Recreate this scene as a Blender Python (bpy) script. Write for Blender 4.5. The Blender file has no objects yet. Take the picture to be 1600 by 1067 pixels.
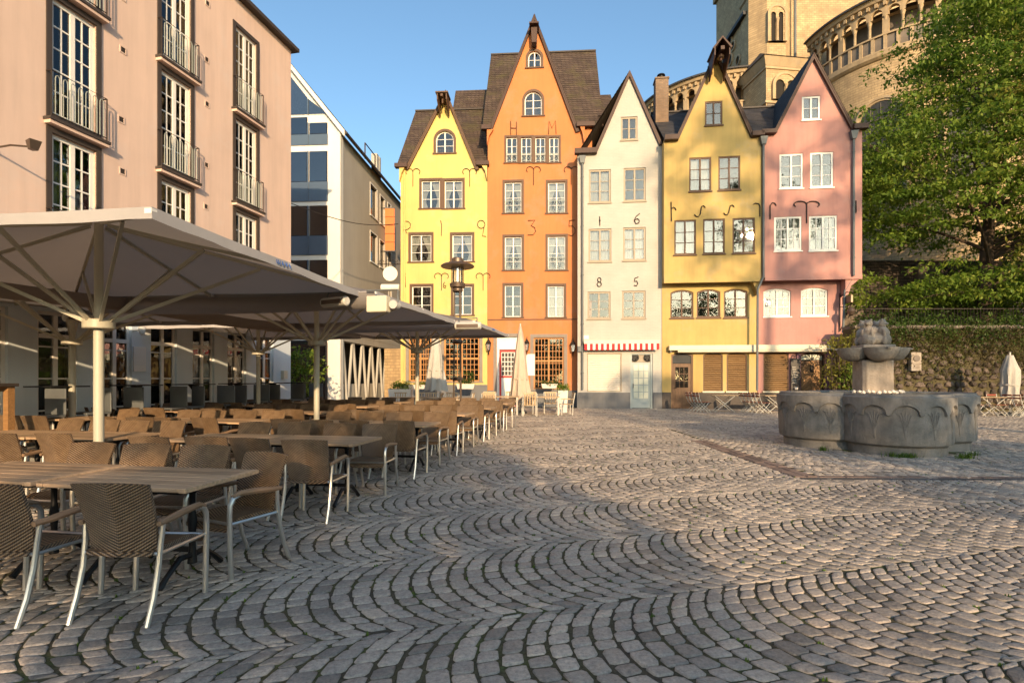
import bpy, bmesh, math, random
import numpy as np
from mathutils import Vector, Matrix
from mathutils.geometry import delaunay_2d_cdt

# ------------------------------------------------------------------ camera, sky, sun, exposure
sc = bpy.context.scene
COL = sc.collection
R = math.radians
FPX, HORIZON, CAM_H = 850.0, 590.0, 1.5          # focal length in photo pixels, horizon row, eye height
cam = bpy.data.cameras.new('camera')
cam.sensor_width = 36.0
cam.lens = 36.0 * FPX / 1600.0
cam.shift_y = (HORIZON - 533.5) / 1600.0
cam.clip_end = 2000.0
cam.clip_start = 0.05
camo = bpy.data.objects.new('camera', cam)
COL.objects.link(camo)
camo.location = (0, 0, CAM_H)
camo.rotation_euler = (R(90), 0, 0)
sc.camera = camo

SUN_AZ, SUN_EL = R(11.0), R(13.5)                 # sun low behind the camera, a little to the right
sun_vec = Vector((math.sin(SUN_AZ) * math.cos(SUN_EL), -math.cos(SUN_AZ) * math.cos(SUN_EL), math.sin(SUN_EL)))
world = bpy.data.worlds.new('World')
sc.world = world
world.use_nodes = True
wn = world.node_tree
wn.nodes.clear()
sky = wn.nodes.new('ShaderNodeTexSky')
sky.sky_type = 'NISHITA'
sky.sun_disc = False
sky.sun_elevation = SUN_EL
sky.sun_rotation = math.pi - SUN_AZ
sky.altitude = 50
sky.air_density = 1.0
sky.dust_density = 1.7
sky.ozone_density = 2.5
bg = wn.nodes.new('ShaderNodeBackground')
bg.inputs['Strength'].default_value = 0.15
wo = wn.nodes.new('ShaderNodeOutputWorld')
tint = wn.nodes.new('ShaderNodeMix')               # even, slight white balance of the whole sky
tint.data_type = 'RGBA'
tint.blend_type = 'MULTIPLY'
tint.inputs[0].default_value = 1.0
tint.inputs[7].default_value = (.93, 1.0, .95, 1)
wn.links.new(sky.outputs[0], tint.inputs[6])
wn.links.new(tint.outputs[2], bg.inputs['Color'])
wn.links.new(bg.outputs[0], wo.inputs['Surface'])

sl = bpy.data.lights.new('sun', 'SUN')
sl.energy = 3.35
sl.angle = R(0.6)
sl.color = (1.0, 0.70, 0.40)
so = bpy.data.objects.new('sun', sl)
COL.objects.link(so)
so.rotation_euler = sun_vec.to_track_quat('Z', 'Y').to_euler()
so.location = sun_vec * 60

sc.view_settings.view_transform = 'Standard'
sc.view_settings.look = 'None'
sc.view_settings.gamma = 1.0
sc.view_settings.use_curve_mapping = False
sc.view_settings.exposure = 0.98
sc.cycles.use_denoising = True
sc.cycles.max_bounces = 6
sc.cycles.diffuse_bounces = 3
sc.cycles.glossy_bounces = 3
sc.cycles.transmission_bounces = 4
sc.cycles.transparent_max_bounces = 10
sc.cycles.caustics_reflective = False
sc.cycles.caustics_refractive = False

# ------------------------------------------------------------------ helpers
rng = random.Random(7)


class MB:
    """collects geometry for one mesh"""

    def __init__(s):
        s.v, s.f = [], []

    def add(s, vs, fs):
        o = len(s.v)
        s.v += [tuple(p) for p in vs]
        s.f += [tuple(i + o for i in f) for f in fs]
        return s

    def box(s, x0, y0, z0, x1, y1, z1):
        return s.add([(x0, y0, z0), (x1, y0, z0), (x1, y1, z0), (x0, y1, z0), (x0, y0, z1), (x1, y0, z1), (x1, y1, z1), (x0, y1, z1)],
                     [(0, 3, 2, 1), (4, 5, 6, 7), (0, 1, 5, 4), (1, 2, 6, 5), (2, 3, 7, 6), (3, 0, 4, 7)])

    def bar(s, p, q, w, h, up=(0, 0, 1)):
        p, q = Vector(p), Vector(q)
        d = (q - p).normalized()
        u = Vector(up)
        sd = d.cross(u)
        if sd.length < 1e-4:
            sd = d.cross(Vector((1, 0, 0)))
        sd.normalize()
        u = sd.cross(d)
        a, b = sd * w / 2, u * h / 2
        return s.add([p - a - b, p + a - b, p + a + b, p - a + b, q - a - b, q + a - b, q + a + b, q - a + b],
                     [(0, 1, 2, 3), (7, 6, 5, 4), (0, 4, 5, 1), (1, 5, 6, 2), (2, 6, 7, 3), (3, 7, 4, 0)])

    def tube(s, path, r, n=8, flat=1.0):
        path = [Vector(p) for p in path]
        rs = r if isinstance(r, (list, tuple)) else [r] * len(path)
        o = len(s.v)
        t0 = (path[1] - path[0]).normalized()
        ref = Vector((0, 0, 1)) if abs(t0.z) < .9 else Vector((1, 0, 0))
        nrm = t0.cross(ref).normalized()
        for i, p in enumerate(path):
            if i == 0:
                t = t0
            elif i == len(path) - 1:
                t = (path[i] - path[i - 1]).normalized()
            else:
                t = ((path[i + 1] - path[i]).normalized() + (path[i] - path[i - 1]).normalized())
                t = t.normalized() if t.length > 1e-5 else t0
            nrm = (nrm - t * nrm.dot(t)).normalized()
            bn = t.cross(nrm)
            for k in range(n):
                a = 2 * math.pi * k / n
                s.v.append(tuple(p + (nrm * math.cos(a) + bn * math.sin(a) * flat) * rs[i]))
        for i in range(len(path) - 1):
            for k in range(n):
                a, b = o + i * n + k, o + i * n + (k + 1) % n
                s.f.append((a, b, b + n, a + n))
        s.f.append(tuple(o + k for k in reversed(range(n))))
        e = o + (len(path) - 1) * n
        s.f.append(tuple(e + k for k in range(n)))
        return s

    def lathe(s, prof, n=24, c=(0, 0), a0=0.0, a1=2 * math.pi):
        full = abs(a1 - a0 - 2 * math.pi) < 1e-6
        m = n if full else n + 1
        o = len(s.v)
        for (r, z) in prof:
            for k in range(m):
                a = a0 + (a1 - a0) * k / n
                s.v.append((c[0] + r * math.cos(a), c[1] + r * math.sin(a), z))
        for i in range(len(prof) - 1):
            for k in range(n):
                a, b = o + i * m + k, o + i * m + (k + 1) % m
                s.f.append((a, b, b + m, a + m))
        return s

    def plate(s, poly, y0, y1):
        """polygon in (x,z) extruded from y0 to y1"""
        n = len(poly)
        return s.add([(p[0], y0, p[1]) for p in poly] + [(p[0], y1, p[1]) for p in poly],
                     [tuple(range(n)), tuple(range(2 * n - 1, n - 1, -1))] + [(i, i + n, (i + 1) % n + n, (i + 1) % n) for i in range(n)])

    def prism(s, poly, z0, z1):
        n = len(poly)
        return s.add([(p[0], p[1], z0) for p in poly] + [(p[0], p[1], z1) for p in poly],
                     [tuple(range(n - 1, -1, -1)), tuple(range(n, 2 * n))] + [(i, (i + 1) % n, (i + 1) % n + n, i + n) for i in range(n)])

    def ring(s, outer, inner, y0, y1):
        n = len(outer)
        o = len(s.v)
        for pl, y in ((outer, y0), (inner, y0), (outer, y1), (inner, y1)):
            s.v += [(p[0], y, p[1]) for p in pl]
        for i in range(n):
            j = (i + 1) % n
            s.f += [(o + i, o + j, o + n + j, o + n + i), (o + 2 * n + i, o + 3 * n + i, o + 3 * n + j, o + 2 * n + j),
                    (o + i, o + 2 * n + i, o + 2 * n + j, o + j), (o + n + i, o + n + j, o + 3 * n + j, o + 3 * n + i)]
        return s

    def cutwall(s, outer, holes, y, depth, back=False):
        """front face at y with holes, reveals going back by depth (x,z polygons)"""
        pts, edges = [], []
        for pl in [outer] + holes:
            o = len(pts)
            pts += [Vector((p[0], p[1])) for p in pl]
            edges += [(o + i, o + (i + 1) % len(pl)) for i in range(len(pl))]
        vo, eo, fo, _, _, _ = delaunay_2d_cdt(pts, edges, [], 0, 1e-6)
        o = len(s.v)
        s.v += [(p.x, y, p.y) for p in vo]
        for f in fo:
            cx = sum(vo[i].x for i in f) / len(f)
            cz = sum(vo[i].y for i in f) / len(f)
            if inside(cx, cz, outer) and not any(inside(cx, cz, h) for h in holes):
                s.f.append(tuple(o + i for i in f))
        for pl in holes + [outer]:
            n = len(pl)
            o = len(s.v)
            s.v += [(p[0], y, p[1]) for p in pl] + [(p[0], y + depth, p[1]) for p in pl]
            for i in range(n):
                j = (i + 1) % n
                s.f.append((o + i, o + j, o + n + j, o + n + i))
        return s

    def mesh(s, name, smooth=False, ang=38):
        me = bpy.data.meshes.new(name)
        me.from_pydata(s.v, [], s.f)
        me.update()
        if smooth:
            me.polygons.foreach_set('use_smooth', [True] * len(me.polygons))
            me.set_sharp_from_angle(angle=R(ang))
        return me

    def build(s, name, mat, parent=None, loc=(0, 0, 0), rz=0, smooth=False, bevel=0, ang=38):
        me = s.mesh(name, smooth, ang)
        if bevel:
            bm = bmesh.new()
            bm.from_mesh(me)
            es = [e for e in bm.edges if len(e.link_faces) == 2 and e.calc_face_angle(0) > .6]
            bmesh.ops.bevel(bm, geom=es, offset=bevel, segments=1, affect='EDGES', profile=.5)
            bm.to_mesh(me)
            bm.free()
        return obj(name, me, mat, parent, loc, rz)


def inside(x, z, poly):
    c, n = False, len(poly)
    j = n - 1
    for i in range(n):
        xi, zi, xj, zj = poly[i][0], poly[i][1], poly[j][0], poly[j][1]
        if (zi > z) != (zj > z) and x < (xj - xi) * (z - zi) / (zj - zi) + xi:
            c = not c
        j = i
    return c


def obj(name, me, mat=None, parent=None, loc=(0, 0, 0), rz=0, scale=None):
    if mat is not None and not me.materials:
        me.materials.append(mat)
    o = bpy.data.objects.new(name, me)
    COL.objects.link(o)
    o.location = loc
    if rz:
        o.rotation_euler = (0, 0, rz)
    if scale:
        o.scale = scale
    o.parent = parent
    return o


def empty(name, loc=(0, 0, 0), rz=0, parent=None):
    o = bpy.data.objects.new(name, None)
    COL.objects.link(o)
    o.location = loc
    o.rotation_euler = (0, 0, rz)
    o.parent = parent
    o.empty_display_size = .2
    return o


def tag(o, label=None, cat=None, group=None, kind=None):
    for k, v in (('label', label), ('category', cat), ('group', group), ('kind', kind)):
        if v:
            o[k] = v
    return o


def dup(root, loc, rz, label=None, group=None):
    r = root.copy()
    COL.objects.link(r)
    r.location = loc
    r.rotation_euler = (0, 0, rz)
    if label:
        r['label'] = label
    if group:
        r['group'] = group
    for ch in list(root.children):
        c = ch.copy()
        COL.objects.link(c)
        c.parent = r
        for g in list(ch.children):
            d = g.copy()
            COL.objects.link(d)
            d.parent = c
    return r


def gpt(px, py, z=0.0):
    """ground point under a photo pixel"""
    y = (CAM_H - z) * FPX / (py - HORIZON)
    return Vector(((px - 800) / FPX * y, y, z))


def at(px, py, Y):
    return Vector(((px - 800) / FPX * Y, Y, CAM_H + (HORIZON - py) / FPX * Y))


def np_mesh(name, verts, faces, attr=None):
    """verts (N,3), faces (M,4) arrays -> mesh, fast"""
    me = bpy.data.meshes.new(name)
    nv, nf, k = len(verts), len(faces), faces.shape[1]
    me.vertices.add(nv)
    me.vertices.foreach_set('co', np.asarray(verts, dtype=np.float32).ravel())
    me.loops.add(nf * k)
    me.loops.foreach_set('vertex_index', np.asarray(faces, dtype=np.int32).ravel())
    me.polygons.add(nf)
    me.polygons.foreach_set('loop_start', np.arange(0, nf * k, k, dtype=np.int32))
    me.update(calc_edges=True)
    me.validate()
    if attr is not None:
        a = me.attributes.new('rnd', 'FLOAT', 'FACE')
        a.data.foreach_set('value', np.asarray(attr, dtype=np.float32))
    return me


# ------------------------------------------------------------------ materials
class NT:
    def __init__(s, name):
        s.m = bpy.data.materials.new(name)
        s.m.use_nodes = True
        s.t = s.m.node_tree
        s.t.nodes.clear()
        s.out = s.t.nodes.new('ShaderNodeOutputMaterial')
        s.b = s.n('ShaderNodeBsdfPrincipled')
        s.l(s.b.outputs[0], s.out.inputs[0])
        s.tc = s.n('ShaderNodeTexCoord')

    def n(s, typ, **kw):
        nd = s.t.nodes.new(typ)
        for k, v in kw.items():
            if k in nd.inputs.keys() if hasattr(nd.inputs, 'keys') else False:
                nd.inputs[k].default_value = v
            else:
                setattr(nd, k, v)
        return nd

    def l(s, a, b):
        s.t.links.new(a, b)

    def coord(s, kind='Object', scale=(1, 1, 1), src=None):
        mp = s.n('ShaderNodeMapping')
        mp.inputs['Scale'].default_value = scale
        s.l(src if src is not None else s.tc.outputs[kind], mp.inputs[0])
        return mp.outputs[0]

    def noise(s, vec, scale, detail=4, rough=.55):
        nd = s.n('ShaderNodeTexNoise')
        nd.inputs['Scale'].default_value = scale
        nd.inputs['Detail'].default_value = detail
        nd.inputs['Roughness'].default_value = rough
        s.l(vec, nd.inputs['Vector'])
        return nd.outputs['Fac']

    def ramp(s, fac, stops):
        nd = s.n('ShaderNodeValToRGB')
        cr = nd.color_ramp
        while len(cr.elements) > len(stops):
            cr.elements.remove(cr.elements[-1])
        while len(cr.elements) < len(stops):
            cr.elements.new(1)
        for e, (p, c) in zip(cr.elements, stops):
            e.position = p
            e.color = (*c, 1) if len(c) == 3 else c
        s.l(fac, nd.inputs[0])
        return nd.outputs[0]

    def mix(s, fac, a, b, mode='MIX'):
        nd = s.n('ShaderNodeMix')
        nd.data_type = 'RGBA'
        nd.blend_type = mode
        for val, sock in ((fac, nd.inputs[0]), (a, nd.inputs[6]), (b, nd.inputs[7])):
            if isinstance(val, (int, float)):
                sock.default_value = val
            elif isinstance(val, (tuple, list)):
                sock.default_value = (*val, 1) if len(val) == 3 else val
            else:
                s.l(val, sock)
        return nd.outputs[2]

    def math(s, op, a, b=0.0, c=0.0):
        nd = s.n('ShaderNodeMath')
        nd.operation = op
        for i, v in enumerate((a, b, c)):
            if isinstance(v, (int, float)):
                nd.inputs[i].default_value = v
            else:
                s.l(v, nd.inputs[i])
        return nd.outputs[0]

    def bump(s, h, strength=.3, dist=.01):
        nd = s.n('ShaderNodeBump')
        nd.inputs['Strength'].default_value = strength
        nd.inputs['Distance'].default_value = dist
        s.l(h, nd.inputs['Height'])
        s.l(nd.outputs[0], s.b.inputs['Normal'])
        return nd

    def col(s, c):
        if isinstance(c, (tuple, list)):
            s.b.inputs['Base Color'].default_value = (*c, 1)
        else:
            s.l(c, s.b.inputs['Base Color'])

    def set(s, rough=.7, metal=0, spec=.5):
        s.b.inputs['Roughness'].default_value = rough
        s.b.inputs['Metallic'].default_value = metal
        s.b.inputs['Specular IOR Level'].default_value = spec
        return s.m


def sc_(c, k):
    return tuple(min(1, max(0, x * k)) for x in c)


def surf(name, c, rough=.75, var=.12, scale=2.0, bump=.15, bscale=60, metal=0, spec=.4, streak=0, rand=0.0, dist=.006):
    """general painted / stone / metal surface with mottling, optional rain streaks and per-object variation"""
    t = NT(name)
    v = t.coord()
    f = t.noise(v, scale, 5)
    c1 = t.ramp(f, [(.25, sc_(c, 1 - var)), (.5, c), (.8, sc_(c, 1 + var))])
    if streak:
        v2 = t.coord(scale=(1.6, 1.6, .12))
        g = t.noise(v2, 2.2, 5, .65)
        k = t.ramp(g, [(.42, (0, 0, 0)), (.75, (1, 1, 1))])
        k2 = t.math('MULTIPLY', k, streak)
        c1 = t.mix(k2, c1, sc_(c, .45))
        # faded and repaired patches
        pz = t.noise(v, .55, 7, .72)
        c1 = t.mix(t.math('MULTIPLY', t.ramp(pz, [(.52, (0, 0, 0)), (.60, (1, 1, 1))]), min(.5, streak * 1.2)), c1, tuple(.55 * x + .45 * (sum(c) / 3 * 1.15) for x in c))
    if rand:
        oi = t.n('ShaderNodeObjectInfo')
        mr = t.math('MULTIPLY_ADD', oi.outputs['Random'], 2 * rand, 1 - rand)
        c1 = t.mix(1.0, c1, mr, 'MULTIPLY')
    t.col(c1)
    if bump:
        t.bump(t.noise(v, bscale, 3), bump, dist)
    return t.set(rough, metal, spec)


def brickvec(t, kx, kz, cyl=None):
    sp = t.n('ShaderNodeSeparateXYZ')
    t.l(t.tc.outputs['Object'], sp.inputs[0])
    cb = t.n('ShaderNodeCombineXYZ')
    if cyl:
        a = t.math('ARCTAN2', sp.outputs[1], sp.outputs[0])
        t.l(t.math('MULTIPLY', a, cyl * kx), cb.inputs[0])
    else:
        s_ = t.math('ADD', sp.outputs[0], sp.outputs[1])
        t.l(t.math('MULTIPLY', s_, kx), cb.inputs[0])
    t.l(t.math('MULTIPLY', sp.outputs[2], kz), cb.inputs[1])
    return cb.outputs[0]


def bricks(name, c1, c2, mortar, bw, bh, ms=.012, rough=.8, bump=.4, dist=.01, cyl=None, var=.25, spec=.3, blotch=None, offset=.5):
    t = NT(name)
    vec = brickvec(t, 1, 1, cyl)
    b = t.n('ShaderNodeTexBrick')
    b.offset = offset
    b.inputs['Scale'].default_value = 1
    b.inputs['Brick Width'].default_value = bw
    b.inputs['Row Height'].default_value = bh
    b.inputs['Mortar Size'].default_value = ms
    b.inputs['Mortar Smooth'].default_value = .15
    b.inputs['Color1'].default_value = (*c1, 1)
    b.inputs['Color2'].default_value = (*c2, 1)
    b.inputs['Mortar'].default_value = (*mortar, 1)
    t.l(vec, b.inputs['Vector'])
    v = t.coord()
    f = t.noise(v, 1.1, 6, .6)
    k = t.ramp(f, [(.25, (1 - var,) * 3), (.75, (1 + var * .6,) * 3)])
    c = t.mix(1.0, b.outputs['Color'], k, 'MULTIPLY')
    if blotch:
        g = t.noise(v, .9, 5, .7)
        c = t.mix(t.ramp(g, [(.5, (0, 0, 0)), (.68, (1, 1, 1))]), c, blotch)
    t.col(c)
    h = t.math('SUBTRACT', t.math('MULTIPLY', t.noise(v, 25, 3), .35), b.outputs['Fac'])
    t.bump(h, bump, dist)
    return t.set(rough, 0, spec)


def glassmat(name, tint=(1, 1, 1), refl=.015, rough=.01, wav=.06, wscale=2.2):
    """thin window pane: see-through plus mirror reflection"""
    t = NT(name)
    t.t.nodes.remove(t.b)
    tr = t.n('ShaderNodeBsdfTransparent')
    tr.inputs[0].default_value = (*tint, 1)
    gl = t.n('ShaderNodeBsdfGlossy')
    gl.inputs['Roughness'].default_value = rough
    gl.inputs['Color'].default_value = (.95, .97, 1, 1)
    fr = t.n('ShaderNodeFresnel')
    fr.inputs[0].default_value = 1.5
    geo = t.n('ShaderNodeNewGeometry')
    bp = t.n('ShaderNodeBump')
    bp.inputs['Strength'].default_value = wav
    bp.inputs['Distance'].default_value = .05
    mp = t.n('ShaderNodeMapping')
    t.l(geo.outputs['Position'], mp.inputs[0])
    t.l(t.noise(mp.outputs[0], wscale, 2), bp.inputs['Height'])
    t.l(bp.outputs[0], gl.inputs['Normal'])
    fac = t.math('ADD', fr.outputs[0], refl)
    t.t.nodes.active = gl
    mx = t.n('ShaderNodeMixShader')
    t.l(fac, mx.inputs[0])
    t.l(tr.outputs[0], mx.inputs[1])
    t.l(gl.outputs[0], mx.inputs[2])
    t.l(mx.outputs[0], t.out.inputs[0])
    return t.m


def wicker(name):
    t = NT(name)
    sp = t.n('ShaderNodeSeparateXYZ')
    t.l(t.tc.outputs['Object'], sp.inputs[0])
    ax = t.math('ABSOLUTE', sp.outputs[0])
    yz = t.math('SUBTRACT', sp.outputs[2], sp.outputs[1])
    ph = t.math('ADD', t.math('MULTIPLY', yz, 250.0), t.math('MULTIPLY', ax, -125.0))
    s1 = t.math('SINE', ph)
    ph2 = t.math('SUBTRACT', t.math('MULTIPLY', sp.outputs[0], 420.0), t.math('MULTIPLY', yz, 60))
    s2 = t.math('SINE', ph2)
    h = t.math('MULTIPLY_ADD', s1, .40, t.math('MULTIPLY_ADD', s2, .10, .5))
    nz = t.noise(t.coord(), 14, 3)
    hh = t.math('ADD', h, t.math('MULTIPLY_ADD', nz, .5, -.25))
    c = t.ramp(hh, [(.10, (.028, .016, .009)), (.42, (.11, .066, .036)), (.8, (.235, .15, .084)), (1.0, (.33, .225, .135))])
    oi = t.n('ShaderNodeObjectInfo')
    c = t.mix(1.0, c, t.math('MULTIPLY_ADD', oi.outputs['Random'], .4, .8), 'MULTIPLY')
    t.col(c)
    t.bump(h, .9, .006)
    return t.set(.42, 0, .5)


def wood(name, c, rough=.65, axis=0, rand=.25, grain=1.0, spec=.35):
    t = NT(name)
    s = [14.0, 14.0, 14.0]
    s[axis] = 1.0
    oi = t.n('ShaderNodeObjectInfo')
    va = t.n('ShaderNodeVectorMath')
    va.operation = 'ADD'
    t.l(t.tc.outputs['Object'], va.inputs[0])
    sc1 = t.math('MULTIPLY', oi.outputs['Random'], 37.0)
    t.l(sc1, va.inputs[1])
    v = t.coord(scale=tuple(s), src=va.outputs[0])
    f = t.noise(v, 3.0 * grain, 6, .65)
    c1 = t.ramp(f, [(.25, sc_(c, .55)), (.5, c), (.78, sc_(c, 1.35))])
    c1 = t.mix(1.0, c1, t.math('MULTIPLY_ADD', oi.outputs['Random'], 2 * rand, 1 - rand), 'MULTIPLY')
    t.col(c1)
    t.bump(f, .35, .004)
    return t.set(rough, 0, spec)


def leafmat(name, ca, cb, cc, trans=.35, scale=.35):
    t = NT(name)
    at_ = t.n('ShaderNodeAttribute')
    at_.attribute_name = 'rnd'
    v = t.coord()
    f = t.noise(v, scale, 3)
    k = t.math('MULTIPLY_ADD', at_.outputs['Fac'], .6, t.math('MULTIPLY_ADD', f, 1.2, -.4))
    c = t.ramp(k, [(.15, ca), (.5, cb), (.9, cc)])
    t.col(c)
    t.set(.55, 0, .3)
    tl = t.n('ShaderNodeBsdfTranslucent')
    t.l(c, tl.inputs[0])
    mx = t.n('ShaderNodeMixShader')
    mx.inputs[0].default_value = trans
    t.l(t.b.outputs[0], mx.inputs[1])
    t.l(tl.outputs[0], mx.inputs[2])
    t.l(mx.outputs[0], t.out.inputs[0])
    return t.m


def cobblemat():
    t = NT('granite_setts')
    at_ = t.n('ShaderNodeAttribute')
    at_.attribute_name = 'rnd'
    geo = t.n('ShaderNodeNewGeometry')
    mp = t.n('ShaderNodeMapping')
    t.l(geo.outputs['Position'], mp.inputs[0])
    v = mp.outputs[0]
    c = t.ramp(at_.outputs['Fac'], [(0, (.24, .215, .185)), (.3, (.35, .308, .262)), (.6, (.42, .368, .312)), (.85, (.48, .418, .35)), (1, (.55, .46, .37))])
    g = t.noise(v, 34, 6, .8)
    c = t.mix(1.0, c, t.ramp(g, [(.28, (.45, .45, .46)), (.5, (1, 1, 1)), (.72, (1.5, 1.45, 1.4))]), 'MULTIPLY')
    d = t.noise(v, .5, 4, .6)
    c = t.mix(1.0, c, t.ramp(d, [(.3, (.72, .72, .74)), (.7, (1.15, 1.12, 1.08))]), 'MULTIPLY')
    t.col(c)
    t.bump(t.noise(v, 38, 5, .65), .9, .012)
    rr = t.math('MULTIPLY_ADD', g, .3, .42)
    t.set(.6, 0, .45)
    t.l(rr, t.b.inputs['Roughness'])
    return t.m


def soilmat():
    t = NT('joint_soil')
    geo = t.n('ShaderNodeNewGeometry')
    mp = t.n('ShaderNodeMapping')
    t.l(geo.outputs['Position'], mp.inputs[0])
    f = t.noise(mp.outputs[0], 2.2, 5, .65)
    g = t.noise(mp.outputs[0], 60, 3)
    c = t.ramp(f, [(.38, (.085, .07, .052)), (.55, (.095, .085, .045)), (.72, (.08, .115, .03))])
    c = t.mix(1.0, c, t.ramp(g, [(.3, (.6,) * 3), (.7, (1.3,) * 3)]), 'MULTIPLY')
    t.col(c)
    t.bump(g, .6, .01)
    return t.set(.95, 0, .2)


MAT = {}


def mk(key, m):
    MAT[key] = m
    return m


mk('cobble', cobblemat())
mk('soil', soilmat())
mk('yellow', surf('lemon_yellow_plaster', (.60, .445, .15), .8, .09, .7, .2, 90, streak=.2))
mk('orange', surf('orange_plaster', (.50, .18, .062), .8, .09, .7, .2, 90, streak=.2))
mk('ochre', surf('ochre_plaster', (.46, .325, .115), .8, .12, .8, .2, 90, streak=.24))
mk('pinkwall', surf('rose_plaster', (.43, .215, .185), .8, .11, .8, .2, 90, streak=.22))
mk('white_brick', bricks('white_painted_brick', (.455, .425, .385), (.44, .41, .37), (.415, .385, .345), .25, .075, .008, .75, .35, .008, var=.12))
mk('hotel', surf('salmon_plaster', (.66, .48, .39), .85, .10, .5, .25, 60, streak=.22))
mk('hotel_low', surf('pale_blue_plaster', (.60, .66, .70), .8, .06, .6, .1, 80, streak=.12))
mk('brown', surf('brown_paint', (.10, .052, .028), .6, .12, 3, .1))
mk('darkbrown', surf('dark_brown_wood', (.055, .026, .018), .6, .15, 3, .1))
mk('darktrim', surf('umber_paint', (.05, .038, .032), .6, .12, 3, .1))
mk('white', surf('white_paint', (.74, .71, .66), .5, .05, 4, .05))
mk('tan', surf('tan_paint', (.30, .25, .185), .55, .1, 4, .08))
mk('curtain', surf('net_curtain', (.44, .41, .36), .9, .08, 6, .2, 90))
mk('glass', glassmat('window_glass', (.82, .85, .86)))
mk('glass_dark', glassmat('tinted_glass', (.35, .4, .45), .06))
mk('bluepanel', surf('slate_blue_panel', (.055, .085, .13), .35, .08, 2, 0, spec=.6))
mk('greywall', surf('grey_render', (.40, .36, .31), .85, .08, .6, .15, 80, streak=.15))
mk('palewall', surf('pale_render', (.66, .63, .58), .8, .05, .6, .1, 80, streak=.1))
mk('plinth', surf('plinth_render', (.15, .15, .155), .85, .18, 1.5, .3, 40, streak=.3))
mk('stonegrey', surf('grey_stone_trim', (.24, .20, .17), .8, .12, 3, .25, 40))
mk('slate', bricks('roof_slates', (.075, .052, .042), (.11, .078, .06), (.03, .022, .018), .24, .20, .012, .75, .5, .015, var=.3, blotch=(.085, .07, .035)))
mk('slate_dark', bricks('dark_roof_slates', (.045, .045, .052), (.07, .066, .068), (.02, .02, .022), .24, .20, .012, .6, .5, .015, var=.3))
mk('zinc', surf('weathered_zinc', (.13, .14, .145), .6, .15, 3, .08, metal=.2))
mk('iron', surf('wrought_iron', (.03, .022, .018), .6, .2, 8, .1, metal=.4))
mk('railing', surf('grey_green_railing', (.30, .32, .29), .5, .08, 4, 0, metal=.2))
mk('alu', surf('brushed_aluminium', (.62, .60, .56), .33, .06, 6, .03, metal=.85, spec=.5))
mk('wicker', wicker('woven_wicker'))
mk('tablewood', wood('weathered_table_wood', (.42, .28, .17), .6, 0))
mk('armwood', wood('arm_wood', (.25, .155, .09), .5, 1, rand=.1))
mk('blackiron', surf('black_cast_iron', (.012, .012, .013), .45, .2, 5, .1, metal=.3))
mk('fabric', surf('grey_taupe_canvas', (.255, .23, .215), .9, .06, 1.2, .25, 300, streak=.08))
ft = MAT['fabric'].node_tree
tl_ = ft.nodes.new('ShaderNodeBsdfTranslucent')
tl_.inputs[0].default_value = (.46, .37, .29, 1)
ms_ = ft.nodes.new('ShaderNodeMixShader')
ms_.inputs[0].default_value = .3
pb_ = [n_ for n_ in ft.nodes if n_.type == 'BSDF_PRINCIPLED'][0]
ou_ = [n_ for n_ in ft.nodes if n_.type == 'OUTPUT_MATERIAL'][0]
ft.links.new(pb_.outputs[0], ms_.inputs[1])
ft.links.new(tl_.outputs[0], ms_.inputs[2])
ft.links.new(ms_.outputs[0], ou_.inputs[0])
mk('valance', surf('pale_canvas', (.36, .335, .32), .9, .05, 1.5, .2, 300, streak=.12))
mk('beige_canvas', surf('beige_canvas', (.50, .40, .31), .9, .12, 2, .3, 200, streak=.2))
mk('cream_canvas', surf('cream_canvas', (.44, .41, .36), .9, .08, 2, .3, 200, streak=.15))
mk('polepaint', surf('cream_pole_paint', (.46, .43, .34), .45, .06, 3, .05, spec=.5, streak=.2))
mk('shutter_w', surf('white_shutter', (.62, .56, .47), .6, .06, 2, .05, streak=.15))
mk('shutter_b', wood('brown_shutter_slat', (.20, .115, .045), .45, 0, rand=.12))
mk('door_wood', wood('oak_door', (.30, .16, .065), .55, 0, rand=.15))
mk('win_wood', wood('orange_oak_frame', (.42, .19, .06), .5, 2, rand=.1))
mk('door_brown', wood('brown_door', (.13, .065, .03), .5, 2, rand=.1))
mk('red', surf('red_paint', (.55, .02, .02), .45, .08, 4, .03))
mk('stripe_red', surf('red_canvas', (.55, .03, .035), .85, .08, 4, .2, 200))
mk('stripe_white', surf('white_canvas', (.72, .66, .58), .85, .05, 4, .2, 200))
mk('cream', surf('cream_metal', (.62, .56, .42), .5, .05, 3, .02))
mk('sagegreen', surf('grey_blue_door_paint', (.33, .38, .38), .5, .06, 3, .04))
mk('frosted', surf('frosted_pane', (.55, .56, .45), .35, .08, 6, .1, spec=.6))
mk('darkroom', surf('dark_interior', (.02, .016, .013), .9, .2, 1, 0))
mk('church', bricks('tuff_blocks', (.52, .375, .215), (.42, .30, .17), (.22, .16, .10), .42, .19, .012, .85, .45, .015, var=.28, blotch=(.30, .215, .13)))
mk('church_c', bricks('curved_tuff_blocks', (.52, .375, .215), (.42, .30, .17), (.22, .16, .10), .42, .19, .012, .85, .45, .015, cyl=8.0, var=.28, blotch=(.30, .215, .13)))
mk('church_trim', surf('carved_tuff', (.40, .295, .18), .85, .22, 1.5, .5, 18, streak=.25, dist=.02))
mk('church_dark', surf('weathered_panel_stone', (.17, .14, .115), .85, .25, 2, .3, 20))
mk('chimney', bricks('chimney_brick', (.26, .17, .11), (.20, .13, .085), (.17, .14, .11), .22, .075, .01, .85, .4, .008, var=.3))
mk('rubble', surf('rubble_stone', (.105, .08, .064), .9, .3, 4, .6, 16, rand=.5, dist=.02))
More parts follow.
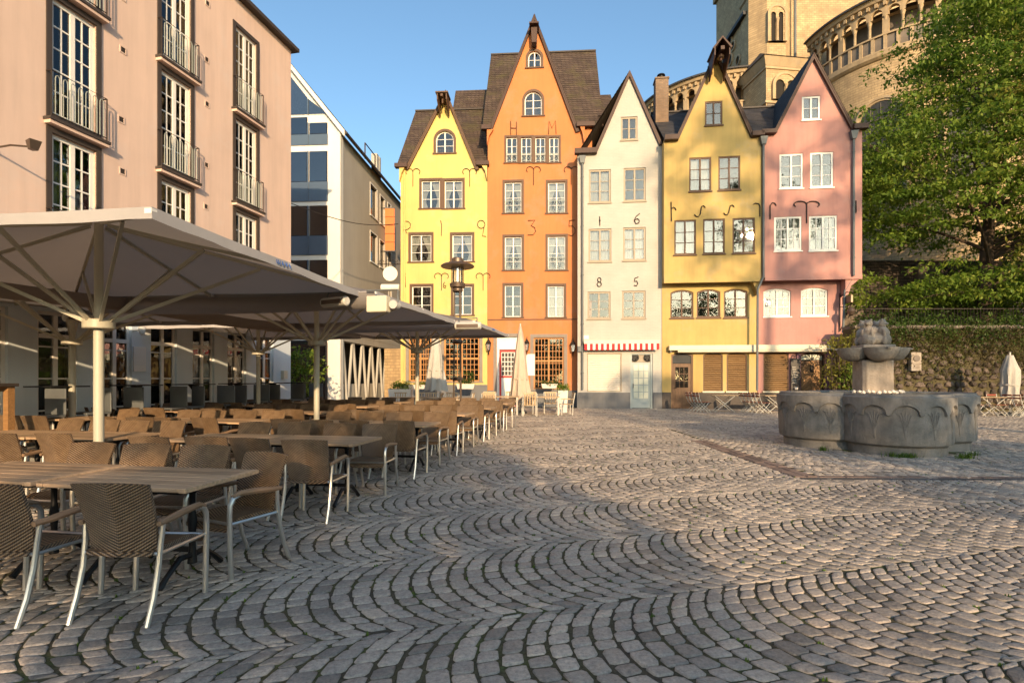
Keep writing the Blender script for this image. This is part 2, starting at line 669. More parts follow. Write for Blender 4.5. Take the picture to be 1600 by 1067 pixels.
mk('rubble_mortar', surf('mossy_mortar', (.085, .07, .036), .95, .35, 3, .6, 20, dist=.02))
mk('basalt', surf('grey_basalt', (.235, .215, .19), .8, .40, 5, .9, 34, streak=.55, dist=.012))
mk('sandstone', surf('lichened_sandstone', (.36, .30, .24), .85, .34, 4.5, .8, 22, streak=.75, dist=.015))
mk('water', surf('basin_water', (.03, .045, .04), .06, .1, 1, .05, 4))
mk('pebble', surf('white_pebble', (.62, .58, .52), .7, .1, 5, .1))
mk('bark', surf('tree_bark', (.075, .052, .038), .9, .3, 4, .8, 14, dist=.03))
mk('leaf', leafmat('fresh_leaves', (.075, .14, .016), (.145, .23, .028), (.27, .32, .05), .45))
mk('leaf_y', leafmat('yellow_green_leaves', (.11, .125, .018), (.20, .20, .032), (.30, .25, .06), .42))
mk('leaf_d', leafmat('dark_leaves', (.03, .06, .01), (.055, .10, .016), (.09, .14, .025)))
mk('leaf_b', leafmat('dry_ivy', (.045, .036, .014), (.085, .07, .022), (.10, .12, .03), .15, .8))
mk('grass', leafmat('weed_blades', (.05, .10, .015), (.09, .16, .02), (.14, .22, .04), .3, 2))
mk('planter', surf('white_planter', (.60, .56, .50), .6, .05, 3, .05))
mk('teak', wood('pale_teak', (.46, .33, .20), .6, 0, rand=.15))
mk('whitemetal', surf('white_metal', (.50, .48, .43), .4, .05, 4, 0))
mk('redslat', wood('red_brown_slat', (.22, .05, .03), .5, 0, rand=.2))
mk('sign_orange', surf('orange_sign', (.62, .17, .035), .5, .05, 3, 0))
mk('copper', surf('brown_metal', (.14, .10, .075), .4, .12, 3, .03, metal=.6))
mk('clearglass', glassmat('lamp_glass', (1, .97, .9), .10))
mk('blue_ink', surf('blue_print', (.04, .10, .32), .8, .05, 3, 0))
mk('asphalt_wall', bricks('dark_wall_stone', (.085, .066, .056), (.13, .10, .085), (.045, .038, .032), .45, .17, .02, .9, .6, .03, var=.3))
mk('paleblock', bricks('pale_block_wall', (.30, .27, .235), (.26, .235, .205), (.14, .125, .11), .42, .19, .012, .85, .4, .012, cyl=8.0, var=.2))
mk('slab', surf('reddish_kerb_stone', (.20, .14, .11), .8, .2, 3, .4, 30, rand=.25))
mk('darkslab', surf('dark_channel_stone', (.075, .07, .068), .8, .2, 3, .4, 30, rand=.25))
mk('concrete', surf('pale_concrete', (.42, .40, .36), .8, .1, 1, .2, 40, streak=.15))
mk('leaded', surf('leaded_church_glass', (.04, .042, .045), .6, .3, 3, .1, 8, spec=.2))
mk('blackboard', surf('menu_board', (.035, .03, .028), .5, .1, 3, 0))
mk('chalk', surf('chalk_writing', (.60, .57, .50), .8, .05, 3, 0))
mk('paper', surf('white_paper', (.70, .68, .64), .7, .03, 3, 0))
mk('pillar_purple', surf('plum_paint', (.20, .09, .13), .6, .08, 3, .03))
# ------------------------------------------------------------------ ground: soil sheet with granite setts laid in segmental arcs
g = MB()
g.add([(-300, -300, -.0095), (300, -300, -.0095), (300, 600, -.0095), (-300, 600, -.0095)], [(0, 1, 2, 3)])
ground = tag(g.build('ground', MAT['soil']), kind='structure')
paving = tag(empty('cobbled_paving'), 'square paved with grey granite setts in segmental arcs', None, kind='structure')

FC = (8.02, 12.1)                                   # fountain centre
HOTEL_O, HOTEL_D, HOTEL_N = (-8.24, 17.0), (.208, .978), (.978, -.208)


def in_square(x, y):
    return 4.55 < x < 16 and 8.25 < y < 16.0


def cobble_ok(x, y):
    if (x - HOTEL_O[0]) * HOTEL_N[0] + (y - HOTEL_O[1]) * HOTEL_N[1] < .1 and y < 19.4:
        return False
    if y > 34 or y < -1.2 or x > 26 or x < -12:
        return False
    if abs(x) > 1.06 * y + 2.6:
        return False
    if y > 27.2 - .09 * x and x > -5.6:
        return False
    if in_square(x, y):
        return False
    return True


nr = np.random.RandomState(3)
quads, QC = [], []
AX, TR = R(14.0), R(17.0)                             # arcs open along AX, rows of arcs advance along TR
e1 = np.array([math.cos(AX), math.sin(AX)])
e2 = np.array([-math.sin(AX), math.cos(AX)])
tr = np.array([math.cos(TR), math.sin(TR)])
CH_, HA = 1.32, R(47)
rad = CH_ / 2 / math.sin(HA)
NST, SP = 11, .138
lat = np.array([tr * SP, e2 * CH_]).T
inv = np.linalg.inv(lat)
for j in range(-40, 50):
    off = nr.uniform(0, 1)
    for k in range(-260, 300):
        base = tr * SP * (k + off) + e2 * CH_ * j
        if not (-13 < base[0] < 28 and -3 < base[1] < 36) or abs(base[0]) > 1.06 * max(base[1], 0) + 4.5:
            continue
        st = 2 * HA / NST
        ph = np.linspace(-HA, HA, NST + 1) + nr.uniform(-.14, .14, NST + 1) * st
        if k % 2:
            ph = np.concatenate([[-HA], ph[:-1] + .5 * st, [HA]])
        ph[0], ph[-1] = -HA, HA
        sh = rad * math.cos(HA)

        def P(o_, f):
            return o_ + e1 * (sh - rad * math.cos(f)) + e2 * (rad * math.sin(f))
        nx_ = base + tr * SP
        for i in range(len(ph) - 1):
            if ph[i + 1] - ph[i] < .4 * st:
                continue
            a, b = P(base, ph[i]), P(base, ph[i + 1])
            c, d = P(nx_, ph[i + 1]), P(nx_, ph[i])
            m = (a + b + c + d) / 4
            if cobble_ok(m[0], m[1]):
                quads.append((a, d, c, b))
# straight rows inside the kerbed square round the fountain
for r_ in range(0, 51):
    y0 = 8.27 + r_ * .152
    x0 = 4.62 - (r_ % 2) * .07
    while x0 < 15.9:
        w_ = nr.uniform(.13, .19)
        m = (x0 + w_ / 2, y0 + .075)
        if math.hypot(m[0] - FC[0], m[1] - FC[1]) > 1.55 and x0 > 4.57 and abs(m[0]) < 1.06 * m[1] + 1.5:
            quads.append(tuple(np.array(p) for p in ((x0, y0), (x0 + w_, y0), (x0 + w_, y0 + .15), (x0, y0 + .15))))
        x0 += w_
Q = np.array(quads)                                  # (n,4,2)
n = len(Q)
cen = Q.mean(1, keepdims=True)
size = np.linalg.norm(Q - cen, axis=2, keepdims=True)
# wide mossy joints between arcs (edges 3-0 and 1-2), tight joints along them
ua = (Q[:, 1] + Q[:, 2] - Q[:, 0] - Q[:, 3]) / 2
la = np.linalg.norm(ua, axis=1, keepdims=True)
ua = ua / la
ub = (Q[:, 3] + Q[:, 2] - Q[:, 0] - Q[:, 1]) / 2
lb_ = np.linalg.norm(ub, axis=1, keepdims=True)
ub = ub / lb_
ga = np.minimum(.0105, la * .2)[:, None] * nr.uniform(.6, 1.5, (n, 4, 1))
gb = np.minimum(.0065, lb_ * .2)[:, None] * nr.uniform(.5, 1.8, (n, 4, 1))
sa_ = np.array([1, -1, -1, 1])[None, :, None]
sb_ = np.array([1, 1, -1, -1])[None, :, None]
C4 = Q + ua[:, None] * ga * sa_ + ub[:, None] * gb * sb_ + nr.uniform(-.006, .006, Q.shape)
# chipped corners: eight outline points per stone
nxt, prv = np.roll(C4, -1, 1), np.roll(C4, 1, 1)
k1, k2 = nr.uniform(.08, .22, (n, 4, 1)), nr.uniform(.08, .22, (n, 4, 1))
outer = np.empty((n, 8, 2))
outer[:, 0::2] = C4 + (prv - C4) * k1
outer[:, 1::2] = C4 + (nxt - C4) * k2
osz = np.linalg.norm(outer - cen, axis=2, keepdims=True)
inner = cen + (outer - cen) * np.maximum(.4, 1 - .010 / osz)
hz = nr.normal(0, .0016, (n, 1))
tilt = nr.normal(0, .008, (n, 1, 2))
ztop = hz + ((inner - cen) * tilt).sum(2) + nr.normal(0, .0014, (n, 8))
zmid = hz - .0032 + ((outer - cen) * tilt).sum(2) + nr.normal(0, .002, (n, 8))
V = np.concatenate([np.concatenate([inner, ztop[..., None]], 2), np.concatenate([outer, zmid[..., None]], 2),
                    np.concatenate([outer, np.full((n, 8, 1), -.04)], 2)], 1)   # (n,24,3)
fpat = [(0, 1, 2, 3), (0, 3, 4, 7), (4, 5, 6, 7)] + [(i, i + 8, (i + 1) % 8 + 8, (i + 1) % 8) for i in range(8)] + [(i + 8, i + 16, (i + 1) % 8 + 16, (i + 1) % 8 + 8) for i in range(8)]
fpat = np.array(fpat)
# orientation: make tops face up
aa = inner[:, 2] - inner[:, 0]
bb = inner[:, 6] - inner[:, 0]
up = (aa[:, 0] * bb[:, 1] - aa[:, 1] * bb[:, 0]) > 0
rv = np.clip(nr.normal(.5, .30, n), 0, 1)
cx, cy = cen[:, 0, 0], cen[:, 0, 1]
# the 300 setts that show largest in the photograph become objects of their own
px = 800 + FPX * cx / np.maximum(cy, .1)
py = HORIZON + FPX * CAM_H / np.maximum(cy, .1)
vis = (cy > .5) & (px > 5) & (px < 1595) & (py < 1060)
score = np.where(vis, size.mean(1)[:, 0] ** 2 / np.maximum(cy, .3) ** 3, -1)
order = np.argsort(-score)
single = order[:300]
rest = np.setdiff1d(np.arange(n), single)


def setts(idx, origin=None):
    vv = V[idx].copy()
    if origin is not None:
        vv[:, :, :2] -= origin
    ff = []
    base = fpat[None] + (np.arange(len(idx)) * 24)[:, None, None]
    flip = ~up[idx]
    base[flip] = base[flip][:, :, ::-1]
    return vv.reshape(-1, 3), base.reshape(-1, 4), np.repeat(rv[idx], 19)


vv, ff, at_r = setts(rest)
st_ = obj('sett_field', np_mesh('sett_field', vv, ff, at_r), MAT['cobble'], paving)
tag(st_, kind='stuff')
for i in single:
    o2 = cen[i, 0]
    vv, ff, at_r = setts(np.array([i]), o2)
    obj('sett', np_mesh('sett', vv, ff, at_r), MAT['cobble'], paving, (o2[0], o2[1], 0))

# kerb strips framing the fountain square
kerb = tag(empty('kerb_strip'), 'reddish and dark stone strip framing the fountain paving', None, kind='structure')


def slabrow(p, q, w, ln, mat, zt=.012):
    p, q = Vector(p), Vector(q)
    L = (q - p).length
    d = (q - p) / L
    s = 0
    me = MB().box(0, -.5, -.06, 1, .5, 0)
    bm_me = None
    while s < L - .05:
        l_ = min(ln * rng.uniform(.75, 1.25), L - s)
        b = MB().box(.006, -w / 2, -.06, l_ - .006, w / 2, rng.uniform(-.004, .004))
        b.build('kerb_stone', mat, kerb, (*(p + d * s), zt), math.atan2(d.y, d.x), bevel=.008)
        s += l_


slabrow((4.36, 13.0), (4.36, 8.2), .17, .42, MAT['slab'])
slabrow((4.54, 13.0), (4.54, 8.2), .15, .34, MAT['slab'])
slabrow((4.3, 8.08), (12.5, 7.95), .16, .5, MAT['darkslab'], .004)
slabrow((4.3, 8.24), (12.5, 8.11), .12, .4, MAT['slab'], .004)

# small weeds in the joints and at the fountain foot


def blades(name, label, spots, h, count, seed, mat='grass', spread=.12):
    r2 = np.random.RandomState(seed)
    vs, fs, rr = [], [], []
    for (x, y) in spots:
        for _ in range(count):
            a = r2.uniform(0, 6.28)
            d0 = abs(r2.normal(0, spread))
            bx, by = x + d0 * math.cos(a), y + d0 * math.sin(a) * .6
            hh = h * r2.uniform(.4, 1.2)
            b = r2.uniform(0, 6.28)
            ln = hh * r2.uniform(.2, .8)
            w = .004 + .006 * r2.rand()
            tx, ty = bx + ln * math.cos(b), by + ln * math.sin(b)
            ox, oy = -math.sin(b) * w, math.cos(b) * w
            o_ = len(vs)
            vs += [(bx - ox, by - oy, -.02), (bx + ox, by + oy, -.02), (tx + ox * .3, ty + oy * .3, hh), (tx - ox * .3, ty - oy * .3, hh)]
            fs.append((o_, o_ + 1, o_ + 2, o_ + 3))
            rr.append(r2.rand())
    o_ = obj(name, np_mesh(name, np.array(vs), np.array(fs), rr), MAT[mat])
    return tag(o_, label, 'weeds', kind='stuff')


r3 = random.Random(5)
wsp = []
sel = [i for i in order[:9000] if vis[i]]
for i in sel:
    if r3.random() < .10:
        k = r3.randrange(4)
        p = Q[i][k]
        f_ = (math.sin(p[0] * 1.3 + 2) * math.sin(p[1] * 1.7 + p[0] * .5) + 1) / 2
        if r3.random() < f_:
            wsp.append((p[0], p[1]))
blades('joint_weeds', 'tiny green weeds growing in the joints between setts', wsp[:520], .012, 6, 1, spread=.016)
fsp = [(FC[0] + 2.02 * math.cos(a) * 1.0 + .02, FC[1] + 1.95 * math.sin(a)) for a in (-1.95, -1.85, -1.78, -1.45, -1.38, -2.35)]
blades('fountain_weeds', 'tufts of grass at the foot of the stone fountain', [(7.32, 10.25), (7.42, 10.22), (7.22, 10.35), (7.5, 10.18), (8.35, 10.1), (8.5, 10.15), (6.4, 11.2), (8.9, 10.5)], .085, 70, 2, spread=.07)
# ------------------------------------------------------------------ building kit
UNIT = MB().box(0, -.5, 0, 1, .5, 1).mesh('pane')
PANE_ME = {}


def pane_me(mat):
    if mat not in PANE_ME:
        m = UNIT.copy()
        m.name = 'pane'
        m.materials.append(MAT[mat])
        PANE_ME[mat] = m
    return PANE_ME[mat]


def arch_pts(x0, z0, x1, z1, rise, n=14):
    """closed outline, counter-clockwise from bottom-left; rise=0 -> rectangle with matching point count"""
    pts = [(x0, z0), (x1, z0)]
    if rise <= 0:
        return pts + [(x1, z1), (x0, z1)]
    w = (x1 - x0) / 2
    r = (w * w + rise * rise) / (2 * rise)
    cz = z1 - r
    a = math.asin(min(1, w / r))
    if rise > w * .98:
        a = math.pi / 2
    cx_ = (x0 + x1) / 2
    for i in range(n + 1):
        t = a - 2 * a * i / n
        pts.append((cx_ + r * math.sin(t), cz + r * math.cos(t)))
    return pts


class House:
    def __init__(s, name, label, cat, O, theta, wall, group=None):
        s.O, s.th = Vector((O[0], O[1])), theta
        s.ex = Vector((math.cos(theta), -math.sin(theta)))
        s.ey = Vector((math.sin(theta), math.cos(theta)))
        s.root = tag(empty(name, (O[0], O[1], 0), -theta), label, cat, group)
        s.wall = wall
        s.holes = {}
        s.cx, s.cy = -s.O.dot(s.ex), -s.O.dot(s.ey)      # camera in the facade frame

    def px(s, px, py, y=0.0):
        """photo pixel -> (u,z) on the facade plane at local depth y"""
        d = Vector(((px - 800) / FPX, 1.0))
        du, dv = d.dot(s.ex), d.dot(s.ey)
        t = (y - s.cy) / dv
        return (s.cx + du * t, CAM_H + (HORIZON - py) / FPX * t)

    def rect(s, x0, y0, x1, y1, y=0.0):
        ym, xm = (y0 + y1) / 2, (x0 + x1) / 2
        return s.px(x0, ym, y)[0], s.px(xm, y1, y)[1], s.px(x1, ym, y)[0], s.px(xm, y0, y)[1]

    def hole(s, y, poly):
        s.holes.setdefault(round(y, 3), []).append(poly)

    def win(s, r, y=0.0, sashes=2, pc=1, pr=3, rise=0.0, trim=0.0, trim_mat='brown', frame='white', fw=.05, recess=.09, mw=.06, mb=.022,
            sill='brown', curtain=None, name='window', glass='glass', railing=None, transom=None, proud=.02, sill_out=.07, cut=True, header=0):
        """a window of the facade: surround > frame > panes, with optional curtain"""
        u0, z0, u1, z1 = r
        w, h = u1 - u0, z1 - z0
        a0, b0, a1, b1 = trim, (0 if sill and trim else trim), w - trim, h - trim
        ri = max(0, rise - trim * .3) if rise else 0
        if rise and rise > w * .48:
            ri = (a1 - a0) / 2
        hole = arch_pts(u0 + a0, z0 + b0, u0 + a1, z0 + b1, ri)
        if cut:
            s.hole(y, hole)
        loc = (u0, y, z0)
        f = MB()
        # frame ring
        yo, yi = recess, recess + .055
        outer = arch_pts(a0 + .002, b0 + .002, a1 - .002, b1 - .002, ri)
        ri2 = (a1 - a0 - 2 * fw) / 2 if (rise and rise > w * .48) else (max(.01, ri * (a1 - a0 - 2 * fw) / (a1 - a0)) if ri else 0)
        inner = arch_pts(a0 + fw, b0 + fw, a1 - fw, b1 - fw, ri2)
        f.ring(outer, inner, yo, yi)

        def topz(x):
            if not ri2:
                return b1 - fw
            hw = (a1 - a0 - 2 * fw) / 2
            rr = (hw * hw + ri2 * ri2) / (2 * ri2)
            dx = x - (a0 + a1) / 2
            return (b1 - fw) - rr + math.sqrt(max(0, rr * rr - dx * dx))
        span = a1 - a0 - 2 * fw
        sw = (span - mw * (sashes - 1)) / sashes
        panes = []
        for k in range(sashes):
            sx0 = a0 + fw + k * (sw + mw)
            sx1 = sx0 + sw
            if k < sashes - 1:
                f.box(sx1, yo - .012, b0 + fw - .01, sx1 + mw, yi, topz(sx1 + mw / 2))
            zt = b1 - fw
            for i in range(1, pc):
                xm = sx0 + sw * i / pc
                f.box(xm - mb / 2, yo + .012, b0 + fw - .005, xm + mb / 2, yi - .012, topz(xm))
            zb = b0 + fw
            rows = []
            if transom:
                zs = [zb, zb + (zt - zb) * transom, zt]
                f.box(sx0 - .005, yo - .008, zs[1] - mw / 2, sx1 + .005, yi, zs[1] + mw / 2)
            for jx in range(pr):
                za, zc = zb + (zt - zb) * jx / pr, zb + (zt - zb) * (jx + 1) / pr
                if jx:
                    xl, xr = sx0, sx1
                    if ri2 and za > min(topz(sx0), topz(sx1)):
                        xs = [sx0 + sw * q / 20 for q in range(21)]
                        xs = [x for x in xs if topz(x) > za]
                        if xs:
                            xl, xr = xs[0], xs[-1]
                    f.box(xl - .003, yo + .010, za - mb / 2, xr + .003, yi - .010, za + mb / 2)
                for i in range(pc):
                    panes.append((sx0 + sw * i / pc, za, sx0 + sw * (i + 1) / pc, zc))
        wo_ = f.build(name, MAT[frame], s.root, loc)
        gy = recess + .03
        for (xa, za, xb, zc) in panes:
            if ri2 and zc > min(topz(xa), topz(xb)) - .002:
                xs = [xa + (xb - xa) * q / 8 for q in range(9)]
                top = [(x, min(zc, topz(x))) for x in reversed(xs)]
                top = [p for p in top if p[1] > za + .01]
                if len(top) < 2:
                    continue
                poly = [(top[-1][0], za), (top[0][0], za)] + top
                MB().plate(poly, gy - .003, gy + .003).build('pane', MAT[glass], wo_)
            else:
                obj('pane', pane_me(glass), None, wo_, (xa, gy, za), 0, (xb - xa, .006, zc - za))
        if trim:
            t = MB()
            o_out = arch_pts(0, b0 * 0, w, h, rise if rise else 0)
            o_in = arch_pts(a0, b0 + .0, a1, b1, ri)
            if sill:
                # three-sided surround, closed at the bottom by the sill
                o_in = arch_pts(a0, 0.0, a1, b1, ri)
            t.ring(o_out, o_in, -proud, .03)
            t.build('surround', MAT[trim_mat], wo_)
        if sill:
            MB().box(-.04, -sill_out, -.06, w + .04, recess + .01, .0).build('sill', MAT[sill], wo_)
        if header:
            MB().box(-.02, -.035, h, w + .02, .02, h + header).build('lintel', MAT[trim_mat], wo_)
        if curtain:
            for side in ((0, .5), (.5, 1)):
                curtain_mesh(wo_, a0 + fw * .3, a1 - fw * .3, b0 + .02, b1 - .01 - (rise * .4), side, curtain, recess + .16)
        if railing:
            rail = MB()
            zt = railing
            rail.box(a0 - .0, -.05, zt, a1, -.03, zt + .025).box(a0, -.05, .06, a1, -.03, .08)
            nb = 7
            for q in range(nb):
                xx = a0 + (a1 - a0) * (q + .5) / nb
                pts = [(xx + .04 * math.sin(v * 6.28 / 8 * 2) * (1 if q % 2 else -1), -.04, .07 + (zt - .06) * v / 8) for v in range(9)]
                rail.tube(pts, .008, 5)
            rail.build('window_railing', MAT['railing'], wo_)
        return wo_

    def finish(s, y, outline, depth=.32, name='wall', mat=None):
        m = MB().cutwall(outline, s.holes.get(round(y, 3), []), y, depth)
        return m.build(name, MAT[mat or s.wall], s.root)

    def part(s, name, mb, mat, **kw):
        return mb.build(name, MAT[mat], s.root, **kw)

    def anchor(s, strokes, y=0.0, r=.017, name='wall_anchor'):
        """iron wall anchor from strokes of photo pixels"""
        m = MB()
        for st in strokes:
            pts = [s.px(a, b, y) for a, b in st]
            m.tube([(u, y - .035, z) for u, z in pts], r, 6)
        m.build(name, MAT['iron'], s.root, smooth=True)


def curtain_mesh(parent, x0, x1, z0, z1, side, kind, y):
    """gathered curtain half; tied ones pull to the side"""
    m = MB()
    n, rows = 18, 8
    w = x1 - x0
    for i in range(rows + 1):
        v = i / rows
        z = z1 + (z0 - z1) * v
        if kind == 'tied':
            wd = .48 - .30 * max(0, math.sin(min(1, v / .72) * math.pi / 2)) ** 2 + (.14 * max(0, (v - .72) / .28))
        elif kind == 'half':
            wd = .30
        else:
            wd = .5
        for k in range(n + 1):
            t = k / n
            x = x0 + w * wd * t if side[0] == 0 else x1 - w * wd * t
            m.v.append((x, y + .018 * math.sin(t * 38 + side[0] * 2) * (1.2 - wd), z))
    for i in range(rows):
        for k in range(n):
            a = i * (n + 1) + k
            m.f.append((a, a + 1, a + n + 2, a + n + 1))
    m.build('curtain', MAT['curtain'], parent, smooth=True)


def roof_plane(mb, a, b, c, d, courses=24, lift=.018):
    """a,b eave corners, c,d ridge corners (c above b, d above a): lapped courses"""
    a, b, c, d = (Vector(p) for p in (a, b, c, d))
    nrm = (b - a).cross(d - a)
    if nrm.length < 1e-6:
        nrm = (b - a).cross(c - a)
    nrm.normalize()
    for i in range(courses):
        t0, t1 = i / courses, min(1, (i + 1.06) / courses)
        p0, p1 = a.lerp(d, t0), b.lerp(c, t0)
        q0, q1 = a.lerp(d, t1), b.lerp(c, t1)
        p0, p1 = p0 + nrm * lift, p1 + nrm * lift
        mb.add([p0, p1, q1, q0, p0 - nrm * lift * 1.6, p1 - nrm * lift * 1.6], [(0, 1, 2, 3), (4, 5, 1, 0)])
    mb.add([a - nrm * .06, b - nrm * .06, c - nrm * .06, d - nrm * .06], [(3, 2, 1, 0)])


def plane_pt(A, th, px):
    """point of the vertical plane through A with facade angle th that lies on the ray of photo column px"""
    k = (px - 800) / FPX
    ex = (math.cos(th), -math.sin(th))
    s = (k * A[1] - A[0]) / (ex[0] - k * ex[1])
    return (A[0] + s * ex[0], A[1] + s * ex[1])


def bargeboards(h, pts, y0, w=.17, mat='darkbrown', d=.10):
    """boards along the gable slope: pts = [(u,z) foot left, apex, foot right]"""
    for p, q in ((pts[0], pts[1]), (pts[2], pts[1])):
        m = MB().bar((p[0], y0, p[1]), (q[0], y0, q[1]), d, w, (0, -1, 0)) if False else MB()
        dx, dz = q[0] - p[0], q[1] - p[1]
        L = math.hypot(dx, dz)
        nx, nz = (-dz / L, dx / L)
        if nz < 0:
            nx, nz = -nx, -nz
        poly = [(p[0] - nx * w * .55, p[1] - nz * w * .55), (q[0], q[1] - w * 1.1), (q[0], q[1] + w * .9), (p[0] + nx * w * .45, p[1] + nz * w * .45)]
        if dx < 0:
            poly = poly[::-1]
        m.plate(poly, y0 - d, y0 + .03)
        h.part('bargeboard', m, mat)


def gutter(h, u0, u1, z, y, mat='darkbrown', hgt=.2, dep=.3):
    h.part('gutter', MB().plate([(u0, z), (u1, z), (u1, z + hgt), (u0, z + hgt)], y - dep, y + .02), mat)


def downpipe(h, pxs, y=-.1, head=True, r=.055, mat='zinc'):
    pts = [h.px(a, b, y) for a, b in pxs]
    path = [(u, y, z) for u, z in pts]
    o = h.part('downpipe', MB().tube(path, r, 8), mat, smooth=True)
    if head:
        u, z = pts[0]
        MB().add([(u - .09, y - .09, z - .3), (u + .09, y - .09, z - .3), (u + .09, y + .09, z - .3), (u - .09, y + .09, z - .3),
                  (u - .17, y - .13, z + .05), (u + .17, y - .13, z + .05), (u + .17, y + .1, z + .05), (u - .17, y + .1, z + .05)],
                 [(0, 3, 2, 1), (4, 5, 6, 7), (0, 1, 5, 4), (1, 2, 6, 5), (2, 3, 7, 6), (3, 0, 4, 7)]).build('hopper', MAT[mat], o)
    for (u, z) in pts[1:-1]:
        pass
    zz = pts[-1][1] + .8
    while zz < pts[0][1] - .6:
        MB().lathe([(r + .005, 0), (r + .016, .01), (r + .016, .05), (r + .005, .06)], 8, (pts[0][0] + (pts[-1][0] - pts[0][0]) * 0, 0)).build('pipe_clip', MAT[mat], o, (0, y, zz)) if abs(pts[0][0] - pts[-1][0]) < .05 else None
        zz += 2.4
    return o


def shell(h, u0, u1, z1, depth, y=0.3, mat=None, left=True, right=True, z0=0):
    """side and rear walls behind the front wall"""
    m = MB()
    if left:
        m.box(u0, y, z0, u0 + .25, depth, z1)
    if right:
        m.box(u1 - .25, y, z0, u1, depth, z1)
    m.box(u0 + .25, depth - .25, z0, u1 - .25, depth - .002, z1)
    h.part('side_wall', m, mat or h.wall)
    # floors keep the rooms dark
    f = MB()
    zz = 3.4 if z0 < 1 else z0 + .05
    while zz < z1:
        f.box(u0 + .25, y + .35, zz, u1 - .25, depth - .25, zz + .12)
        zz += 2.9
    f.box(u0 + .25, 2.6, z0, u1 - .25, 2.7, z1)
    h.part('floor_slab', f, 'darkroom')


def curl(x, y0, y1, w, side=0):
    """T-shaped anchor with curled arms: list of pixel strokes"""
    st = [[(x, y0 + 3), (x, y1)]]
    for sg in ((-1, 1) if side == 0 else (side,)):
        pts = []
        for i in range(9):
            a = math.pi * i / 8 * 1.25
            pts.append((x + sg * (w / 2 - w / 2 * math.cos(a)), y0 + 4 - 5 * math.sin(a)))
        st.append(pts)
    return st
# ------------------------------------------------------------------ the five gabled houses
PA, TA = (.985, 27.9), R(3.8)            # plane of the two left houses
PB, TB = (5.32, 26.6), R(5.7)            # white house
PC_, TC = (9.6, 25.55), R(6.3)           # jettied fronts of the ochre and pink houses


def cross_roof(h, u0, u1, ze, zr, depth, yf=.03, mat='slate', ends=True, name='roof', back=True):
    m = MB()
    roof_plane(m, (u0, yf, ze), (u1, yf, ze), (u1, depth, zr), (u0, depth, zr), max(10, int((zr - ze) / .17)))
    if back:
        roof_plane(m, (u1, 2 * depth - yf, ze), (u0, 2 * depth - yf, ze), (u0, depth, zr), (u1, depth, zr), 8)
    r = h.part(name, m, mat)
    if ends:
        e = MB()
        for u in (u0 + .12, u1 - .12):
            e.add([(u, yf + .2, ze), (u, 2 * depth - yf - .2, ze), (u, depth, zr - .1)], [(0, 1, 2)])
        e.build('gable_end', MAT[h.wall], r)
    MB().bar((u0, depth, zr + .03), (u1, depth, zr + .03), .2, .08).build('ridge_cap', MAT['darktrim'], r)
    return r


def front_gable_roof(h, fl, ap, fr, back, y0=-.18, mat='slate', name='gable_roof'):
    m = MB()
    n = max(8, int((ap[1] - fl[1]) / .17))
    roof_plane(m, (fl[0], back, fl[1]), (fl[0], y0, fl[1]), (ap[0], y0, ap[1]), (ap[0], back, ap[1]), n)
    roof_plane(m, (fr[0], y0, fr[1]), (fr[0], back, fr[1]), (ap[0], back, ap[1]), (ap[0], y0, ap[1]), n)
    return h.part(name, m, mat)


def hoist_hood(h, u, z, y0=-.1, s=1.0, mat='darkbrown', flat=True):
    """boarded hood on the apex sheltering the hoist beam: lid, two cheeks that taper back to the wall, beam"""
    m = MB()
    w, d = .30 * s, .95 * s
    zt, zb = z, z - .95 * s
    if flat:
        m.box(u - w - .06, y0 - d - .06, zt, u + w + .06, y0, zt + .07)
    else:
        for sg in (-1, 1):
            m.add([(u + sg * (w + .08), y0 - d - .05, zt - .12), (u + sg * (w + .08), y0, zt - .12), (u, y0, zt + .34 * s), (u, y0 - d - .05, zt + .34 * s),
                   (u + sg * (w + .02), y0 - d - .05, zt - .18), (u + sg * (w + .02), y0, zt - .18), (u, y0, zt + .26 * s), (u, y0 - d - .05, zt + .26 * s)],
                  [(0, 1, 2, 3), (7, 6, 5, 4), (0, 3, 7, 4), (0, 4, 5, 1)])
    for sg in (-1, 1):
        x0, x1 = u + sg * w, u + sg * (w - .05)
        q = [(y0 - d, zt), (y0, zt), (y0, zb), (y0 - .12 * s, zb), (y0 - d, zt - .38 * s)]
        n = len(q)
        m.add([(x0, a, b) for a, b in q] + [(x1, a, b) for a, b in q], [tuple(range(n)), tuple(range(2 * n - 1, n - 1, -1))] + [(i, (i + 1) % n, (i + 1) % n + n, i + n) for i in range(n)])
    m.box(u - .07 * s, y0 - d * 1.05, zt - .2 * s, u + .07 * s, y0, zt - .06 * s)
    m.tube([(u, y0 - d * .75, zt - .2 * s), (u, y0 - d * .75, zt - .5 * s)], .05 * s, 8)
    h.part('hoist_hood', m, mat)


# ---- lemon yellow house
O = plane_pt(PA, TA, 626)
H = House('yellow_house', 'lemon yellow gabled house with brown window surrounds, leftmost of the row', 'house', O, TA, 'yellow', 'old gabled houses round the square')
yl = H
W = H.px(761.6, 400)[0]
BT = dict(trim=.12, trim_mat='brown', frame='white')
ap, fl, fr = H.px(697, 147), H.px(638, 264), H.px(745, 265)
ze = H.px(690, 262)[1]
ar = H.rect(677.4, 201.6, 712.6, 239.4)
H.win(ar, rise=(ar[2] - ar[0]) / 2 * .9, pr=3, **BT)
r = H.rect(655, 278.6, 726.2, 325.6)
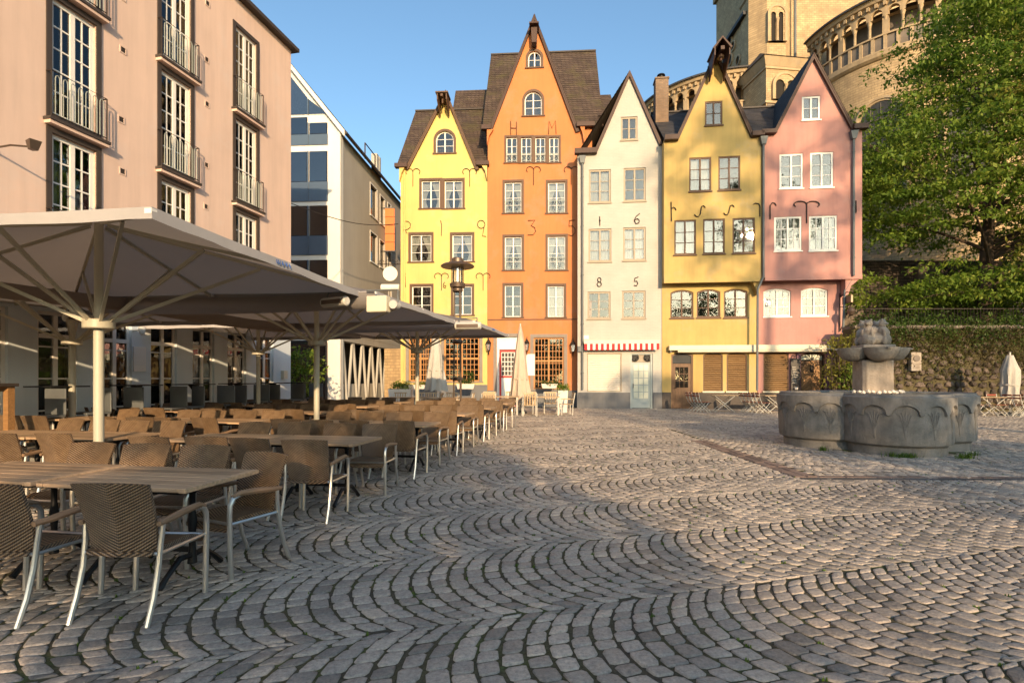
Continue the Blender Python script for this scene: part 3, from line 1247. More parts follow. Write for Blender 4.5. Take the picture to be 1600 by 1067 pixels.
# paired window: one wide surround with two lights
um = [H.rect(655, 278.6, 691, 325.6), H.rect(691, 278.6, 726.2, 325.6)]
for q in um:
    H.win((q[0], q[1], q[2], q[3]), curtain='tied', **BT)
for q in ((638, 363, 677.5, 409), (703, 363, 741.3, 408.5)):
    H.win(H.rect(*q), curtain='tied', **BT)
for q in ((640, 443.5, 677.5, 492), (704.5, 443.5, 741, 492)):
    H.win(H.rect(*q), **BT)
for q in ((634, 522, 679, 596), (689, 522, 754, 596)):
    rr = H.rect(*q)
    H.win(rr, sashes=2, pc=4, pr=8, trim=.16, trim_mat='stonegrey', frame='win_wood', fw=.08, mw=.09, mb=.03, sill='stonegrey', transom=.52)
fo = [(0, .0), (W, .0), (W, ze), fr, ap, fl, (0, ze)]
H.finish(0, fo)
shell(H, 0, W, ze, 8.0)
H.part('plinth', MB().box(-.01, -.05, 0, W - .01, .0, H.px(700, 601)[1]), 'plinth')
zr = 17.4
cross_roof(H, -.25, W + .2, ze + .1, zr, 4.2, ends=True)
m = MB()
u2 = H.px(712, 142, 6.0)
u3 = H.px(768, 142, 6.0)
roof_plane(m, (u2[0], 3.6, 15.6), (u3[0] + .4, 3.6, 15.6), (u3[0] + .4, 6.0, u2[1]), (u2[0], 6.0, u2[1]), 22)
m.add([(u2[0], 3.6, 15.0), (u2[0], 6.0, u2[1]), (u2[0], 8.4, 15.0)], [(0, 1, 2)])
H.part('rear_roof', m, 'slate')
front_gable_roof(H, (fl[0] - .1, fl[1]), (ap[0], ap[1] + .1), (fr[0] + .1, fr[1]), 3.6)
bargeboards(H, [(fl[0] - .06, fl[1] - .05), (ap[0], ap[1]), (fr[0] + .06, fr[1] - .05)], -.06, .16, 'brown')
hoist_hood(H, ap[0] - .05, ap[1] - .42, s=.85, mat='brown')
gutter(H, -.25, fl[0], ze - .02, -.02)
gutter(H, fr[0], W + .1, ze - .02, -.02)
H.part('corbel', MB().plate([(-.02, ze - .02), (-.02, ze - .75), (.1, ze - .3), (.25, ze - .02)], -.22, -.003), 'yellow')
H.part('corbel', MB().plate([(W - .28, ze - .02), (W - .1, ze - .3), (W, ze - .75), (W, ze - .02)], -.22, -.003), 'yellow')
downpipe(H, [(632, 270), (632, 600)], -.09, False, .045, 'yellow')
for st in (curl(645.4, 265, 292, 11), curl(734, 265, 292, 11), curl(690, 428, 454, 11), curl(755, 428, 454, 11),
           [[(688.5, 345), (690.3, 352), (689.8, 369)]], [[(633.5, 427), (634, 449)]],
           [[(633, 346), (638, 346.5), (641.5, 350), (641, 356), (637, 359), (633, 359.5), (634, 361), (636.5, 365)]],
           [[(752 + 5.8 * math.cos(a), 351 + 6.2 * math.sin(a)) for a in [i * 6.28 / 16 for i in range(17)]], [(757, 353), (754, 369), (759.5, 370)]],
           [[(695, 441), (692.8, 444), (693, 449), (696, 450.5), (697, 447), (694, 446)]]):
    H.anchor(st)

# ---- orange house
O = plane_pt(PA, TA, 762.2)
H = House('orange_house', 'tall orange gabled house with red door, second in the row', 'house', O, TA, 'orange', 'old gabled houses round the square')
oh = H
W = H.px(925, 300)[0]
WL = H.px(902, 400)[0]
ap, fl, fr = H.px(835, 29), H.px(768, 205), H.px(900.5, 206)
ze = H.px(830, 202)[1]
for q in ((821.5, 76.6, 849, 105.7), (816, 139.7, 850.5, 181)):
    rr = H.rect(*q)
    H.win(rr, rise=(rr[2] - rr[0]) / 2 * .9, pr=3 if q[0] < 820 else 2, **BT)
xs = [788, 811.2, 833.5, 855.2, 876.4]
for i in range(4):
    H.win(H.rect(xs[i], 211.7, xs[i + 1], 254), pc=1, pr=3, trim=.10, trim_mat='brown', frame='white', railing=.42, mw=.05, fw=.045)
for q in ((785, 281, 818.6, 333), (852.6, 281, 887, 333), (785, 366.5, 819, 422), (852.3, 365.6, 887.4, 422)):
    H.win(H.rect(*q), curtain='tied', pr=4, railing=.62, **BT)
for q in ((785, 442, 818, 495.4), (852.3, 443, 885, 495.4)):
    H.win(H.rect(*q), curtain='full' if q[0] > 800 else None, pr=3, **BT)
H.win(H.rect(828.5, 522, 886.5, 608), sashes=2, pc=4, pr=8, trim=.17, trim_mat='stonegrey', frame='win_wood', fw=.08, mw=.09, mb=.03, sill='stonegrey', transom=.55)
# doorway
rr = H.rect(771, 521, 814, 636)
rr = (rr[0], .0, rr[2], rr[3])
H.hole(0, [(rr[0] + .17, .0), (rr[2] - .17, .0), (rr[2] - .17, rr[3] - .17), (rr[0] + .17, rr[3] - .17)])
dw, dh = rr[2] - rr[0], rr[3]
zr_ = H.px(790, 547)[1]
d = MB().box(.30, .10, .02, dw - .20, .15, zr_).build('door', MAT['white'], H.root, (rr[0], 0, 0))
dz0 = H.px(790, 587)[1]
x0, x1 = .30, dw - .20
MB().ring([(x0, .02), (x1, .02), (x1, zr_), (x0, zr_)], [(x0 + .1, .03), (x1 - .1, .03), (x1 - .1, zr_ - .1), (x0 + .1, zr_ - .1)], .075, .11).build('door_frame', MAT['red'], d)
MB().box(x0 + .1, .07, dz0 - .1, x1 - .1, .105, dz0).build('door_rail', MAT['red'], d)
for i in range(4):
    for j in range(5):
        a, b = x0 + .13 + i * (x1 - x0 - .26) / 4, dz0 + .03 + j * (zr_ - .13 - dz0) / 5
        cw, chh = (x1 - x0 - .26) / 4 - .035, (zr_ - .13 - dz0) / 5 - .04
        MB().plate(arch_pts(a, b, a + cw, b + chh, 0), .085, .098).build('pane', MAT['blackboard'], d, bevel=.0)
MB().tube([(x1 - .16, .06, 1.0), (x1 - .16, .02, 1.0), (x1 - .28, .02, 1.0)], .012, 6).build('door_handle', MAT['iron'], d)
MB().box(.17, .09, zr_ + .04, dw - .17, .16, rr[3] - .17).build('transom_panel', MAT['white'], d)
MB().box(.17, .10, .0, .295, .17, zr_ + .04).box(dw - .195, .10, .0, dw - .17, .17, zr_ + .04).build('jamb', MAT['white'], d)
H.part('door_surround', MB().box(rr[0], -.03, 0, rr[0] + .17, .08, rr[3]).box(rr[2] - .17, -.03, 0, rr[2], .08, rr[3]).box(rr[0] + .17, -.03, rr[3] - .17, rr[2] - .17, .08, rr[3]), 'stonegrey')
fo = [(0, 0), (rr[0] + .17, 0), (rr[2] - .17, 0), (W, 0), (W, ze), fr, ap, fl, (0, ze)]
H.holes[0.0][-1] = [(rr[0] + .17, -.01), (rr[2] - .17, -.01), (rr[2] - .17, rr[3] - .17), (rr[0] + .17, rr[3] - .17)]
fo = [(0, -.02), (W, -.02), (W, ze), fr, ap, fl, (0, ze)]
H.finish(0, fo)
shell(H, 0, W, ze, 9.0)
zp = H.px(850, 610)[1]
H.part('plinth', MB().box(.01, -.05, 0, rr[0] - .01, .0, zp).box(rr[2] + .01, -.05, 0, WL + .3, .0, zp), 'plinth')
H.part('string_course', MB().box(0, -.04, H.px(830, 500)[1], W, .0, H.px(830, 500)[1] + .05), 'brown')
rl, rrr = H.px(774, 87, 4.4), H.px(931, 87, 4.4)
cross_roof(H, -.3, rrr[0], ze + .1, rl[1], 4.4, ends=True)
front_gable_roof(H, (fl[0] - .12, fl[1]), (ap[0], ap[1] + .1), (fr[0] + .12, fr[1]), 4.3)
bargeboards(H, [(fl[0] - .08, fl[1] - .05), (ap[0], ap[1]), (fr[0] + .08, fr[1] - .05)], -.06, .17, 'darkbrown')
m = MB().plate([(ap[0] - .12, ap[1] - 1.55), (ap[0] + .12, ap[1] - 1.55), (ap[0] + .16, ap[1] - .75), (ap[0] - .16, ap[1] - .75)], -.55, -.05)
m.box(ap[0] - .24, -.8, ap[1] - .75, ap[0] + .24, -.05, ap[1] - .68)
H.part('hoist_beam', m, 'darkbrown')
gutter(H, -.3, fl[0], ze - .05, -.02, hgt=.22)
gutter(H, fr[0], W + .1, ze - .05, -.02, hgt=.22)
H.part('corbel', MB().plate([(-.02, ze - .05), (-.02, ze - .8), (.1, ze - .35), (.3, ze - .05)], -.24, -.003), 'orange')
H.part('corbel', MB().plate([(W - .62, ze - .05), (W - .5, ze - .35), (W - .42, ze - .8), (W - .38, ze - .05)], -.24, -.003), 'orange')
m = MB()
u2, u3 = H.px(928, 149, 3.0), H.px(954, 149, 3.0)
roof_plane(m, (u2[0], .4, 15.0), (u3[0], .4, 15.0), (u3[0], 3.0, u2[1]), (u2[0], 3.0, u2[1]), 16)
m.add([(u3[0], .4, 14.6), (u3[0], 3.0, u2[1]), (u3[0], 5.4, 14.6)], [(0, 1, 2)])
H.part('rear_roof', m, 'slate')
for st in ([[(798, 190), (798, 211)], [(807, 191), (807, 212)], [(798, 201), (807, 201)]],
           [[(857, 211), (858, 190), (862.5, 201), (868, 189), (869, 210)]],
           curl(833.7, 262, 290, 11), curl(892.4, 262, 289, 11),
           [[(825, 345), (836, 344.5), (830, 353), (835.5, 356), (837, 362), (833, 367.5), (824.5, 367.5)]],
           [[(898.5, 344.5), (889.5, 345), (889, 354), (894.5, 353.5), (898.5, 358), (898.5, 364), (894, 369), (888, 367.5)]]):
    H.anchor(st)


def wall_lantern(px, py, label, h):
    u, z = h.px(px, py)
    p = h.O + h.ex * u - h.ey * .22
    t = tag(empty('wall_lantern', (p.x, p.y, z), -h.th), label, 'lantern', 'lanterns on the orange house')
    MB().add([(-.13, -.13, .2), (.13, -.13, .2), (.13, .13, .2), (-.13, .13, .2), (0, 0, .42)], [(0, 1, 4), (1, 2, 4), (2, 3, 4), (3, 0, 4), (3, 2, 1, 0)]).tube([(0, 0, .4), (0, 0, .5)], .02, 6).build('cap', MAT['iron'], t)
    fm = MB()
    for a, b in ((-1, -1), (1, -1), (1, 1), (-1, 1)):
        fm.bar((a * .07, b * .07, -.18), (a * .11, b * .11, .2), .018, .018)
    fm.box(-.08, -.08, -.2, .08, .08, -.175)
    fm.build('lantern_frame', MAT['iron'], t)
    MB().add([(-.065, -.065, -.17), (.065, -.065, -.17), (.065, .065, -.17), (-.065, .065, -.17), (-.1, -.1, .19), (.1, -.1, .19), (.1, .1, .19), (-.1, .1, .19)],
             [(0, 1, 5, 4), (1, 2, 6, 5), (2, 3, 7, 6), (3, 0, 4, 7)]).build('lantern_glass', MAT['clearglass'], t)
    MB().tube([(0, 0, -.19), (0, .03, -.34), (0, .12, -.4), (0, .21, -.36), (0, .21, .05)], .018, 6).build('bracket', MAT['iron'], t, smooth=True)


wall_lantern(764, 542, 'black iron lantern left of the red door on the orange wall', oh)
wall_lantern(823.5, 542, 'black iron lantern between red door and wooden grid window', oh)
wall_lantern(895, 544, 'black iron lantern on the shaded right edge of the orange house', oh)
u, z = oh.px(829, 570)
p = oh.O + oh.ex * u - oh.ey * .03
b = MB().box(-.22, -.02, -.55, .22, .0, .55).build('notice_board', MAT['paper'], None, (p.x, p.y, z), -oh.th)
tag(b, 'white notice board beside the red door of the orange house', 'sign')

# ---- white brick house
O = plane_pt(PB, TB, 902.5)
H = House('white_house', 'narrow white painted brick house with red striped awning', 'house', O, TB, 'white_brick', 'old gabled houses round the square')
wh = H
W = H.px(1036, 400)[0]
ap, fl, fr = H.px(983.5, 116), H.px(931, 240), H.px(1031, 227)
zl, zr_ = H.px(915, 239)[1], H.px(1033, 228)[1]
TN = dict(trim=.0, frame='tan', fw=.09, mw=.08, mb=.03, sill='tan', recess=.05, sill_out=.06)
H.win(H.rect(970, 182.6, 996, 219), pr=2, **TN)
for q, cu in (((920, 265, 954.5, 316.8), 'full'), ((974.3, 262.5, 1009, 314.5), None), ((919.5, 357.5, 955.2, 409), 'full'), ((973.5, 355.4, 1009, 407), 'full'), ((918, 455.6, 953.8, 498), None), ((972, 454.3, 1008.6, 497.3), None)):
    H.win(H.rect(*q), curtain=cu, pr=3, **TN)
# shop window with roller shutter, and door
rs = H.rect(919, 553, 970, 611)
H.hole(0, arch_pts(*rs, 0))
sh = MB().ring(arch_pts(rs[0] - .05, rs[1] - .02, rs[2] + .05, rs[3] + .06, 0), arch_pts(rs[0], rs[1], rs[2], rs[3], 0), -.02, .05).build('shutter', MAT['tan'], H.root)


def slats(parent, r, mat, n, y0=.05):
    u0, z0, u1, z1 = r
    hh = (z1 - z0) / n
    prof = [(0, 0), (-.014, hh * .2), (-.018, hh * .5), (-.012, hh * .85), (0, hh * .97)]
    vs, fs = [], []
    w = u1 - u0
    for x in (0, w):
        vs += [(x, y0 + a, b) for a, b in prof] + [(x, y0 + .02, hh * .97), (x, y0 + .02, 0)]
    k = len(prof) + 2
    fs = [(i, i + 1, i + 1 + k, i + k)[::-1] for i in range(k - 1)] + [tuple(range(k)), tuple(range(2 * k - 1, k - 1, -1))]
    me = MB().add(vs, fs).mesh('slat')
    me.materials.append(MAT[mat])
    for i in range(n):
        obj('slat', me, None, parent, (u0, 0, z0 + i * hh))


slats(sh, rs, 'shutter_w', 20)
rd = H.rect(985, 552, 1020, 638)
H.hole(0, [(rd[0], -.01), (rd[2], -.01), (rd[2], rd[3]), (rd[0], rd[3])])
zt = H.px(1002, 566)[1]
dr = MB().box(rd[0] + .08, .10, .02, rd[2] - .10, .15, zt).build('door', MAT['sagegreen'], H.root)
MB().ring([(rd[0], 0), (rd[2], 0), (rd[2], rd[3]), (rd[0], rd[3])], [(rd[0] + .08, -.01), (rd[2] - .1, -.01), (rd[2] - .1, rd[3] - .06), (rd[0] + .08, rd[3] - .06)], .06, .17).build('door_frame', MAT['sagegreen'], dr)
MB().box(rd[0] + .08, .13, zt + .01, rd[2] - .1, .17, rd[3] - .05).build('transom_panel', MAT['tan'], dr)
for cxp in (992.4, 1012.6):
    uu, zz = H.px(cxp, 558.5)
    fan = MB().lathe([(.19, 0), (.2, .05), (.16, .06), (.155, .0)], 16)
    for i in range(5):
        a = i * 6.28 / 5
        fan.add([(.02 * math.cos(a), .02 * math.sin(a), .03), (.15 * math.cos(a - .3), .15 * math.sin(a - .3), .01), (.15 * math.cos(a + .3), .15 * math.sin(a + .3), .05)], [(0, 1, 2)])
    fan.lathe([(.155, .005), (.0, .005)], 16)
    fo_ = fan.build('extractor_fan', MAT['blackiron'], dr, (uu, .125, zz))
    fo_.rotation_euler = (R(90), 0, 0)
px0, px1, pz0, pz1 = rd[0] + .15, rd[2] - .19, H.px(1002, 623)[1], zt - .1
for i in range(3):
    for j in range(5):
        a, b_ = px0 + i * (px1 - px0) / 3, pz0 + j * (pz1 - pz0) / 5
        obj('pane', pane_me('frosted'), None, dr, (a + .02, .095, b_ + .02), 0, ((px1 - px0) / 3 - .04, .02, (pz1 - pz0) / 5 - .04))
MB().tube([(rd[0] + .14, .08, 1.0), (rd[0] + .14, .03, 1.0), (rd[0] + .14, .03, 1.2), (rd[0] + .14, .08, 1.2)], .012, 6).build('door_handle', MAT['iron'], dr)
H.finish(0, [(0, -.02), (W, -.02), (W, zr_), fr, ap, fl, (0, zl)])
shell(H, 0, W, min(zl, zr_), 9.0)
m = MB()
back = 9.0
roof_plane(m, (fl[0] - .9, back, zl - .05), (fl[0] - .9, -.1, zl - .05), (ap[0], -.1, ap[1] + .1), (ap[0], back, ap[1] + .1), 24)
roof_plane(m, (W + .02, -.1, fr[1] - .1), (W + .02, back, fr[1] - .1), (ap[0], back, ap[1] + .1), (ap[0], -.1, ap[1] + .1), 24)
H.part('roof', m, 'slate')
H.part('rear_gable', MB().add([(0, back, zl), (W, back, zl), (ap[0], back, ap[1])], [(0, 1, 2)]), 'white_brick')
bargeboards(H, [(fl[0] - .06, fl[1] - .02), (ap[0], ap[1]), (fr[0] + .05, fr[1] - .02)], -.03, .15, 'darkbrown')
gutter(H, -.15, fl[0] + .05, zl - .1, -.0, hgt=.24, dep=.28)
cu_, cz_ = H.px(1033, 128, 2.4)
ch = H.part('chimney', MB().box(cu_ - .33, 2.1, zr_ - .6, cu_ + .33, 2.75, cz_).box(cu_ - .37, 2.06, cz_, cu_ + .37, 2.79, cz_ + .08), 'chimney')
MB().lathe([(.14, cz_ + .08), (.14, cz_ + .28), (.22, cz_ + .30), (.20, cz_ + .36), (.0, cz_ + .42)], 14, (cu_, 2.42)).build('chimney_pot', MAT['blackiron'], ch, smooth=True)
H.part('plinth', MB().box(-.03, -.10, 0, rd[0] - .02, -.0, H.px(950, 613)[1]).box(rd[2] + .02, -.06, 0, W, -.0, H.px(950, 613)[1]), 'plinth')
downpipe(H, [(910, 246), (910, 609)], -.10)
H.part('utility_box', MB().box(H.px(903, 545)[0], -.12, H.px(903, 550)[1], H.px(910, 545)[0], -.003, H.px(903, 541)[1]), 'zinc')
H.part('house_plaque', MB().box(H.px(912, 527)[0], -.02, H.px(912, 530)[1], H.px(920, 527)[0], -.003, H.px(912, 524)[1]), 'paper')
for st in ([[(937, 338.6), (937.3, 353)], [(935.8, 345), (938.5, 345)]], [[(999.5, 334), (993.5, 339), (991, 345), (993.5, 350), (998, 349), (999, 345), (996, 342), (992, 344)]],
           [[(936.5 + 2.7 * math.cos(a), 437.5 - 3.3 * math.sin(a)) for a in [i * 6.28 / 12 for i in range(13)]], [(936.3 + 3.3 * math.cos(a), 444.2 - 3.6 * math.sin(a)) for a in [i * 6.28 / 12 for i in range(13)]]],
           [[(997.5, 433), (992, 435), (991.3, 440), (995, 439.5), (996.5, 443), (994.5, 447), (990.5, 446)]]):
    H.anchor(st, r=.022)
# awning, rolled up, with striped valance
a0, a1 = H.px(912, 535), H.px(1029, 535)
zt_, zm, zb_ = H.px(970, 532)[1], H.px(970, 537.5)[1], H.px(970, 547.5)[1]
aw = H.part('awning', MB().plate([(a0[0], zm), (a1[0], zm), (a1[0], zt_), (a0[0], zt_)], -.36, -.02).tube([(a0[0] + .02, -.3, zm), (a1[0] - .02, -.3, zm)], .05, 8), 'cream')
NS = 27
for i in range(NS):
    x0, x1 = a0[0] + .03 + (a1[0] - a0[0] - .06) * i / NS, a0[0] + .03 + (a1[0] - a0[0] - .06) * (i + 1) / NS
    cxm = (x0 + x1) / 2
    poly = [(x1, zm), (x0, zm), (x0, zb_ + .04), (cxm - (x1 - x0) * .25, zb_ + .005), (cxm + (x1 - x0) * .25, zb_ + .005), (x1, zb_ + .04)]
    MB().plate(poly, -.375 + .01 * math.sin(i * 1.7), -.365 + .01 * math.sin(i * 1.7)).build('valance_stripe', MAT['stripe_red' if i % 2 == 0 else 'stripe_white'], aw)

# ---- ochre house (jettied)
JET, LOW = 0.0, .55
O = plane_pt(PC_, TC, 1037.5)
H = House('ochre_house', 'ochre yellow jettied house with brown shutters, between white and pink houses', 'house', O, TC, 'ochre', 'old gabled houses round the square')
yh = H
W = H.px(1190, 300)[0]
ap, fl, fr = H.px(1118, 86), H.px(1058.5, 219), H.px(1173, 213.6)
ze = H.px(1110, 216)[1]
zj = H.px(1110, 436)[1]
BR = dict(trim=.0, frame='brown', fw=.075, mw=.07, mb=.03, sill='brown', recess=.03)
H.win(H.rect(1101.5, 158.4, 1128.8, 196), pr=2, **BR)
for q in ((1076.8, 246, 1111.4, 299), (1122.4, 244, 1156.7, 297), (1053.5, 343.8, 1087.6, 398), (1098.5, 342, 1132.6, 396.5), (1144.5, 340.6, 1179.7, 395.7)):
    H.win(H.rect(*q), curtain='full' if q[0] in (1076.8, 1053.5) else None, pr=3, **BR)
H.finish(JET, [(0, zj), (W, zj), (W, ze), fr, ap, fl, (0, ze)])
wl0, wl1 = H.px(1034.5, 500, LOW)[0], H.px(1183, 500, LOW)[0]
BRL = dict(BR, recess=.06)
for q in ((1047.5, 453, 1083.4, 496.8), (1088.7, 452, 1125.4, 496), (1131, 451.4, 1168, 496)):
    H.win(H.rect(*q, LOW), y=LOW, rise=.13, pr=3, **BRL)


def rolled_shutter(H, q, LOW, mat='shutter_b', n=20, rise=.12):
    r_ = H.rect(*q, LOW)
    H.hole(LOW, arch_pts(*r_, rise))
    s_ = MB().ring(arch_pts(r_[0] + .001, r_[1], r_[2] - .001, r_[3] - .001, rise), arch_pts(r_[0] + .05, r_[1] + .03, r_[2] - .05, r_[3] - .04, rise * .9), LOW + .02, LOW + .09).build('shutter', MAT['brown'], H.root)
    hh = (r_[3] - rise * .6 - r_[1]) / n
    w = r_[2] - r_[0] - .1
    prof = [(0.02, 0), (-.012, hh * .2), (-.02, hh * .5), (-.012, hh * .78), (0.02, hh * .92)]
    vs = []
    for x in (0, w):
        vs += [(x, a, b) for a, b in prof] + [(x, .03, hh * .92), (x, .03, 0)]
    k = 7
    fs = [(i, i + k, i + 1 + k, i + 1) for i in range(k - 1)] + [tuple(range(k)), tuple(range(2 * k - 1, k - 1, -1))]
    me = MB().add(vs, fs).mesh('slat')
    me.materials.append(MAT[mat])
    for i in range(n):
        obj('slat', me, None, s_, (r_[0] + .05, LOW + .06, r_[1] + .02 + i * hh))
    MB().plate(arch_pts(r_[0] + .04, r_[3] - rise * .75, r_[2] - .04, r_[3] - .02, rise * .6), LOW + .05, LOW + .08).build('shutter_head', MAT['brown'], s_)
    MB().box(r_[0] - .05, LOW - .09, r_[1] - .07, r_[2] + .05, LOW + .02, r_[1]).build('sill', MAT['cream'], s_)


rolled_shutter(H, (1098.7, 550.6, 1129.4, 611), LOW)
rolled_shutter(H, (1135.4, 550.6, 1167.4, 611), LOW)
rd = H.rect(1048.8, 550.6, 1083, 639, LOW)
H.hole(LOW, arch_pts(rd[0], -.01, rd[2], rd[3], .12))
zt = H.px(1065, 568, LOW)[1]
dr = MB().box(rd[0] + .07, LOW + .10, .02, rd[2] - .07, LOW + .15, zt).build('door', MAT['door_brown'], H.root)
MB().ring(arch_pts(rd[0], 0, rd[2], rd[3], .12), arch_pts(rd[0] + .07, -.01, rd[2] - .07, rd[3] - .07, .11), LOW + .04, LOW + .17).build('door_frame', MAT['door_brown'], dr)
MB().plate(arch_pts(rd[0] + .07, zt + .02, rd[2] - .07, rd[3] - .07, .1), LOW + .09, LOW + .10).build('fanlight', MAT['leaded'], dr)
xm, z1_, z2_ = (rd[0] + rd[2]) / 2, H.px(1065, 573, LOW)[1], H.px(1065, 606, LOW)[1]
for i in range(3):
    for j in range(3):
        a = rd[0] + .2 + i * (rd[2] - rd[0] - .4) / 3
        b_ = z2_ + j * (z1_ - z2_) / 3
        obj('pane', pane_me('glass_dark'), None, dr, (a + .015, LOW + .095, b_ + .015), 0, ((rd[2] - rd[0] - .4) / 3 - .03, .02, (z1_ - z2_) / 3 - .03))
MB().ring(arch_pts(rd[0] + .2, .15, rd[2] - .2, z2_ - .12, 0), arch_pts(rd[0] + .26, .21, rd[2] - .26, z2_ - .18, 0), LOW + .08, LOW + .11).build('door_panel', MAT['door_brown'], dr)
MB().tube([(rd[0] + .15, LOW + .1, 1.0), (rd[0] + .15, LOW + .04, 1.0), (rd[0] + .27, LOW + .04, 1.0)], .013, 6).build('door_handle', MAT['iron'], dr)
H.finish(LOW, [(wl0, -.02), (wl1, -.02), (wl1, zj + .02), (wl0, zj + .02)])
H.part('jetty_soffit', MB().box(0, .002, zj - .10, W, LOW + .1, zj - .002).box(0, -.03, zj - .16, W - .01, .0, zj + .06), 'ochre')
m = MB()
m.plate([(wl1 - .35, zj - .12), (wl1 - .1, zj - .7), (wl1 - .02, zj - .7), (wl1 - .02, zj - .12)], LOW - .42, LOW - .002)
H.part('jetty_bracket', m, 'ochre')
shell(H, 0, W, ze, 8.6, z0=zj)
shell(H, wl0, wl1, zj, 8.6, y=LOW + .31)
zp = H.px(1110, 613, LOW)[1]
H.part('plinth', MB().box(wl0, LOW - .04, 0, rd[0] - .01, LOW, zp).box(rd[2] + .01, LOW - .04, 0, wl1, LOW, zp), 'darktrim')
zr = H.px(1060, 176, 4.4)[1]
cross_roof(H, 0.0, W + .25, ze + .1, zr, 4.4, yf=.03, mat='slate_dark', ends=False)
front_gable_roof(H, (fl[0] - .1, fl[1]), (ap[0], ap[1] + .12), (fr[0] + .1, fr[1]), 5.4, mat='slate_dark')
bargeboards(H, [(fl[0] - .06, fl[1] - .03), (ap[0], ap[1]), (fr[0] + .06, fr[1] - .03)], -.06, .16, 'darkbrown')
hoist_hood(H, ap[0], ap[1] - .25, s=1.15, flat=False)
u_, z_ = ap[0], ap[1] - .65
H.part('hoist_wheel', MB().lathe([(.06, -.04), (.16, -.04), (.12, 0), (.16, .04), (.06, .04)], 14).tube([(0, 0, -.1), (0, 0, .1)], .04, 8), 'copper', loc=(u_, -.9, z_))
gutter(H, 0, fl[0], ze - .08, -.0, hgt=.22)
gutter(H, fr[0], W + .05, ze - .08, -.0, hgt=.2)
downpipe(H, [(1193, 216), (1193, 432), (1184, 452), (1183, 610)], -.12, True, .055)
for st in ([[(1048.5, 316), (1049, 346)], [(1049, 327), (1052, 324.5), (1055, 326), (1056, 329)]],
           [[(1102, 325), (1099, 322), (1096, 323), (1095, 328), (1094, 335), (1091, 339), (1087, 338.5), (1085, 335.5)]],
           [[(1147, 324), (1144, 321), (1141, 322), (1139.5, 327), (1138.5, 332), (1136, 336.5), (1132.5, 336), (1130.6, 333)]],
           [[(1177, 320), (1180, 318), (1185, 319), (1187, 323), (1187, 338.6)]]):
    H.anchor(st, r=.024)
# long cream awning box across both jettied houses
b0, b1 = H.px(1045, 543, LOW - .2), H.px(1304, 543, LOW - .2)
zt_, zb_ = H.px(1170, 539, LOW - .2)[1], H.px(1170, 547, LOW - .2)[1]
p = H.O + H.ex * b0[0] + H.ey * (LOW - .02)
AWN = tag(empty('awning_box', (p.x, p.y, zb_), -TC), 'long cream rolled awning box above the brown shutters', 'awning')
L = b1[0] - b0[0]
MB().box(0, -.32, 0, L, -.01, zt_ - zb_).build('awning_case', MAT['cream'], AWN, bevel=.02)
MB().tube([(.4, -.28, -.05), (L - .4, -.28, -.05)], .06, 8).build('front_rail', MAT['cream'], AWN)
for xx in (.1, L * .33, L * .63, L - .1):
    MB().box(xx - .04, -.2, -.08, xx + .04, -.01, .0).build('bracket', MAT['zinc'], AWN)

# ---- pink house (jettied)
O = plane_pt(PC_, TC, 1194.5)
H = House('pink_house', 'rose pink jettied house with white windows, rightmost of the row', 'house', O, TC, 'pinkwall', 'old gabled houses round the square')
pk = H
W = H.px(1347, 300)[0]
ap, fl, fr = H.px(1270, 89), H.px(1211, 208), H.px(1330, 203.5)
ze = H.px(1330, 203)[1]
zl_ = H.px(1200, 209)[1]
zj = H.px(1270, 432)[1]
WH = dict(trim=.0, frame='white', fw=.085, mw=.08, mb=.03, sill='white', recess=.03, sill_out=.05)
H.win(H.rect(1253, 150.6, 1281.7, 187.6), pr=2, **WH)
for q in ((1218, 240.5, 1254.7, 294.5), (1266, 238, 1302, 293)):
    H.win(H.rect(*q), pr=3, **WH)
for q in ((1209.6, 338.7, 1252.6, 392), (1264, 337.3, 1308, 391.5)):
    H.win(H.rect(*q), pc=2, pr=3, curtain='half', **WH)
H.finish(JET, [(0, zj), (W, zj), (W, ze), fr, ap, fl, (0, zl_)])
wl0, wl1 = H.px(1184, 500, LOW)[0], H.px(1318, 500, LOW)[0]
WHL = dict(WH, recess=.06)
for q in ((1193, 450.8, 1235.8, 494.6), (1251.5, 449.5, 1293.5, 493.6)):
    pw_ = H.win(H.rect(*q, LOW), y=LOW, pc=2, pr=3, rise=.14, **WHL)
    if q[0] == 1193:                                  # one pane tilted on purpose to throw back a sun glint
        uq, zq = H.px(1203, 470, LOW)
        ps_ = [c for c in pw_.children if c.name.startswith('pane') and c.scale.x < .9]
        pn_ = min(ps_, key=lambda c: abs(c.location.x + pw_.location.x + c.scale.x / 2 - uq) + abs(c.location.z + pw_.location.z + c.scale.z / 2 - zq))
        pn_.rotation_euler = (R(-3.1), 0, R(-.95))
rolled_shutter(H, (1192.8, 549, 1232.6, 611), LOW)
rd = H.rect(1251, 550, 1289, 640, LOW)
H.hole(LOW, arch_pts(rd[0], -.01, rd[2], rd[3], .14))
dr = MB().plate(arch_pts(rd[0] + .05, .01, rd[2] - .05, rd[3] - .05, .12), LOW + .16, LOW + .2).build('door', MAT['door_brown'], H.root)
MB().ring(arch_pts(rd[0], 0, rd[2], rd[3], .14), arch_pts(rd[0] + .06, -.01, rd[2] - .06, rd[3] - .07, .12), LOW + .06, LOW + .2).build('door_frame', MAT['darkbrown'], dr)
x0, x1, xm = rd[0] + .08, rd[2] - .08, (rd[0] + rd[2]) / 2
step = .16
zt = H.px(1270, 566, LOW)[1]
i = 0
z_ = .05
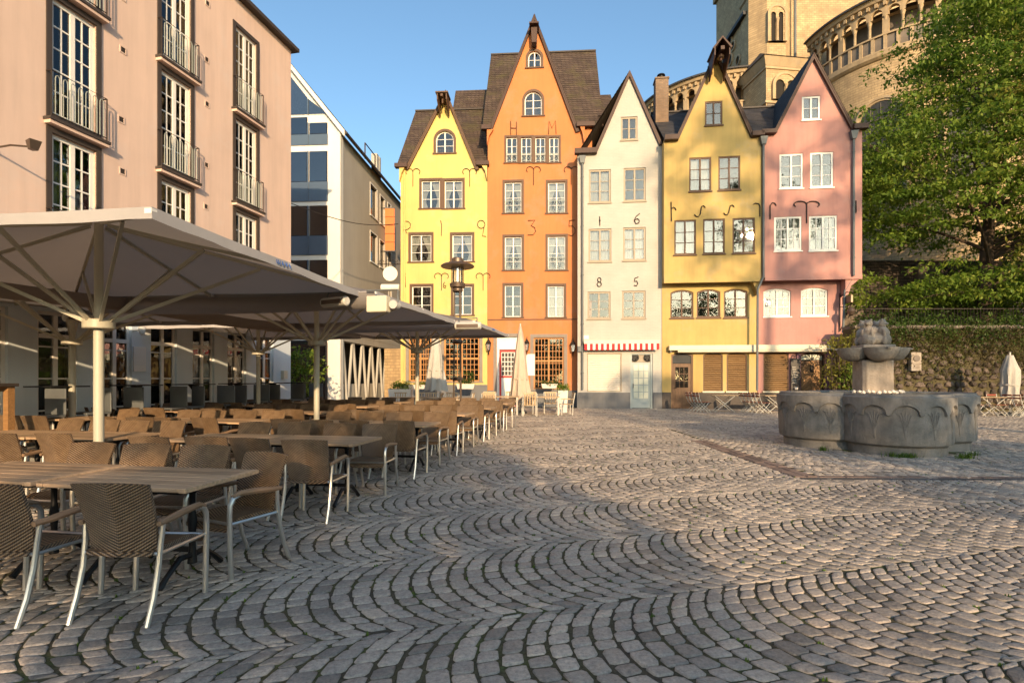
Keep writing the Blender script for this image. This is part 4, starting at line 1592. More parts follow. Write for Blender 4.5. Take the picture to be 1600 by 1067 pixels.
while z_ < zt - .1:
    for sg in (-1, 1):
        xa, xb = (xm - .004, x0) if sg < 0 else (xm + .004, x1)
        poly = [(xa, z_ + .38), (xb, z_), (xb, z_ + step - .015), (xa, z_ + .38 + step - .015)]
        if z_ + .38 + step > zt + .2:
            break
        if sg < 0:
            poly = poly[::-1]
        MB().plate(poly, LOW + .12, LOW + .165).build('chevron_plank', MAT['door_wood'], dr)
    z_ += step
MB().plate(arch_pts(x0, zt + .1, x1, rd[3] - .1, .1), LOW + .13, LOW + .158).build('fanlight', MAT['frosted'], dr)
sun_r = MB()
for k in range(7):
    a = math.pi * k / 6
    sun_r.tube([(xm, LOW + .12, zt + .12), (xm + math.cos(a) * .42, LOW + .12, zt + .12 + math.sin(a) * .35)], .012, 5)
sun_r.build('fanlight_grille', MAT['iron'], dr)
MB().box(xm - .09, LOW + .1, 1.75, xm + .09, LOW + .13, 2.1).build('knocker', MAT['iron'], dr)
H.finish(LOW, [(wl0, -.02), (wl1, -.02), (wl1, zj + .02), (wl0, zj + .02)])
H.part('jetty_soffit', MB().box(.01, .002, zj - .10, W, LOW + .1, zj - .002).box(.01, -.03, zj - .16, W, .0, zj + .05), 'pinkwall')
m = MB()
for k in range(7):
    a0_, a1_ = k / 6, (k + 1) / 6
pts = [(wl1 - .01, zj - .12)] + [(wl1 + .55 * (1 - math.sin(t * math.pi / 12)) - .01, zj - .12 - .6 * (1 - math.cos(t * math.pi / 12))) for t in range(0, 7)]
m.plate([(wl1 - .15, zj - .12), (wl1 - .15, zj - .9), (wl1 - .02, zj - .85), (wl1 + .1, zj - .45), (wl1 + .4, zj - .2), (W, zj - .12)], LOW - .5, LOW - .05)
H.part('jetty_bracket', m, 'pinkwall')
shell(H, 0, W, min(ze, zl_), 8.6, z0=zj)
shell(H, wl0, wl1, zj, 8.6, y=LOW + .31)
zp = H.px(1240, 614, LOW)[1]
H.part('plinth', MB().box(wl0 + .01, LOW - .04, 0, rd[0] - .25, LOW, zp), 'darktrim')
H.part('door_post', MB().box(rd[0] - .2, LOW - .06, 0, rd[0] - .02, LOW, rd[3] + .05), 'pillar_purple')
H.part('door_post', MB().box(rd[2] + .04, LOW - .06, 0, rd[2] + .22, LOW, rd[3] + .05), 'pillar_purple')
cross_roof(H, -.2, W + .1, ze, zr, 4.4, yf=.03, mat='slate_dark', ends=False)
front_gable_roof(H, (fl[0] - .1, fl[1]), (ap[0], ap[1] + .12), (fr[0] + .1, fr[1]), 6.0, mat='slate_dark')
bargeboards(H, [(fl[0] - .06, fl[1] - .03), (ap[0], ap[1]), (fr[0] + .06, fr[1] - .03)], -.06, .15, 'darkbrown')
gutter(H, -.2, fl[0], zl_ - .08, -.0, hgt=.18)
gutter(H, fr[0], W + .15, ze - .06, -.0, hgt=.22)
downpipe(H, [(1334, 207), (1334, 431)], -.12)
downpipe(H, [(1333, 432), (1320, 455), (1317, 520)], .1, False)
for st in ([[(1203, 343), (1203, 322), (1206, 317.5), (1210, 318), (1212.5, 322)]], curl(1260, 316, 349, 20), [[(1337, 314), (1337, 333)]]):
    H.anchor(st, r=.024)
# menu board leaning between shutter and door
u, z = H.px(1243, 590, LOW - .12)
p = H.O + H.ex * u + H.ey * (LOW - .12)
mb_ = tag(empty('menu_board', (p.x, p.y, 0), -TC), 'tall dark menu board between shutter and chevron door', 'menu board')
zc0, zc1 = H.px(1243, 611, LOW - .12)[1], H.px(1243, 560, LOW - .12)[1]
MB().box(-.21, -.03, zc0, .21, .03, zc1).build('board', MAT['blackboard'], mb_)
MB().box(-.17, -.02, 0, -.12, .02, zc0).box(.12, -.02, 0, .17, .02, zc0).build('board_legs', MAT['blackboard'], mb_)
for i in range(14):
    zz = zc1 - .42 - i * .075
    if zz < zc0 + .3:
        break
    ln = rng.uniform(.16, .3)
    MB().box(-.16, -.036, zz, -.16 + ln, -.03, zz + .018).build('menu_line', MAT['chalk'], mb_)
MB().plate([(.08 * math.cos(a) + .03, zc0 + .14 + .06 * math.sin(a)) for a in [k * 6.283 / 14 for k in range(14)]], -.036, -.031).build('emblem', MAT['paper'], mb_)
# wrought iron hanging sign on the right corner
u, z = H.px(1312, 480, LOW)
p = H.O + H.ex * u + H.ey * (LOW - .05)
hs = tag(empty('hanging_sign', (p.x, p.y, z), -TC), 'rusty wrought iron hanging sign on corner of the pink house', 'sign')
MB().box(-.04, -.03, -1.15, .0, .0, .65).build('wall_plate', MAT['iron'], hs)
sg_ = MB()
sg_.tube([(0, -.02, .5), (.05, -.5, .62), (.1, -1.0, .5)], .02, 6).tube([(0, -.02, 0), (.05, -.5, -.05), (.1, -.95, .1)], .02, 6)
for i in range(3):
    sg_.tube([(.02 + .02 * math.cos(a), -.3 - .2 * i + .14 * math.cos(a), -.2 + .14 * math.sin(a) - .12 * i) for a in [k * 6.28 / 12 for k in range(11)]], .016, 5)
sg_.tube([(0, -.02, -1.1), (.03, -.25, -.7), (.05, -.5, -.35), (.08, -.85, .05)], .018, 5)
sg_.build('scroll_bracket', MAT['iron'], hs, smooth=True)
MB().box(.02, -.95, .1, .10, -.15, .42).build('sign_panel', MAT['copper'], hs)
MB().lathe([(.0, -.5), (.1, -.46), (.17, -.3), (.12, -.16), (.05, -.1), (.0, -.1)], 12, (.08, -.85)).build('sign_pendant', MAT['copper'], hs, smooth=True)
# ------------------------------------------------------------------ salmon hotel along the left side
H = House('salmon_hotel', 'salmon pink four storey hotel with french windows and iron balconies', 'building', HOTEL_O, R(-78.0), 'hotel')
ht = H
ZR, ZG = 13.0, 3.08
U0, U1 = -19.0, 2.2
cols = [-11.41, -8.73, -6.05, -3.37, -.69]
sills = [3.97, 6.77, 9.57]
bal_me = MB().tube([(0, 0, 0), (0, 0, .86)], .011, 5).mesh('baluster')
bal_me.materials.append(MAT['railing'])
bow_me = MB().tube([(-.045, 0, 0), (-.045, 0, .74), (-.03, 0, .79), (0, 0, .81), (.03, 0, .79), (.045, 0, .74), (.045, 0, 0)], .010, 5).mesh('hairpin_baluster')
bow_me.materials.append(MAT['railing'])
for ci, u in enumerate(cols):
    for si, zs in enumerate(sills):
        wo_ = H.win((u, zs + .04, u + 1.18, zs + 2.68), sashes=2, pc=2, pr=5, trim=.11, trim_mat='darktrim', frame='white', fw=.085, mw=.10, mb=.03,
                    sill=None, recess=.06, proud=.03, curtain='half')
        # balcony slab and railing
        b = MB().box(u - .04, -.17, zs - .10, u + 1.24, -.002, zs - .03).build('balcony', MAT['hotel'], H.root)
        MB().box(u - .06, -.20, zs - .03, u + 1.26, -.002, zs + .03).build('balcony_ledge', MAT['darktrim'], b)
        rl = MB().tube([(u + .0, -.02, zs + .98), (u + .0, -.15, zs + .98), (u + 1.2, -.15, zs + .98), (u + 1.2, -.02, zs + .98)], .016, 6)
        rl.tube([(u + .0, -.15, zs + .10), (u + 1.2, -.15, zs + .10)], .012, 5)
        for x in (.0, 1.2):
            rl.tube([(u + x, -.15, zs + .03), (u + x, -.15, zs + .98)], .014, 5)
        rl.build('handrail', MAT['iron'], b)
        for k in range(7):
            obj('baluster', bow_me, None, b, (u + .12 + k * .16, -.15, zs + .11))
# small square vents
vent_me = MB().ring([(-.085, -.085), (.085, -.085), (.085, .085), (-.085, .085)], [(-.06, -.06), (.06, -.06), (.06, .06), (-.06, .06)], -.015, .02).mesh('vent')
vent_me.materials.append(MAT['hotel'])
vin_me = MB().box(-.062, -.002, -.062, .062, .006, .062)
for k in range(3):
    vin_me.box(-.06, -.012, -.045 + k * .04, .06, .0, -.035 + k * .04)
vin_me = vin_me.mesh('vent_grille')
vin_me.materials.append(MAT['darktrim'])
for u in (-9.75, -7.05, -4.35, -1.72):
    for z in (4.75, 6.35, 7.5, 9.15, 10.4, 12.0):
        v_ = obj('vent', vent_me, None, H.root, (u + rng.uniform(-.03, .03), 0, z + rng.uniform(-.05, .05)))
        obj('vent_grille', vin_me, None, v_)
H.finish(0, [(U0, ZG), (U1, ZG), (U1, ZR), (U0, ZR)])
# ground floor: pale blue piers and french doors
u = -18.17
k = 0
while u < 1.3:
    if u + .8 < U1 - .3:
        H.win((u, .10, u + .80, 2.86), y=.012, sashes=2, pc=1, pr=4, trim=.0, frame='white', fw=.07, mw=.09, mb=.03, sill=None, recess=.07, transom=.835,
              glass='glass', curtain='half' if k % 2 == 0 else None)
    u += 1.33
    k += 1
H.finish(.012, [(U0, 0), (U1, 0), (U1, ZG), (U0, ZG)], mat='hotel_low')
H.part('cornice', MB().plate([(U0, ZG - .10), (U1 + .06, ZG - .10), (U1 + .06, ZG + .06), (U0, ZG + .06)], -.09, -.002), 'hotel_low')
shell(H, U0, U1, ZR, 9.0)
H.part('roof', MB().box(U0 - .1, -.22, ZR + .002, U1 + .18, 9.2, ZR + .12), 'darktrim')
H.part('roof_top', MB().plate([(U0, ZR + .12), (U1, ZR + .12), (U1, ZR + .2), (U0, ZR + .2)], .3, 8.5), 'slate')
# floodlight arm on the hotel wall
u_, z_ = H.px(8, 299)
fl_ = MB().box(-.06, -.05, -.05, .06, 0, .05).tube([(0, -.03, 0), (0, -.5, .02), (.1, -.85, 0)], .018, 6).build('floodlight', MAT['copper'], H.root, (-7.05, 0, 5.75))
MB().add([(-.06, -1.02, .08), (.16, -1.02, .10), (.12, -.84, .08), (0, -.84, .08), (-.02, -.98, -.08), (.12, -.98, -.08), (.1, -.87, -.08), (.02, -.87, -.08)],
         [(0, 1, 2, 3), (7, 6, 5, 4), (0, 4, 5, 1), (1, 5, 6, 2), (2, 6, 7, 3), (3, 7, 4, 0)]).build('lamp_head', MAT['copper'], fl_)
# framed menu and camera dome on the ground floor
mz = MB().box(-.17, -.03, -.3, .17, -.003, .3).build('menu_case', MAT['white'], H.root, (-3.88, .012, 1.95))
MB().box(-.14, -.034, -.15, .14, -.03, .27).build('menu_sheet', MAT['paper'], mz)
cd = MB().tube([(0, 0, 0), (0, -.18, .02)], .025, 6).build('security_camera', MAT['whitemetal'], H.root, (-4.05, .0, 2.62))
MB().lathe([(0, -.1), (.05, -.08), (.08, 0), (.08, .06), (.05, .09), (0, .09)], 12, (0, -.26)).build('camera_dome', MAT['whitemetal'], cd, smooth=True)
MB().box(-.11, -.12, -.14, .11, 0, .14).build('wall_box', MAT['cream'], H.root, (1.75, .012, 1.6))

# ------------------------------------------------------------------ modern house with blue glazing in the alley
C0 = (-8.73, 27.7)
H = House('modern_house', 'pale modern house with blue glazed gable and grey side wall', 'building', C0, R(-86.1), 'greywall')
mo = H
ZE = 14.0
LN = 11.6
for q in ((578, 290, 589.5, 340), (593.5, 307, 601.5, 352), (578, 363.6, 589.5, 411), (593, 376, 601.5, 419), (605.5, 318, 611, 362), (605.5, 388, 611, 428), (607, 450, 612, 480)):
    r_ = H.rect(*q)
    H.win(r_, sashes=1, pr=1, trim=.07, trim_mat='white', frame='darktrim', fw=.07, sill='white', recess=.12)
zb = 3.75
H.finish(0, [(0, zb), (LN, zb), (LN, ZE), (0, ZE)])
GW = 11.0
sl_ = 1.27
zap = ZE + sl_ * GW / 2
# gable front (plane u=0, running in +y)
gm = MB()
pts = [(0, 0, 0), (0, GW, 0), (0, GW, ZE), (0, GW / 2, zap), (0, 0, ZE)]
gm.add([(p[0], p[1], p[2]) for p in pts] + [(.3, p[1], p[2]) for p in pts], [(0, 1, 2, 3, 4), (9, 8, 7, 6, 5)] + [(i, i + 5, (i + 1) % 5 + 5, (i + 1) % 5) for i in range(5)])
H.part('gable_wall', gm, 'palewall')
H.part('end_wall', MB().box(LN - .3, .3, 0, LN - .01, GW, ZE), 'greywall')
H.part('rear_wall', MB().box(.3, GW - .3, 0, LN - .3, GW - .01, ZE), 'greywall')
fl2 = MB()
for zz in (zb, 6.6, 9.4, 12.2):
    fl2.box(.32, .33, zz - .08, LN - .31, GW - .31, zz + .06)
fl2.box(.32, 3.0, 0, LN - .31, 3.1, ZE)
H.part('floor_slab', fl2, 'darkroom')
H.part('white_corner', MB().box(-.06, -.05, 0, -.003, .62, ZE).box(-.06, -.05, 0, .25, -.003, ZE), 'palewall')
bands = [H.px(0, 0)]


def gz(py):
    return CAM_H + (HORIZON - py) / FPX * 27.7


rows = [(226, 182), (314, 236), (398, 321), (480, 406)]
for (yb, yt) in rows:
    z0, z1 = gz(yb), gz(yt)
    zm = z0 + (z1 - z0) * .40
    for k in range(4):
        y0 = .66 + k * 1.05
        y1 = y0 + 1.0
        if z1 > ZE - .35 + sl_ * y0:
            z1k = min(z1, ZE - .35 + sl_ * y0)
        else:
            z1k = z1
        g_ = MB().box(-.05, y0, z0, -.004, y1, zm - .03).build('blue_panel', MAT['bluepanel'], H.root)
        MB().box(-.04, y0 + .05, zm, -.006, y1 - .05, z1k).build('glass_panel', MAT['glass_dark'], g_)
        MB().box(-.09, y1, z0, -.004, y1 + .05, z1k).build('mullion', MAT['bluepanel'], g_)
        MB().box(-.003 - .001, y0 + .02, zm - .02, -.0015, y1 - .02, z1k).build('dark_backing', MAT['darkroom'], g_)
# attic glazing follows the slope
for k in range(4):
    y0 = .66 + k * 1.05
    z0 = gz(178)
    zt0, zt1 = ZE - .4 + sl_ * y0, ZE - .4 + sl_ * (y0 + 1.0)
    if zt1 < z0 + .2:
        continue
    zt0 = max(zt0, z0)
    m = MB().add([(-.04, y0, z0), (-.04, y0 + 1.0, z0), (-.04, y0 + 1.0, zt1), (-.04, y0, zt0), (-.012, y0, z0), (-.012, y0 + 1.0, z0), (-.012, y0 + 1.0, zt1), (-.012, y0, zt0)],
                 [(0, 1, 2, 3), (7, 6, 5, 4), (0, 4, 5, 1), (1, 5, 6, 2), (2, 6, 7, 3), (3, 7, 4, 0)])
    g_ = m.build('attic_glass', MAT['glass_dark'], H.root)
    MB().box(-.08, y0 + 1.0, z0, -.004, y0 + 1.05, zt1).build('mullion', MAT['bluepanel'], g_)
# roof
m = MB()
roof_plane(m, (-.25, -.28, ZE - .1), (LN + .1, -.28, ZE - .1), (LN + .1, GW / 2, zap + .12), (-.25, GW / 2, zap + .12), 30)
roof_plane(m, (LN + .1, GW + .28, ZE - .1), (-.25, GW + .28, ZE - .1), (-.25, GW / 2, zap + .12), (LN + .1, GW / 2, zap + .12), 10)
H.part('roof', m, 'slate_dark')
rk = MB().add([(-.28, -.3, ZE - .35), (-.28, GW / 2, zap - .05), (-.28, GW / 2, zap + .15), (-.28, -.3, ZE - .02), (-.2, -.3, ZE - .35), (-.2, GW / 2, zap - .05), (-.2, GW / 2, zap + .15), (-.2, -.3, ZE - .02)],
              [(0, 1, 2, 3), (7, 6, 5, 4), (0, 4, 5, 1), (1, 5, 6, 2), (2, 6, 7, 3), (3, 7, 4, 0)])
H.part('rake_board', rk, 'palewall')
H.part('gutter', MB().tube([(-.2, -.32, ZE - .12), (LN, -.32, ZE - .12)], .09, 8), 'darktrim')
# chimney pipes and roof terrace rail
H.part('flue', MB().box(9.6, 1.2, ZE + .5, 10.0, 1.6, ZE + 2.9).box(10.15, 1.2, ZE + .5, 10.5, 1.6, ZE + 2.9), 'concrete')
H.part('roof_rail', MB().tube([(3.4, -.1, ZE), (3.4, -.1, ZE + .9), (5.2, -.1, ZE + .9), (5.2, -.1, ZE)], .04, 6), 'darktrim')
# arcade of V-shaped columns on the ground floor side
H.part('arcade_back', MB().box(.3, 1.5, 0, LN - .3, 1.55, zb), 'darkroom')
H.part('arcade_lintel', MB().box(0.001, .012, zb - .35, LN, .5, zb - .001), 'greywall')
H.part('low_wall', MB().box(0.4, .25, 0, LN - .3, .5, 1.15), 'concrete')
nV = 7
for k in range(nV):
    u = .5 + k * (LN - .8) / nV
    w_ = (LN - .8) / nV
    H.part('v_column', MB().bar((u + w_ * .5, .12, .05), (u + w_ * .04, .12, zb - .36), .12, .12).bar((u + w_ * .5, .12, .05), (u + w_ * .96, .12, zb - .36), .12, .12), 'concrete')
# ground floor entrance front
H.part('entrance_glass', MB().box(-.05, .75, .05, -.012, 6.5, 3.2), 'glass_dark')
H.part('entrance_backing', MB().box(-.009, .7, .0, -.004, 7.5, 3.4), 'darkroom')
H.part('entrance_frame', MB().box(-.1, .66, 0, -.052, .76, 3.3).box(-.1, 2.6, 0, -.052, 2.68, 3.3).box(-.1, 4.5, 0, -.052, 4.58, 3.3).box(-.1, .76, 2.4, -.053, 6.6, 2.5), 'darktrim')

# far end of the alley: ochre rubble wall beside the yellow house
ew = MB().box(0, 0, 0, 1.5, .5, 3.3)
p = at(613, 620, 34.0)
e_ = ew.build('alley_wall', MAT['church'], None, (p.x - .5, 34.0, 0), R(-20))
tag(e_, 'sunlit ochre stone wall at the far end of the alley', 'wall')

# signs on the modern house side wall
q0 = mo.px(600.5, 359)
p = mo.O + mo.ex * q0[0] - mo.ey * .05
sg1 = tag(empty('projecting_sign', (p.x, p.y, q0[1]), 0), 'vertical orange five panel sign projecting over the alley', 'sign')
hh = 66 / FPX * p.y
ww = .62
MB().box(-.03, -.06, -hh / 2 - .05, ww + .03, .06, -hh / 2).box(-.03, -.06, hh / 2, ww + .03, .06, hh / 2 + .05).build('sign_frame', MAT['zinc'], sg1)
for i in range(5):
    z0 = -hh / 2 + i * hh / 5
    MB().box(0, -.05, z0 + .015, ww, .05, z0 + hh / 5 - .015).build('sign_panel', MAT['sign_orange'], sg1)
MB().tube([(-.15, 0, hh / 2 + .03), (ww, 0, hh / 2 + .03)], .02, 6).tube([(-.15, 0, -hh / 2 - .03), (ww, 0, -hh / 2 - .03)], .02, 6).build('sign_arm', MAT['iron'], sg1)
p = at(610, 428, 31.0)
sg2 = tag(empty('round_sign', p, 0), 'round white sign hanging from scrolled iron arm in the alley', 'sign')
MB().plate([(.42 * math.cos(a), .42 * math.sin(a)) for a in [k * 6.283 / 28 for k in range(28)]], -.07, .07).build('disc', MAT['paper'], sg2, bevel=.01)
sa = MB().tube([(-.75, 0, .55), (.6, 0, .55)], .025, 6)
for k in range(4):
    sa.tube([(-.5 + k * .33 + .13 * math.cos(a), 0, .67 + .12 * math.sin(a)) for a in [i * 6.28 / 10 for i in range(9)]], .014, 5)
sa.tube([(0, 0, .55), (0, 0, .4)], .02, 5)
sa.build('iron_arm', MAT['iron'], sg2)
p = at(610, 449.5, 30.5)
sg3 = tag(MB().tube([(-.52, 0, 0), (-.50, 0, 0), (.50, 0, 0), (.52, 0, 0)], [.15, .2, .2, .15], 16).build('drum_sign', MAT['paper'], None, p, 0, True), 'white drum shaped lamp sign below the round sign', 'sign')
# cable across the alley
pa, pb = at(455, 318, 20.0), at(622, 350, 30.5)
cb = MB().tube([pa.lerp(pb, t / 12) - Vector((0, 0, .35 * math.sin(math.pi * t / 12))) for t in range(13)], .018, 5).build('overhead_cable', MAT['iron'])
tag(cb, 'thin black cable strung across the alley', 'cable')
# ------------------------------------------------------------------ romanesque church behind the houses
CH = tag(empty('church', (32.5, 56.5, 0)), 'romanesque church with curved arcaded galleries behind the gabled houses', 'church')
CHO = Vector((32.5, 56.5))


def conch(cx_, cy_, r, a0, a1, zg, bays, wallmat):
    """apse: cylinder wall, panel balustrade, dwarf gallery with columns and arches, eave and half cone roof"""
    lx, ly = cx_ - CHO.x, cy_ - CHO.y
    c = empty('apse', (lx, ly, 0), 0, CH)
    wl = MB()
    # wall with tall blind arches as recessed windows
    nseg = 64
    wl.lathe([(r, 0), (r, zg - .35)], nseg, (0, 0), a0, a1)
    wl.build('apse_wall', MAT[wallmat], c)
    mo_ = MB()
    mo_.lathe([(r, zg - .55), (r + .12, zg - .5), (r + .28, zg - .35), (r + .30, zg - .1), (r + .12, zg), (r - 1.4, zg)], nseg, (0, 0), a0, a1)
    mo_.build('string_course', MAT['church_trim'], c)
    # balustrade
    bz0, bz1 = zg + .02, zg + 1.15
    mb_ = MB()
    mb_.lathe([(r + .08, bz1), (r + .14, bz1), (r + .14, bz1 + .12), (r - .12, bz1 + .12), (r - .12, bz1)], nseg, (0, 0), a0, a1)
    mb_.lathe([(r + .10, bz0), (r + .10, bz0 + .12), (r - .1, bz0 + .12)], nseg, (0, 0), a0, a1)
    mb_.build('balustrade_rail', MAT['church_trim'], c)
    npan = int(bays * 1.35)
    for k in range(npan):
        aa, ab = a0 + (a1 - a0) * k / npan, a0 + (a1 - a0) * (k + 1) / npan
        am = (aa + ab) / 2
        w_ = r * (ab - aa)
        pm = MB().box(-.03, -w_ / 2 + .1, bz0 + .13, .0, w_ / 2 - .1, bz1 - .01)
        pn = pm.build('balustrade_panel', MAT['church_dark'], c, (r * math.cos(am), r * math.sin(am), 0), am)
        po = MB().box(-.1, -.11, bz0 + .1, .1, .11, bz1 + .01)
        po.build('balustrade_post', MAT['church_trim'], c, (r * math.cos(aa), r * math.sin(aa), 0), aa)
    # gallery: back wall, columns, arches
    gz0, gz1 = zg + 1.2, zg + 3.3
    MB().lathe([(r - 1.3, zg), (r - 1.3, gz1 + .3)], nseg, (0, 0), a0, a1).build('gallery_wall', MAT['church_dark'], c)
    colm = MB().lathe([(.16, 0), (.18, .06), (.13, .1), (.105, .14), (.10, 1.15), (.13, 1.2), (.12, 1.24), (.2, 1.45), (.22, 1.52)], 10).mesh('column', True)
    colm.materials.append(MAT['church_trim'])
    bw = r * (a1 - a0) / bays
    arch = arch_pts(-bw / 2 + .17, -.01, bw / 2 - .17, .62, (bw / 2 - .17))
    am_ = MB().cutwall([(-bw / 2 - .01, 0), (bw / 2 + .01, 0), (bw / 2 + .01, .85), (-bw / 2 - .01, .85)], [arch], 0, .38).mesh('arch')
    am_.materials.append(MAT['church_trim'])
    for k in range(bays):
        aa, am = a0 + (a1 - a0) * k / bays, a0 + (a1 - a0) * (k + .5) / bays
        obj('column', colm, None, c, ((r - .15) * math.cos(aa), (r - .15) * math.sin(aa), gz0 - .1))
        if k % 3 == 0:
            MB().box(-.16, -.2, 0, .16, .2, gz1 - gz0 + .15).build('pier', MAT['church_trim'], c, ((r - .2) * math.cos(aa), (r - .2) * math.sin(aa), gz0), aa)
        # arch panel faces outward: local -y must point outward
        obj('arch', am_, None, c, ((r + .03) * math.cos(am), (r + .03) * math.sin(am), gz0 + 1.38), am + math.pi / 2)
        # corbel blocks under the eave
        MB().box(-.14, -.10, 0, .14, .10, .3).build('corbel', MAT['church_trim'], c, ((r + .12) * math.cos(am), (r + .12) * math.sin(am), gz1 + .0), am)
        MB().box(-.14, -.10, 0, .14, .10, .3).build('corbel', MAT['church_trim'], c, ((r + .12) * math.cos(aa), (r + .12) * math.sin(aa), gz1 + .0), aa)
    e = MB()
    e.lathe([(r - .3, gz1 + .02), (r + .05, gz1 + .05), (r + .1, gz1 + .28), (r + .32, gz1 + .34), (r + .42, gz1 + .55), (r + .5, gz1 + .62)], nseg, (0, 0), a0, a1)
    e.build('cornice', MAT['church_trim'], c)
    rf = MB().lathe([(r + .50, gz1 + .62), (r + .62, gz1 + .60), (r + .62, gz1 + .74), (r * .5, gz1 + 3.0), (.05, gz1 + 5.3)], nseg, (0, 0), a0, a1)
    rf.build('apse_roof', MAT['slate_dark'], c)
    return c


c1 = conch(33.0, 45.5, 8.0, R(180), R(360), 25.4, 24, 'church_c')
c2 = conch(21.5, 56.0, 8.2, R(92), R(272), 24.6, 24, 'church_c')


def blind_arch(c, r, am, z0, z1, w, depth=.5):
    """deep round-arched window set in the apse wall with moulded ring and colonnettes"""
    rg = MB()
    for k, (rr, yy) in enumerate(((.32, -.16), (.18, -.08))):
        rg.ring(arch_pts(-w / 2 - rr, z0, w / 2 + rr, z1 + rr, w / 2 + rr), arch_pts(-w / 2 - rr + .16, z0, w / 2 + rr - .16, z1 + rr - .16, w / 2 + rr - .16), yy, .1)
    o_ = rg.build('window_arch', MAT['church_trim'], c, (r * math.cos(am), r * math.sin(am), 0), am + math.pi / 2)
    MB().plate(arch_pts(-w / 2, z0, w / 2, z1, w / 2), -.02, .06).build('window_glass', MAT['leaded'], o_)
    tr_ = MB()
    for k in range(1, 4):
        tr_.box(-w / 2 + w * k / 4 - .02, -.05, z0, -w / 2 + w * k / 4 + .02, -.022, z1 - .1)
    for k in range(1, 6):
        zz = z0 + (z1 - z0 - w / 2) * k / 5
        tr_.box(-w / 2, -.05, zz - .02, w / 2, -.0225, zz + .02)
    tr_.build('window_bars', MAT['church_dark'], o_)
    for sg in (-1, 1):
        MB().lathe([(.16, z0), (.13, z0 + .1), (.11, z0 + .2), (.11, z1 - w / 2 - .4), (.2, z1 - w / 2), (.2, z1 - w / 2 + .12)], 10, (sg * (w / 2 + .3), -.15)).build('colonnette', MAT['church_trim'], o_, smooth=True)


for px_ in (1378, 1515):
    k = (px_ - 800) / FPX
    # angle where the ray meets the apse circle
    best = min(range(181, 359), key=lambda d: abs((33 + 8 * math.cos(R(d))) / (45.5 + 8 * math.sin(R(d))) - k))
    blind_arch(c1, 8.0, R(best), 14.8, 21.8, 2.6)
best = min(range(181, 359), key=lambda d: abs((33 + 8 * math.cos(R(d))) / (45.5 + 8 * math.sin(R(d))) - (1303 - 800) / FPX) + (0 if math.sin(R(d)) < 0 else 5))
blind_arch(c1, 8.0, R(best), 15.5, 20.6, .9)
# crossing tower body
tw = MB().box(-8.2, -8.2, 0, 8.2, 8.2, 46)
tw.build('tower', MAT['church'], CH)
MB().box(-8.5, -8.5, 46, 8.5, 8.5, 46.6).build('tower_cornice', MAT['church_trim'], CH)
MB().add([(-8.5, -8.5, 46.6), (8.5, -8.5, 46.6), (8.5, 8.5, 46.6), (-8.5, 8.5, 46.6), (0, 0, 75)], [(0, 1, 4), (1, 2, 4), (2, 3, 4), (3, 0, 4)]).build('spire', MAT['slate_dark'], CH)


def twin_arch(parent, loc, rz, w, h, mat='church_trim', name='twin_window'):
    """recessed pair of round arches on a colonnette"""
    b = MB().plate(arch_pts(-w / 2 - .15, -.1, w / 2 + .15, h + .5, .6), -.03, .1)
    o_ = MB().ring(arch_pts(-w / 2 - .25, 0, w / 2 + .25, h + .55, w / 2 + .1), arch_pts(-w / 2 - .05, 0, w / 2 + .05, h + .35, w / 2 - .06), -.24, .05).build(name, MAT[mat], parent, loc, rz)
    hw = w / 2
    m = MB().cutwall(arch_pts(-hw - .05, 0, hw + .05, h + .35, hw - .06), [arch_pts(-hw + .06, .02, -.12, h - .1, (hw - .18) / 2), arch_pts(.12, .02, hw - .06, h - .1, (hw - .18) / 2)], -.17, .14)
    m.build('arch_panel', MAT['church'], o_)
    MB().plate(arch_pts(-hw, 0, hw, h + .1, .3), -.035, -.015).build('arch_shade_plate', MAT['darkroom'], o_)  # near-black plate on the solid wall paints in the shade of the opening
    MB().lathe([(.14, 0), (.10, .12), (.085, .2), (.085, h * .58), (.13, h * .66), (.17, h * .74)], 10, (0, -.19)).build('colonnette', MAT['church_trim'], o_, smooth=True)
    return o_


# corner stair tower between the two apses: two storeys of twin arches under small roofs
tc = Vector((22.3, 46.6)) - CHO
T = empty('stair_tower', (tc.x, tc.y, 0), R(8), CH)
hwid = 1.65
MB().box(-hwid, -hwid, 0, hwid, hwid, 26.9).build('stair_wall', MAT['church'], T)
MB().box(-hwid - .12, -hwid - .12, 24.05, hwid + .12, hwid + .12, 24.25).box(-hwid - .1, -hwid - .1, 22.6, hwid + .1, hwid + .1, 22.75).build('stair_band', MAT['church_trim'], T)
for k in range(4):
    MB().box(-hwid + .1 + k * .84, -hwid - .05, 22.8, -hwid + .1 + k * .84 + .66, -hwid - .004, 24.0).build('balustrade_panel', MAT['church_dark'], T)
twin_arch(T, (0, -hwid - .012, 24.35), 0, 1.9, 1.75)
MB().box(-hwid - .1, -hwid - .1, 26.9, hwid + .1, hwid + .1, 27.1).add([(-hwid - .12, -hwid - .12, 27.1), (hwid + .12, -hwid - .12, 27.1), (hwid + .12, hwid + .12, 27.1), (-hwid - .12, hwid + .12, 27.1), (-hwid - .42, -hwid - .42, 27.75), (hwid + .42, -hwid - .42, 27.75), (hwid + .42, hwid + .42, 27.75), (-hwid - .42, hwid + .42, 27.75)],
                                                                          [(0, 1, 5, 4), (1, 2, 6, 5), (2, 3, 7, 6), (3, 0, 4, 7), (7, 6, 5, 4)]).build('stair_cornice', MAT['church_trim'], T)
